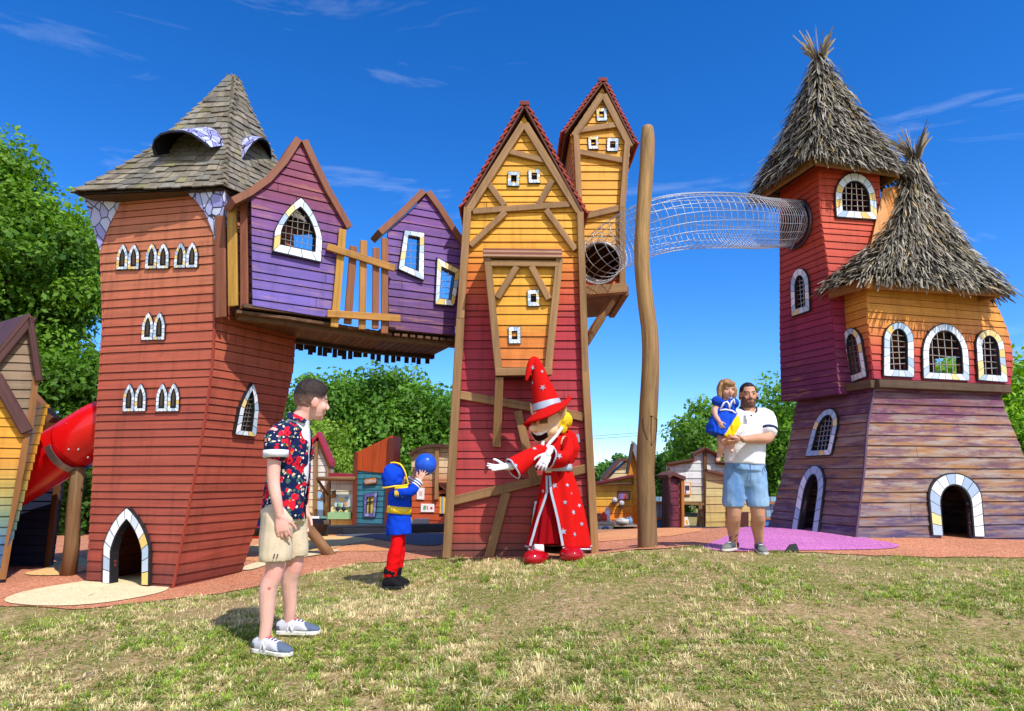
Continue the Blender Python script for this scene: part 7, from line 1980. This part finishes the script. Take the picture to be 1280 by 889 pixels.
limb(m, [P(928, 521, Y1), sA, eA_, wA], [.07, .075, .055, .036])
add_hand(m, wB, (-1, -.12, .12), (0, -.1, 1), (0, -1, .4), 1.08, curl=.30, spread=.10, thumb_out=.5)
add_hand(m, wA, (.75, -.6, -.1), (0, .3, 1), (-.4, -.8, .4), 1.05, curl=.4)
b = fuse(m, .0065, 2)
def dadcol(p):
    c = face_col(H2, SK2, HR2, .78, None, p, 1.0, C(50, 40, 34))
    if c is SK2:
        q = an[0] + Vector((-.0, -.05, .07))
        if (p - q).length < .055 and mnoise.noise(p * 40) > -.1 and p.y < an[0].y: return mul(SK2, .35)
        return mul(SK2, 1 + .10 * mnoise.noise(p * 8))
    return c
paint(b, dadcol).build('body', MATS['skin'], dad, True)
def crop_hair(r, f, u):
    side = .028 if f > -.01 else .02 - min(1, (-f - .01) / .06) * .07
    return (u > side and f < .052) or (u > .078 and f < .075)
paint(add_hair(H2, crop_hair, (1.035, 1.035, 1.04), .003, 8), HR2).build('hair', MATS['hair'], dad, True)
m = MB()
tb = [(931, 580, .203, .16), (931, 565, .205, .165), (932, 548, .200, .16), (932.5, 533, .205, .15), (934, 523, .19, .125), (935, 516, .11, .10)]
m.tube([P(x, y, Y1) for x, y, a, c in tb], [(a, c) for x, y, a, c in tb], 28, ref=(1, 0, 0))
limb(m, [P(946, 522, Y1), sB + Vector((0, 0, .005)), sB.lerp(eBw, .62) + Vector((.012, 0, 0))], [.095, .098, .092]); limb(m, [P(924, 522, Y1), sA, sA.lerp(eA_, .6)], [.09, .095, .088])
b = fuse(m, .010, 4, .010, (7, 5, 9), 9)
paint(b, C(240, 240, 246, .88)).build('polo_shirt', MATS['cloth'], dad, True)
m = MB(); e0, e1 = sB.lerp(eBw, .60) + Vector((.012, 0, 0)), sB.lerp(eBw, .70) + Vector((.012, 0, 0)); m.tube([e0, e1], [.096, .095], 24, C(44, 52, 84)); m.build('sleeve_band', MATS['cloth'], dad, True)
m = MB()
for s_ in (-1, 1): m.beam(H2.p(s_ * .075, -.055, -.125), H2.p(s_ * .052, .065, -.165), .06, .012, (s_, -.3, .5), C(52, 58, 84), taper=.7)
m.beam(H2.p(-.07, -.06, -.12), H2.p(.07, -.06, -.12), .06, .012, (0, 1, .3), C(52, 58, 84)); m.build('polo_collar', MATS['cloth'], dad, bevel=.006)
fp = Vector((0, -1, 0)); 
m = MB(); m.beam(P(934.5, 515, Y1 - .135), P(934.5, 525, Y1 - .165), .035, .006, fp, C(236, 236, 242)); m.build('placket', MATS['cloth'], dad)
m = MB(); c = P(939, 519.5, Y1 - .155); m.ball(c, .010, .006, .010, 8, 6, C(40, 44, 70)); m.build('chest_emblem', MATS['cloth'], dad)
m = MB(); hm_ = [P(916.5, 632, Y1 - .02), P(947.5, 633, Y1 - .02)]
m.tube([P(931, 577, Y1), P(931, 588, Y1)], [(.190, .145), (.205, .158)], 26, ref=(1, 0, 0))
for i in (0, 1): limb(m, [hp[i], hp[i].lerp(hm_[i], .5), hm_[i]], [.116, .114, .106])
m.tube([P(931, 585, Y1), P(931.5, 600, Y1), P(932, 609, Y1)], [(.185, .145), (.165, .125), (.12, .10)], 26, ref=(1, 0, 0))
b = fuse(m, .010, 3, .014, (8, 6, 6), 4); b.f = [f_ for f_ in b.f if sum(b.v[i][2] for i in f_) / len(f_) > hm_[0].z - .01]; b.mi = [0] * len(b.f)
def den(p):
    t = mnoise.noise(Vector((p.x * 6, p.y * 4, p.z * 3))); return mixc(C(96, 138, 190, .9), C(176, 208, 238, .9), .45 + .6 * t)
so_ = paint(b, den).build('denim_shorts', MATS['denim'], dad, True); md = so_.modifiers.new('thick', 'SOLIDIFY'); md.thickness = .007
m = MB()
for pts in ([(931.3, 580), (931.3, 590), (931.6, 604)], [(911, 581), (914, 585), (912, 590)], [(952, 581), (949, 585), (951, 590)]): m.tube([Vector((P(x, y, Y1).x, Y1 - (.158 if abs(x - 931) < 3 else .125), P(x, y, Y1).z)) for x, y in pts], .004, 5, C(84, 116, 164))
m.build('seam', MATS['denim'], dad)
for g, f_, L in ((gA, Vector((-.72, -.7, 0)), .29), (gB, Vector((-.08, -1, 0)), .29)): sneaker(dad, g - f_ * .08 + Vector((0, 0, .004)), onground(g, f_), L, 'dark')
# the girl
Y2 = Y1 - .20
girl = thing('person', 'little girl in a blue and yellow costume dress held in the father\'s arms', 'person', tuple(P(908, 548, Y2)))
SK3 = C(228, 172, 148, .85); HR3 = C(150, 106, 68, .8)
H3 = Frame(P(908.5, 487.5, Y2), (.14, -1, -.08), (.04, 0, 1), .90)
m = MB(); add_head(m, H3, True)
limb(m, [P(907, 505, Y2 + .02), H3.p(0, -.02, -.05)], [.045, .045]); limb(m, [P(907, 540, Y2 + .03), P(907, 508, Y2 + .02)], [.09, .075])
limb(m, [P(899, 505, Y2 + .02), P(894, 512, Y2 - .01), P(895, 520, Y2 - .05), P(898.5, 526, Y2 - .11)], [.035, .034, .028, .020])
add_hand(m, P(898.5, 526.5, Y2 - .115), (.25, -.3, -.9), (.5, .5, 0), (.3, -.8, 0), .62, curl=.5)
limb(m, [P(904, 544, Y2), P(903, 556, Y2 - .06), P(900, 567, Y2 - .02), P(899.5, 570, Y2 - .02)], [.055, .042, .030, .028]); limb(m, [P(899.5, 570, Y2 - .02), P(897, 575.5, Y2 - .09)], [.026, .021], flat=.8)
limb(m, [P(911, 545, Y2), P(914, 554, Y2 - .10), P(914, 560, Y2 - .10)], [.05, .036, .026]); limb(m, [P(914, 560, Y2 - .10), P(914.5, 564, Y2 - .15)], [.024, .019])
b = fuse(m, .006, 2); paint(b, lambda p: face_col(H3, SK3, HR3, 0, None, p, .4, C(60, 46, 40))).build('body', MATS['skin'], girl, True)
m = add_hair(H3, lambda r, f, u: (u > -.105 and f < .035 and not (f > .02 and u < .02 and abs(r) < .07)) or (u > .035 and f > 0) or (abs(r) > .06 and u > -.1 and f < .055), (1.10, 1.10, 1.08), .008, 5, lift=lambda r, f, u: .010 * max(0, -u / .08))
b2 = MB()
for s_ in (-1, 1): limb(b2, [H3.p(s_ * .066, .015, .06), H3.p(s_ * .084, .015, 0), H3.p(s_ * .086, .012, -.06), H3.p(s_ * .078, .018, -.105)], [.022, .026, .024, .012])
limb(b2, [H3.p(0, -.07, .06), H3.p(0, -.10, 0), H3.p(0, -.09, -.09)], [.06, .065, .05]); limb(b2, [H3.p(-.05, .07, .075), H3.p(0, .086, .06), H3.p(.05, .07, .075)], [.018, .02, .018]); H3.ball(b2, 0, -.01, .04, .082, .100, .090)
b2 = fuse(b2, .006, 2, .006, (60, 60, 12), 3)
paint(b2, lambda p: mixc(HR3, C(196, 156, 104, .85), max(0, min(1, .5 + mnoise.noise(Vector((p.x * 50, p.y * 50, p.z * 9))))))).build('hair', MATS['hair'], girl, True)
m = MB(); m.tube([P(908, 501, Y2 + .02), P(907.5, 511, Y2 + .02), P(907, 516, Y2 + .02)], [(.085, .07), (.098, .085), (.092, .085)], 20, ref=(1, 0, 0)); m.ball(P(897, 502, Y2), .062, .06, .056); m.ball(P(917, 504, Y2), .055, .06, .05)
b = fuse(m, .008, 2, .008, (12, 12, 12)); paint(b, C(22, 66, 176)).build('bodice', MATS['cloth'], girl, True)
m = MB(); tb = [(907.5, 513, .095, .085), (905, 524, .125, .11), (902, 536, .150, .135), (899.5, 545, .140, .14)]
m.tube([P(x, y, Y2 + .0) for x, y, a, c in tb], [(a, c) for x, y, a, c in tb], 26, ref=(1, 0, 0)); limb(m, [P(912, 520, Y2 - .02), P(915, 534, Y2 - .04), P(914, 541, Y2 - .05)], [.08, .10, .085])
b = fuse(m, .008, 2, .016, (22, 14, 7), 6)
def skirtcol(p):
    x, y = toPx(p); d = (x - 904) + (y - 540) * .62
    if d > 16.5 and y > 520: return C(240, 240, 246)
    if d > 4: return C(246, 208, 24)
    return C(18, 76, 200)
paint(b, skirtcol).build('skirt', MATS['cloth'], girl, True)
m = MB()
for pts in ([(901, 511), (905, 503.5), (909, 502), (911.5, 506), (912, 511)], [(912, 511), (914.5, 502), (917, 499), (918.5, 505)], [(900, 513), (907, 512), (915, 513.5), (920, 517)]): m.tube([P(x, y, Y2 - .085 - .01 * (x > 910)) for x, y in pts], .009, 6, C(240, 240, 246))
m.build('lace_trim', MATS['cloth'], girl, True)

# ---------------------------------------------------------------- boy with the ball
g1 = G(490, 735); Y3 = g1.y
boy = thing('person', 'boy in a blue and red hussar style costume lifting a blue ball', 'person', tuple(g1))
SK4 = C(226, 170, 146, .85)
H4 = Frame(P(495, 597, Y3), (.74, .62, .22), (-.12, 0, 1), .92)
ftA, ftB = G(487, 737), G(494, 733.5)
m = MB(); add_head(m, H4, True, ears=False)
limb(m, [P(496, 620, Y3), H4.p(0, -.02, -.05)], [.05, .05]); limb(m, [P(498, 654, Y3), P(498, 640, Y3), P(497, 618, Y3)], [.09, .085, .07])
s1, s2 = P(501, 616, Y3 - .12), P(502, 615, Y3 + .12)
e1, e2 = P(513, 615, Y3 - .16), P(510, 611, Y3 + .12); w1, w2 = P(524.5, 601, Y3 - .11), P(516, 597, Y3 + .10)
limb(m, [P(498, 618, Y3), s1, e1, w1], [.045, .045, .034, .023]); limb(m, [P(498, 618, Y3), s2, e2, w2], [.045, .045, .034, .023])
bc = P(532, 580.5, Y3 - .01)
add_hand(m, w1, (.35, .1, .95), (.25, .95, .1), (-.8, .1, .5), .74, curl=.22, spread=.42, thumb_out=1.0)
add_hand(m, w2, (.25, -.1, .95), (.7, -.6, 0), (-.3, .8, .5), .74, curl=.22, spread=.3)
b = fuse(m, .0055, 2); paint(b, lambda p: face_col(H4, SK4, C(110, 80, 60), 0, None, p, .5)).build('body', MATS['skin'], boy, True)
BL = C(16, 66, 200); YE = C(250, 206, 30)
m = MB(); tb = [(498.5, 668, .118, .112), (498.5, 652, .112, .10), (499.5, 638, .102, .09), (499, 624, .105, .095), (498.5, 615, .098, .10), (497.5, 610, .06, .06)]
m.tube([P(x, y, Y3) for x, y, a, c in tb], [(a, c) for x, y, a, c in tb], 26, ref=(.86, .42, 0))
limb(m, [P(499, 617, Y3 - .06), s1, e1, e1.lerp(w1, .55)], [.058, .058, .046, .040]); limb(m, [P(499, 617, Y3 + .06), s2, e2, e2.lerp(w2, .55)], [.058, .058, .046, .040])
b = fuse(m, .008, 3, .012, (12, 12, 9), 3); paint(b, BL).build('tunic', MATS['felt'], boy, True)
def hoop(m, c, ax, rx, ry, rad, col, a0=0, a1=2 * math.pi, n=28, refd=(1, 0, 0)):
    ax = Vector(ax).normalized(); u = (Vector(refd) - ax * ax.dot(Vector(refd))).normalized(); w = ax.cross(u); full = a1 - a0 > 6.2
    m.tube([c + u * rx * math.cos(a) + w * ry * math.sin(a) for a in np.linspace(a0, a1, n + 1)[:n if full else n + 1]], rad, 6, col, closed=full)
m = MB(); c = P(499.5, 637, Y3); m.tube([c - Vector((.006, 0, .034)), c + Vector((0, 0, .03))], [(.119, .107), (.112, .100)], 30, YE, ref=(.86, .42, 0)); m.build('sash', MATS['satin'], boy, True)
for e, w in ((e1, w1), (e2, w2)):
    m = MB()
    for k_ in range(5): 
        a = e.lerp(w, .52 + .085 * k_); c_ = C(240, 240, 244) if k_ % 2 == 0 else C(40, 60, 140); m.tube([a, e.lerp(w, .52 + .085 * (k_ + 1))], .043 if k_ % 2 == 0 else .0415, 18, c_)
    m.build('striped_cuff', MATS['cloth'], boy, True)
m = MB()
for j in range(12):
    a = s1 + Vector((-.045 + .0098 * j, -.046 - .008 * math.sin(j), .02)); m.tube([a, a + Vector((0, -.010, -.028)), a + Vector((.002, -.012, -.045 - .01 * (j % 2)))], [.004, .0045, .003], 5, YE)
m.beam(s1 + Vector((-.05, -.03, .035)), s1 + Vector((.07, -.03, .045)), .022, .015, (0, -.7, .7), YE)
m.build('epaulette', MATS['cloth'], boy, True)
m = MB(); h1_, h2_ = P(497, 667, Y3 - .035), P(499, 667, Y3 + .04); q1, q2 = P(493.5, 694, Y3 - .06), P(498, 693, Y3 + .06); r1, r2 = Vector((ftA.x, ftA.y, ftA.z + .13)), Vector((ftB.x, ftB.y, ftB.z + .13))
limb(m, [h1_, q1, r1], [.052, .062, .058]); limb(m, [h2_, q2, r2], [.052, .062, .056]); b = fuse(m, .008, 3, .012, (8, 8, 12), 7); paint(b, C(218, 14, 20)).build('trousers', MATS['felt'], boy, True)
for ft in (ftA, ftB):
    m = MB(); limb(m, [ft + Vector((0, 0, .155)), ft + Vector((0, 0, .10)), ft + Vector((0, 0, .06))], [.062, .050, .046]); b = fuse(m, .007, 2, .01, (20, 20, 25), 2); paint(b, C(22, 22, 24)).build('boot_top', MATS['cloth'], boy, True)
    sneaker(boy, ft - Vector((.055, .01, -.004)), onground(ft, Vector((.95, -.25, 0))), .20, 'black')
# hat: upright folded front and back like an old cocked hat with yellow braid
m = MB(); top = [(494, 583), (503, 592)]
Hh = Frame(H4.c, H4.f, H4.u, H4.k)
for (r, f, u, a, c, d) in [(0, -.015, .03, .104, .115, .092), (0, -.06, .01, .104, .09, .105), (0, -.03, .095, .05, .085, .055), (0, -.085, -.04, .085, .07, .06), (0, -.03, -.04, .102, .085, .06)]: Hh.ball(m, r, f, u, a, c, d)
b = fuse(m, .007, 3, .008, (14, 14, 14)); paint(b, BL).build('cocked_hat', MATS['felt'], boy, True)
m = MB()
arc = [Hh.p(.100, .065, -.095), Hh.p(.106, .058, -.03), Hh.p(.104, .055, .04), Hh.p(.078, .04, .115), Hh.p(.04, .0, .150), Hh.p(0, -.03, .155)]
m.tube(catmull(arc, 4), .0085, 7, YE)
arc = [Hh.p(.10, .06, -.095), Hh.p(.112, -.02, -.088), Hh.p(.108, -.09, -.075), Hh.p(.065, -.155, -.07), Hh.p(0, -.17, -.065)]
m.tube(catmull(arc, 4), .0085, 7, YE); m.build('hat_braid', MATS['satin'], boy, True)
ball = thing('play_ball', 'glossy blue ball held up in the boy\'s hands', 'ball', tuple(bc))
m = MB(); m.ball(bc, .103, n=40, m=24, col=C(26, 84, 204)); m.build('ball', MATS['plastic'], ball, True)
m = MB(); m.ball(bc + Vector((.03, -.09, .045)), .006, n=8, m=5, col=C(180, 200, 240)); m.build('valve', MATS['plastic'], ball, True)

# ---------------------------------------------------------------- performer in a red wizard costume
Y4 = 7.28
gw = G(690, 698)
wz = thing('person', 'costumed performer in a red star-covered wizard robe, pointed hat and big mask head', 'person', tuple(ground(696, Y4)))
RD = C(204, 22, 20); RD2 = C(150, 8, 20); SV = C(176, 184, 202); GLV = C(242, 242, 246, .9); MASK = C(236, 194, 150)
Hw = Frame(P(684, 527, Y4 - .05), (-.62, -.74, -.30), (.10, 0, 1), 1.9)
# hidden body under the costume: mask head, arms ending in gloves
m = MB()
Hw.ball(m, 0, 0, .0, .088, .092, .092, 24, 16); Hw.ball(m, 0, .03, -.045, .082, .072, .06, 24, 16); Hw.ball(m, 0, .05, -.075, .06, .05, .042); Hw.ball(m, .045, .045, -.035, .045, .045, .042); Hw.ball(m, -.045, .045, -.035, .045, .045, .042)
Hw.ball(m, .018, .112, -.012, .022, .026, .021, 18, 12)
for s_, tip in ((-1, None), (1, None)):
    m.tube([Hw.p(s_ * .075, -.01, .02), Hw.p(s_ * .105, -.02, .05), Hw.p(s_ * .125, -.03, .10)], [(.022 * 1.9, .012 * 1.9), (.020 * 1.9, .009 * 1.9), (.004 * 1.9, .003 * 1.9)], 10, ref=(0, 0, 1))
limb(m, [P(698, 600, Y4), P(698, 565, Y4), P(694, 545, Y4)], [.13, .13, .10])
wr1 = P(634, 583, Y4 - .34); wr2 = P(686, 567, Y4 - .30)
limb(m, [P(692, 556, Y4 - .02), P(664, 570, Y4 - .22), wr1], [.06, .05, .035]); limb(m, [P(706, 552, Y4 - .08), P(708, 575, Y4 - .22), wr2], [.06, .05, .035])
for sx in (674, 713): limb(m, [P(698, 600, Y4), P((sx + 698) / 2, 640, Y4), Vector((P(sx, 690, Y4 - .1).x, Y4 - .06, ground(sx, Y4).z + .10))], [.09, .07, .05])
b = fuse(m, .009, 2)
def maskcol(p):
    r, f, u = Hw.loc(p)
    if (p - Hw.c).length > .36 or u < -.122 or (r < -.10 and u < -.03) or p.z < P(690, 556, Y4).z: return C(150, 14, 16)
    if f > .045 and abs(r) < .056 and -.088 + 9 * r * r < u < -.040 + 5 * r * r: return C(40, 10, 14) if u < -.052 + 6 * r * r else C(244, 240, 236)
    if f > .06 and .012 < abs(r) < .055 and .010 < u < .045: return C(120, 84, 60)
    return MASK
paint(b, maskcol).build('body', MATS['felt'], wz, True)
m = MB()
for s_ in (-1, 1): m.tube([Hw.p(s_ * .060, .086, .028), Hw.p(s_ * .036, .103, .036), Hw.p(s_ * .014, .100, .030)], .010, 6, C(90, 40, 24))
m.build('eyebrow', MATS['felt'], wz, True) if False else None
for nm_, w_, d_, pn_, sd_, cur, sp2 in (('glove', wr1, (-.97, -.22, -.10), (.1, -.5, .85), (.1, .6, .8), .12, .34), ('glove', wr2, (-.45, -.25, -.75), (-.1, .8, -.5), (-.8, -.2, .4), .35, .16)):
    m = MB(); d_ = Vector(d_).normalized(); limb(m, [w_ - d_ * .05, w_ + d_ * .01], [.042, .038]); add_hand(m, w_, d_, pn_, sd_, 1.28, curl=cur, spread=sp2, thumb_out=.9); b = fuse(m, .0065, 2); paint(b, GLV).build(nm_, MATS['cloth'], wz, True)
# robe: rings with folds
def robe(m, rings, folds, amp, col, n=72, top_amp=.15, ref=(1, 0, 0), yoff=0, ph=0):
    rows = []
    k = len(rings)
    for i, (x, y, hw, dp) in enumerate(rings):
        c = P(x, y, Y4 + yoff); w = hw / F * Y4; a_ = amp * (1 - i / (k - 1)) ** 1.2
        rows.append([c + Vector((w * math.cos(t) * (1 + a_ * math.sin(folds * t + ph + .6 * math.sin(2 * t))), w * dp * math.sin(t) * (1 + a_ * math.sin(folds * t + ph + .6 * math.sin(2 * t))), .012 * math.sin(3 * t) * (i == 0))) for t in np.linspace(0, 2 * math.pi, n + 1)[:n]])
    m.sheet(rows, col, closed_u=True)
def dens(rings, f=5):
    out = []
    for a, b in zip(rings, rings[1:]):
        for j in range(f): t = j / f; t2 = t; out.append(tuple(a[i] + (b[i] - a[i]) * t2 for i in range(4)))
    out.append(rings[-1]); return out
RR = dens([(698.5, 684, 37, .78), (699.5, 662, 33, .78), (700, 640, 29, .78), (699, 612, 23, .80), (697.5, 590, 17.5, .85), (697, 583, 16.5, .88), (698, 572, 18, .85), (698.5, 560, 19, .85), (699, 550, 18, .8), (698, 543, 13, .8), (694, 539, 9, .9)])
m = MB(); robe(m, RR, 9, .11, RD)
bvh = BVHTree.FromPolygons([Vector(p) for p in m.v], m.f)
# open the skirt at the front: drop faces between the two silver edges
def edge_x(y, side):
    L_ = [(592, 684.5), (616, 685), (650, 673), (690, 662)] if side < 0 else [(592, 686), (616, 688), (650, 696), (690, 704)]
    for (a, xa), (b2, xb) in zip(L_, L_[1:]):
        if y <= b2: return xa + (xb - xa) * (y - a) / (b2 - a)
    return L_[-1][1]
kf = []
for f_ in m.f:
    c = sum((Vector(m.v[i]) for i in f_), Vector()) / len(f_); x, y = toPx(c)
    if c.y < Y4 - .02 and y > 594 and edge_x(y, -1) < x < edge_x(y, 1): continue
    kf.append(f_)
m.f = kf; m.mi = [0] * len(kf); rob = m.build('robe', MATS['felt'], wz, True); md = rob.modifiers.new('thick', 'SOLIDIFY'); md.thickness = .008
m2 = MB(); robe(m2, dens([(688, 679, 24, .8), (690, 640, 20, .8), (694, 600, 14, .85), (696, 588, 12, .9)]), 14, .07, RD2); m2.build('under_robe', MATS['felt'], wz, True)
def onrobe(px, py, tree_=None, lift=.006):
    d = ray(px, py).normalized(); h = (tree_ or bvh).ray_cast(CAM, d)
    if h[0] is None: return P(px, py, Y4 - .25), Vector((0, -1, 0))
    n_ = h[1] if h[1].dot(d) < 0 else -h[1]
    return h[0] + n_ * lift, n_
for side, off in ((-1, -1.0), (1, 1.2)):
    m3 = MB(); pts = [onrobe(edge_x(y, side) + off, y, lift=.004)[0] for y in np.linspace(595, 682, 14)]
    # keep the braid continuous where a ray slips through the opening
    for a, b2 in zip(pts, pts[1:]): 
        if (b2 - a).length < .25: m3.beam(a, b2 + (b2 - a) * .05, .024, .012, (0, -1, 0), SV)
    m3.build('silver_edging', MATS['satin'], rob)
m3 = MB()
hem = [Vector(p) + Vector((0, 0, .004)) for p in m.v[:72]]
for a, b2 in zip(hem, hem[1:] + hem[:1]):
    x, y = toPx((a + b2) / 2); c = (a + b2) / 2
    if c.y < Y4 - .02 and edge_x(684, -1) < x < edge_x(684, 1): continue
    m3.tube([a, b2], .009, 5, SV)
m3.build('silver_edging', MATS['satin'], rob)
m = MB(); c = P(697, 584.5, Y4); m.tube([c - Vector((.0, 0, .038)), c + Vector((-.0, 0, .034))], [(.158, .14), (.152, .135)], 32, SV, ref=(1, 0, 0)); bl_ = m.build('belt', MATS['satin'], wz, True)
m = MB(); p, n_ = onrobe(685.5, 587); m.beam(p - Vector((.035, .02, 0)), p + Vector((.035, -.02, .006)), .075, .03, n_, C(214, 190, 160)); m.build('buckle', MATS['paint'], bl_, bevel=.006)
# sleeves: wide cones
def sleeve(pts, rad, trim=True):
    m = MB(); q = catmull([Vector(p) for p in pts], 5); rs = []
    for i in range(len(rad) - 1): rs += [rad[i] + (rad[i + 1] - rad[i]) * k_ / 5 for k_ in range(5)]
    rs.append(rad[-1]); m.tube(q, [(r * 1.0, r * .72) for r in rs], 26, RD, caps=False, ref=(0, 0, 1)); 
    vs = [Vector(v) for v in m.v]
    vs2 = [v + Vector((0, 0, 0)) + Vector((.010, .006, .010)) * mnoise.noise(v * 14) for v in vs]; m.v = [tuple(v) for v in vs2]
    o = m.build('sleeve', MATS['felt'], wz, True); md = o.modifiers.new('thick', 'SOLIDIFY'); md.thickness = .008
    t = MB(); end = vs2[-26:]; t.tube(end, .009, 6, SV, closed=True); t.build('sleeve_trim', MATS['satin'], o, True)
    return BVHTree.FromPolygons(vs2, m.f)
t1 = sleeve([P(699, 556, Y4 - .02), P(684, 563, Y4 - .12), P(662, 572, Y4 - .24), P(641, 586, Y4 - .33)], [.075, .08, .09, .115])
t2 = sleeve([P(706, 551, Y4 - .02), P(710, 562, Y4 - .12), P(704, 574, Y4 - .22), P(689, 573, Y4 - .28)], [.075, .085, .095, .115])
# hood lying on the back and white scarf ends
m = MB(); limb(m, [P(702, 542, Y4 + .10), P(711, 548, Y4 + .10), P(715, 562, Y4 + .09), P(713, 574, Y4 + .08)], [.06, .085, .085, .05]); b = fuse(m, .01, 3, .01, (9, 9, 9)); paint(b, RD).build('hood', MATS['felt'], wz, True)
m = MB()
for pts in ([(700, 538), (694, 546), (688, 553), (683, 560)], [(679, 551), (678, 558), (680, 566)], [(703, 534), (698, 541), (691, 548)]):
    q = [P(x, y, Y4 - .17) for x, y in pts]
    for a, b2 in zip(q, q[1:]): m.beam(a, b2 + (b2 - a) * .1, .036, .014, (-.3, -1, .2), GLV)
m.build('scarf', MATS['cloth'], wz, bevel=.008)
# hat
m = MB(); hp_ = [P(685, 512, Y4 - .04), P(681, 496, Y4 - .04), P(676, 478, Y4 - .05), P(672.5, 463, Y4 - .06), P(668.5, 451, Y4 - .07), P(664, 455, Y4 - .10), P(660.5, 466, Y4 - .12), P(657.8, 476, Y4 - .13)]
rr_ = [19 / F * Y4, 15.5 / F * Y4, 11.5 / F * Y4, 8.5 / F * Y4, 5.6 / F * Y4, 4.8 / F * Y4, 3.6 / F * Y4, 1.6 / F * Y4]
q = catmull(hp_, 5); rs = []
for i in range(len(rr_) - 1): rs += [rr_[i] + (rr_[i + 1] - rr_[i]) * k_ / 5 for k_ in range(5)]
rs.append(rr_[-1]); m.tube(q, rs, 26, RD)
hatc = m.v[:]; hatf = m.f[:]
hat = m.build('pointed_hat', MATS['felt'], wz, True); hb = BVHTree.FromPolygons([Vector(p) for p in hatc], hatf)
m = MB(); bx = Vector((.90, -.10, .40)).normalized(); bc_ = P(684.5, 514, Y4 - .05); byv = Vector((.15, .97, -.05)); byv = (byv - bx * byv.dot(bx)).normalized(); bn = bx.cross(byv); bn = bn if bn.z > 0 else -bn
rows = []
for i, r in enumerate(np.linspace(.55, 1, 7)):
    rows.append([bc_ + bx * (34 / F * Y4 * r * math.cos(t)) + byv * (.30 * r * math.sin(t)) + bn * (.030 * (r - .55) * 2 * math.sin(2 * t + .8) - .055 * ((r - .55) / .45) ** 1.3 * (.33 - .67 * math.cos(t)) - .075 * ((r - .55) / .45) * max(0, -math.sin(t))) for t in np.linspace(0, 2 * math.pi, 49)[:48]])
m.sheet(rows, RD, closed_u=True); br_o = m.build('hat_brim', MATS['felt'], wz, True); md = br_o.modifiers.new('thick', 'SOLIDIFY'); md.thickness = .02
a, b2 = q[0].lerp(q[5], .1), q[0].lerp(q[5], .62); m = MB(); m.tube([a, b2], [19 / F * Y4 * 1.0, 17.3 / F * Y4], 30, SV, caps=False); hbnd = m.build('hat_band', MATS['satin'], hat, True)
m = MB(); Hw.ball(m, -.082, -.045, .0, .030, .050, .045); Hw.ball(m, -.05, -.085, -.01, .06, .035, .05); Hw.ball(m, -.086, -.025, -.035, .018, .03, .035); b = fuse(m, .007, 2, .014, (30, 30, 8)); paint(b, C(246, 208, 30)).build('wig', MATS['hair'], wz, True)
def star(px, py, r, tree_, parent, col=SV):
    p, n_ = onrobe(px, py, tree_, .005); u, w = perp(n_); a0 = rng.random() * 6.28; m = MB(); V = [p]
    for i in range(10): a = a0 + math.pi * i / 5; q = (r if i % 2 == 0 else r * .42); V.append(p + u * q * math.cos(a) + w * q * math.sin(a))
    m.add(V, [(0, 1 + i, 1 + (i + 1) % 10) for i in range(10)] , mul(col, .75 + .35 * rng.random())); m.build('star', MATS['satin'], parent)
for x, y, r in [(693, 607, .034), (709, 606.5, .022), (706.5, 628, .026), (716.5, 640.5, .030), (704.5, 664.5, .036), (724, 632, .022), (679, 614, .02), (727, 655, .024), (714, 617, .018), (700, 569, .03), (706, 556, .022), (718, 668, .026), (692, 640, .0)]:
    if r: star(x, y, r, bvh, rob)
for x, y, r in [(644.5, 582, .024), (668, 561, .026)]: star(x, y, r, t1, wz)
for x, y, r in [(699, 570, .034), (704, 557, .022)]: star(x, y, r, t2, wz)
for x, y, r in [(665.5, 459.5, .030), (677.5, 464.5, .018), (666, 478.5, .022), (678.5, 484.5, .034)]: star(x, y, r, hb, hat)
# glossy red shoes
for px, Ys, fdir, s_ in ((672, Y4 - .14, (-.55, -.85, 0), 1.0), (690, Y4 - .04, (-.2, -1, 0), .85), (713, Y4 - .16, (.12, -1, 0), 1.05)):
    if px == 690: continue
    g = ground(px, Ys); fd_ = Vector(fdir).normalized(); Hs = Frame(g, fd_, (0, 0, 1), s_); m = MB()
    m.ball(Hs.p(0, .05, .055), .115 * s_, .15 * s_, .085 * s_, 20, 12, rot=Hs.rot); m.ball(Hs.p(0, -.07, .05), .08 * s_, .09 * s_, .07 * s_, 16, 10, rot=Hs.rot)
    b = fuse(m, .009, 2); b.v = [(x, y, max(z, g.z + .006 + .0 * z)) for x, y, z in b.v]; o = paint(b, C(176, 12, 26)).build('shoe', MATS['gloss'], wz, True)
    m = MB(); m.tube([Hs.p(0, -.03, .09), Hs.p(0, -.03, .18)], [.055, .05], 14, GLV); m.build('sock', MATS['cloth'], o, True)
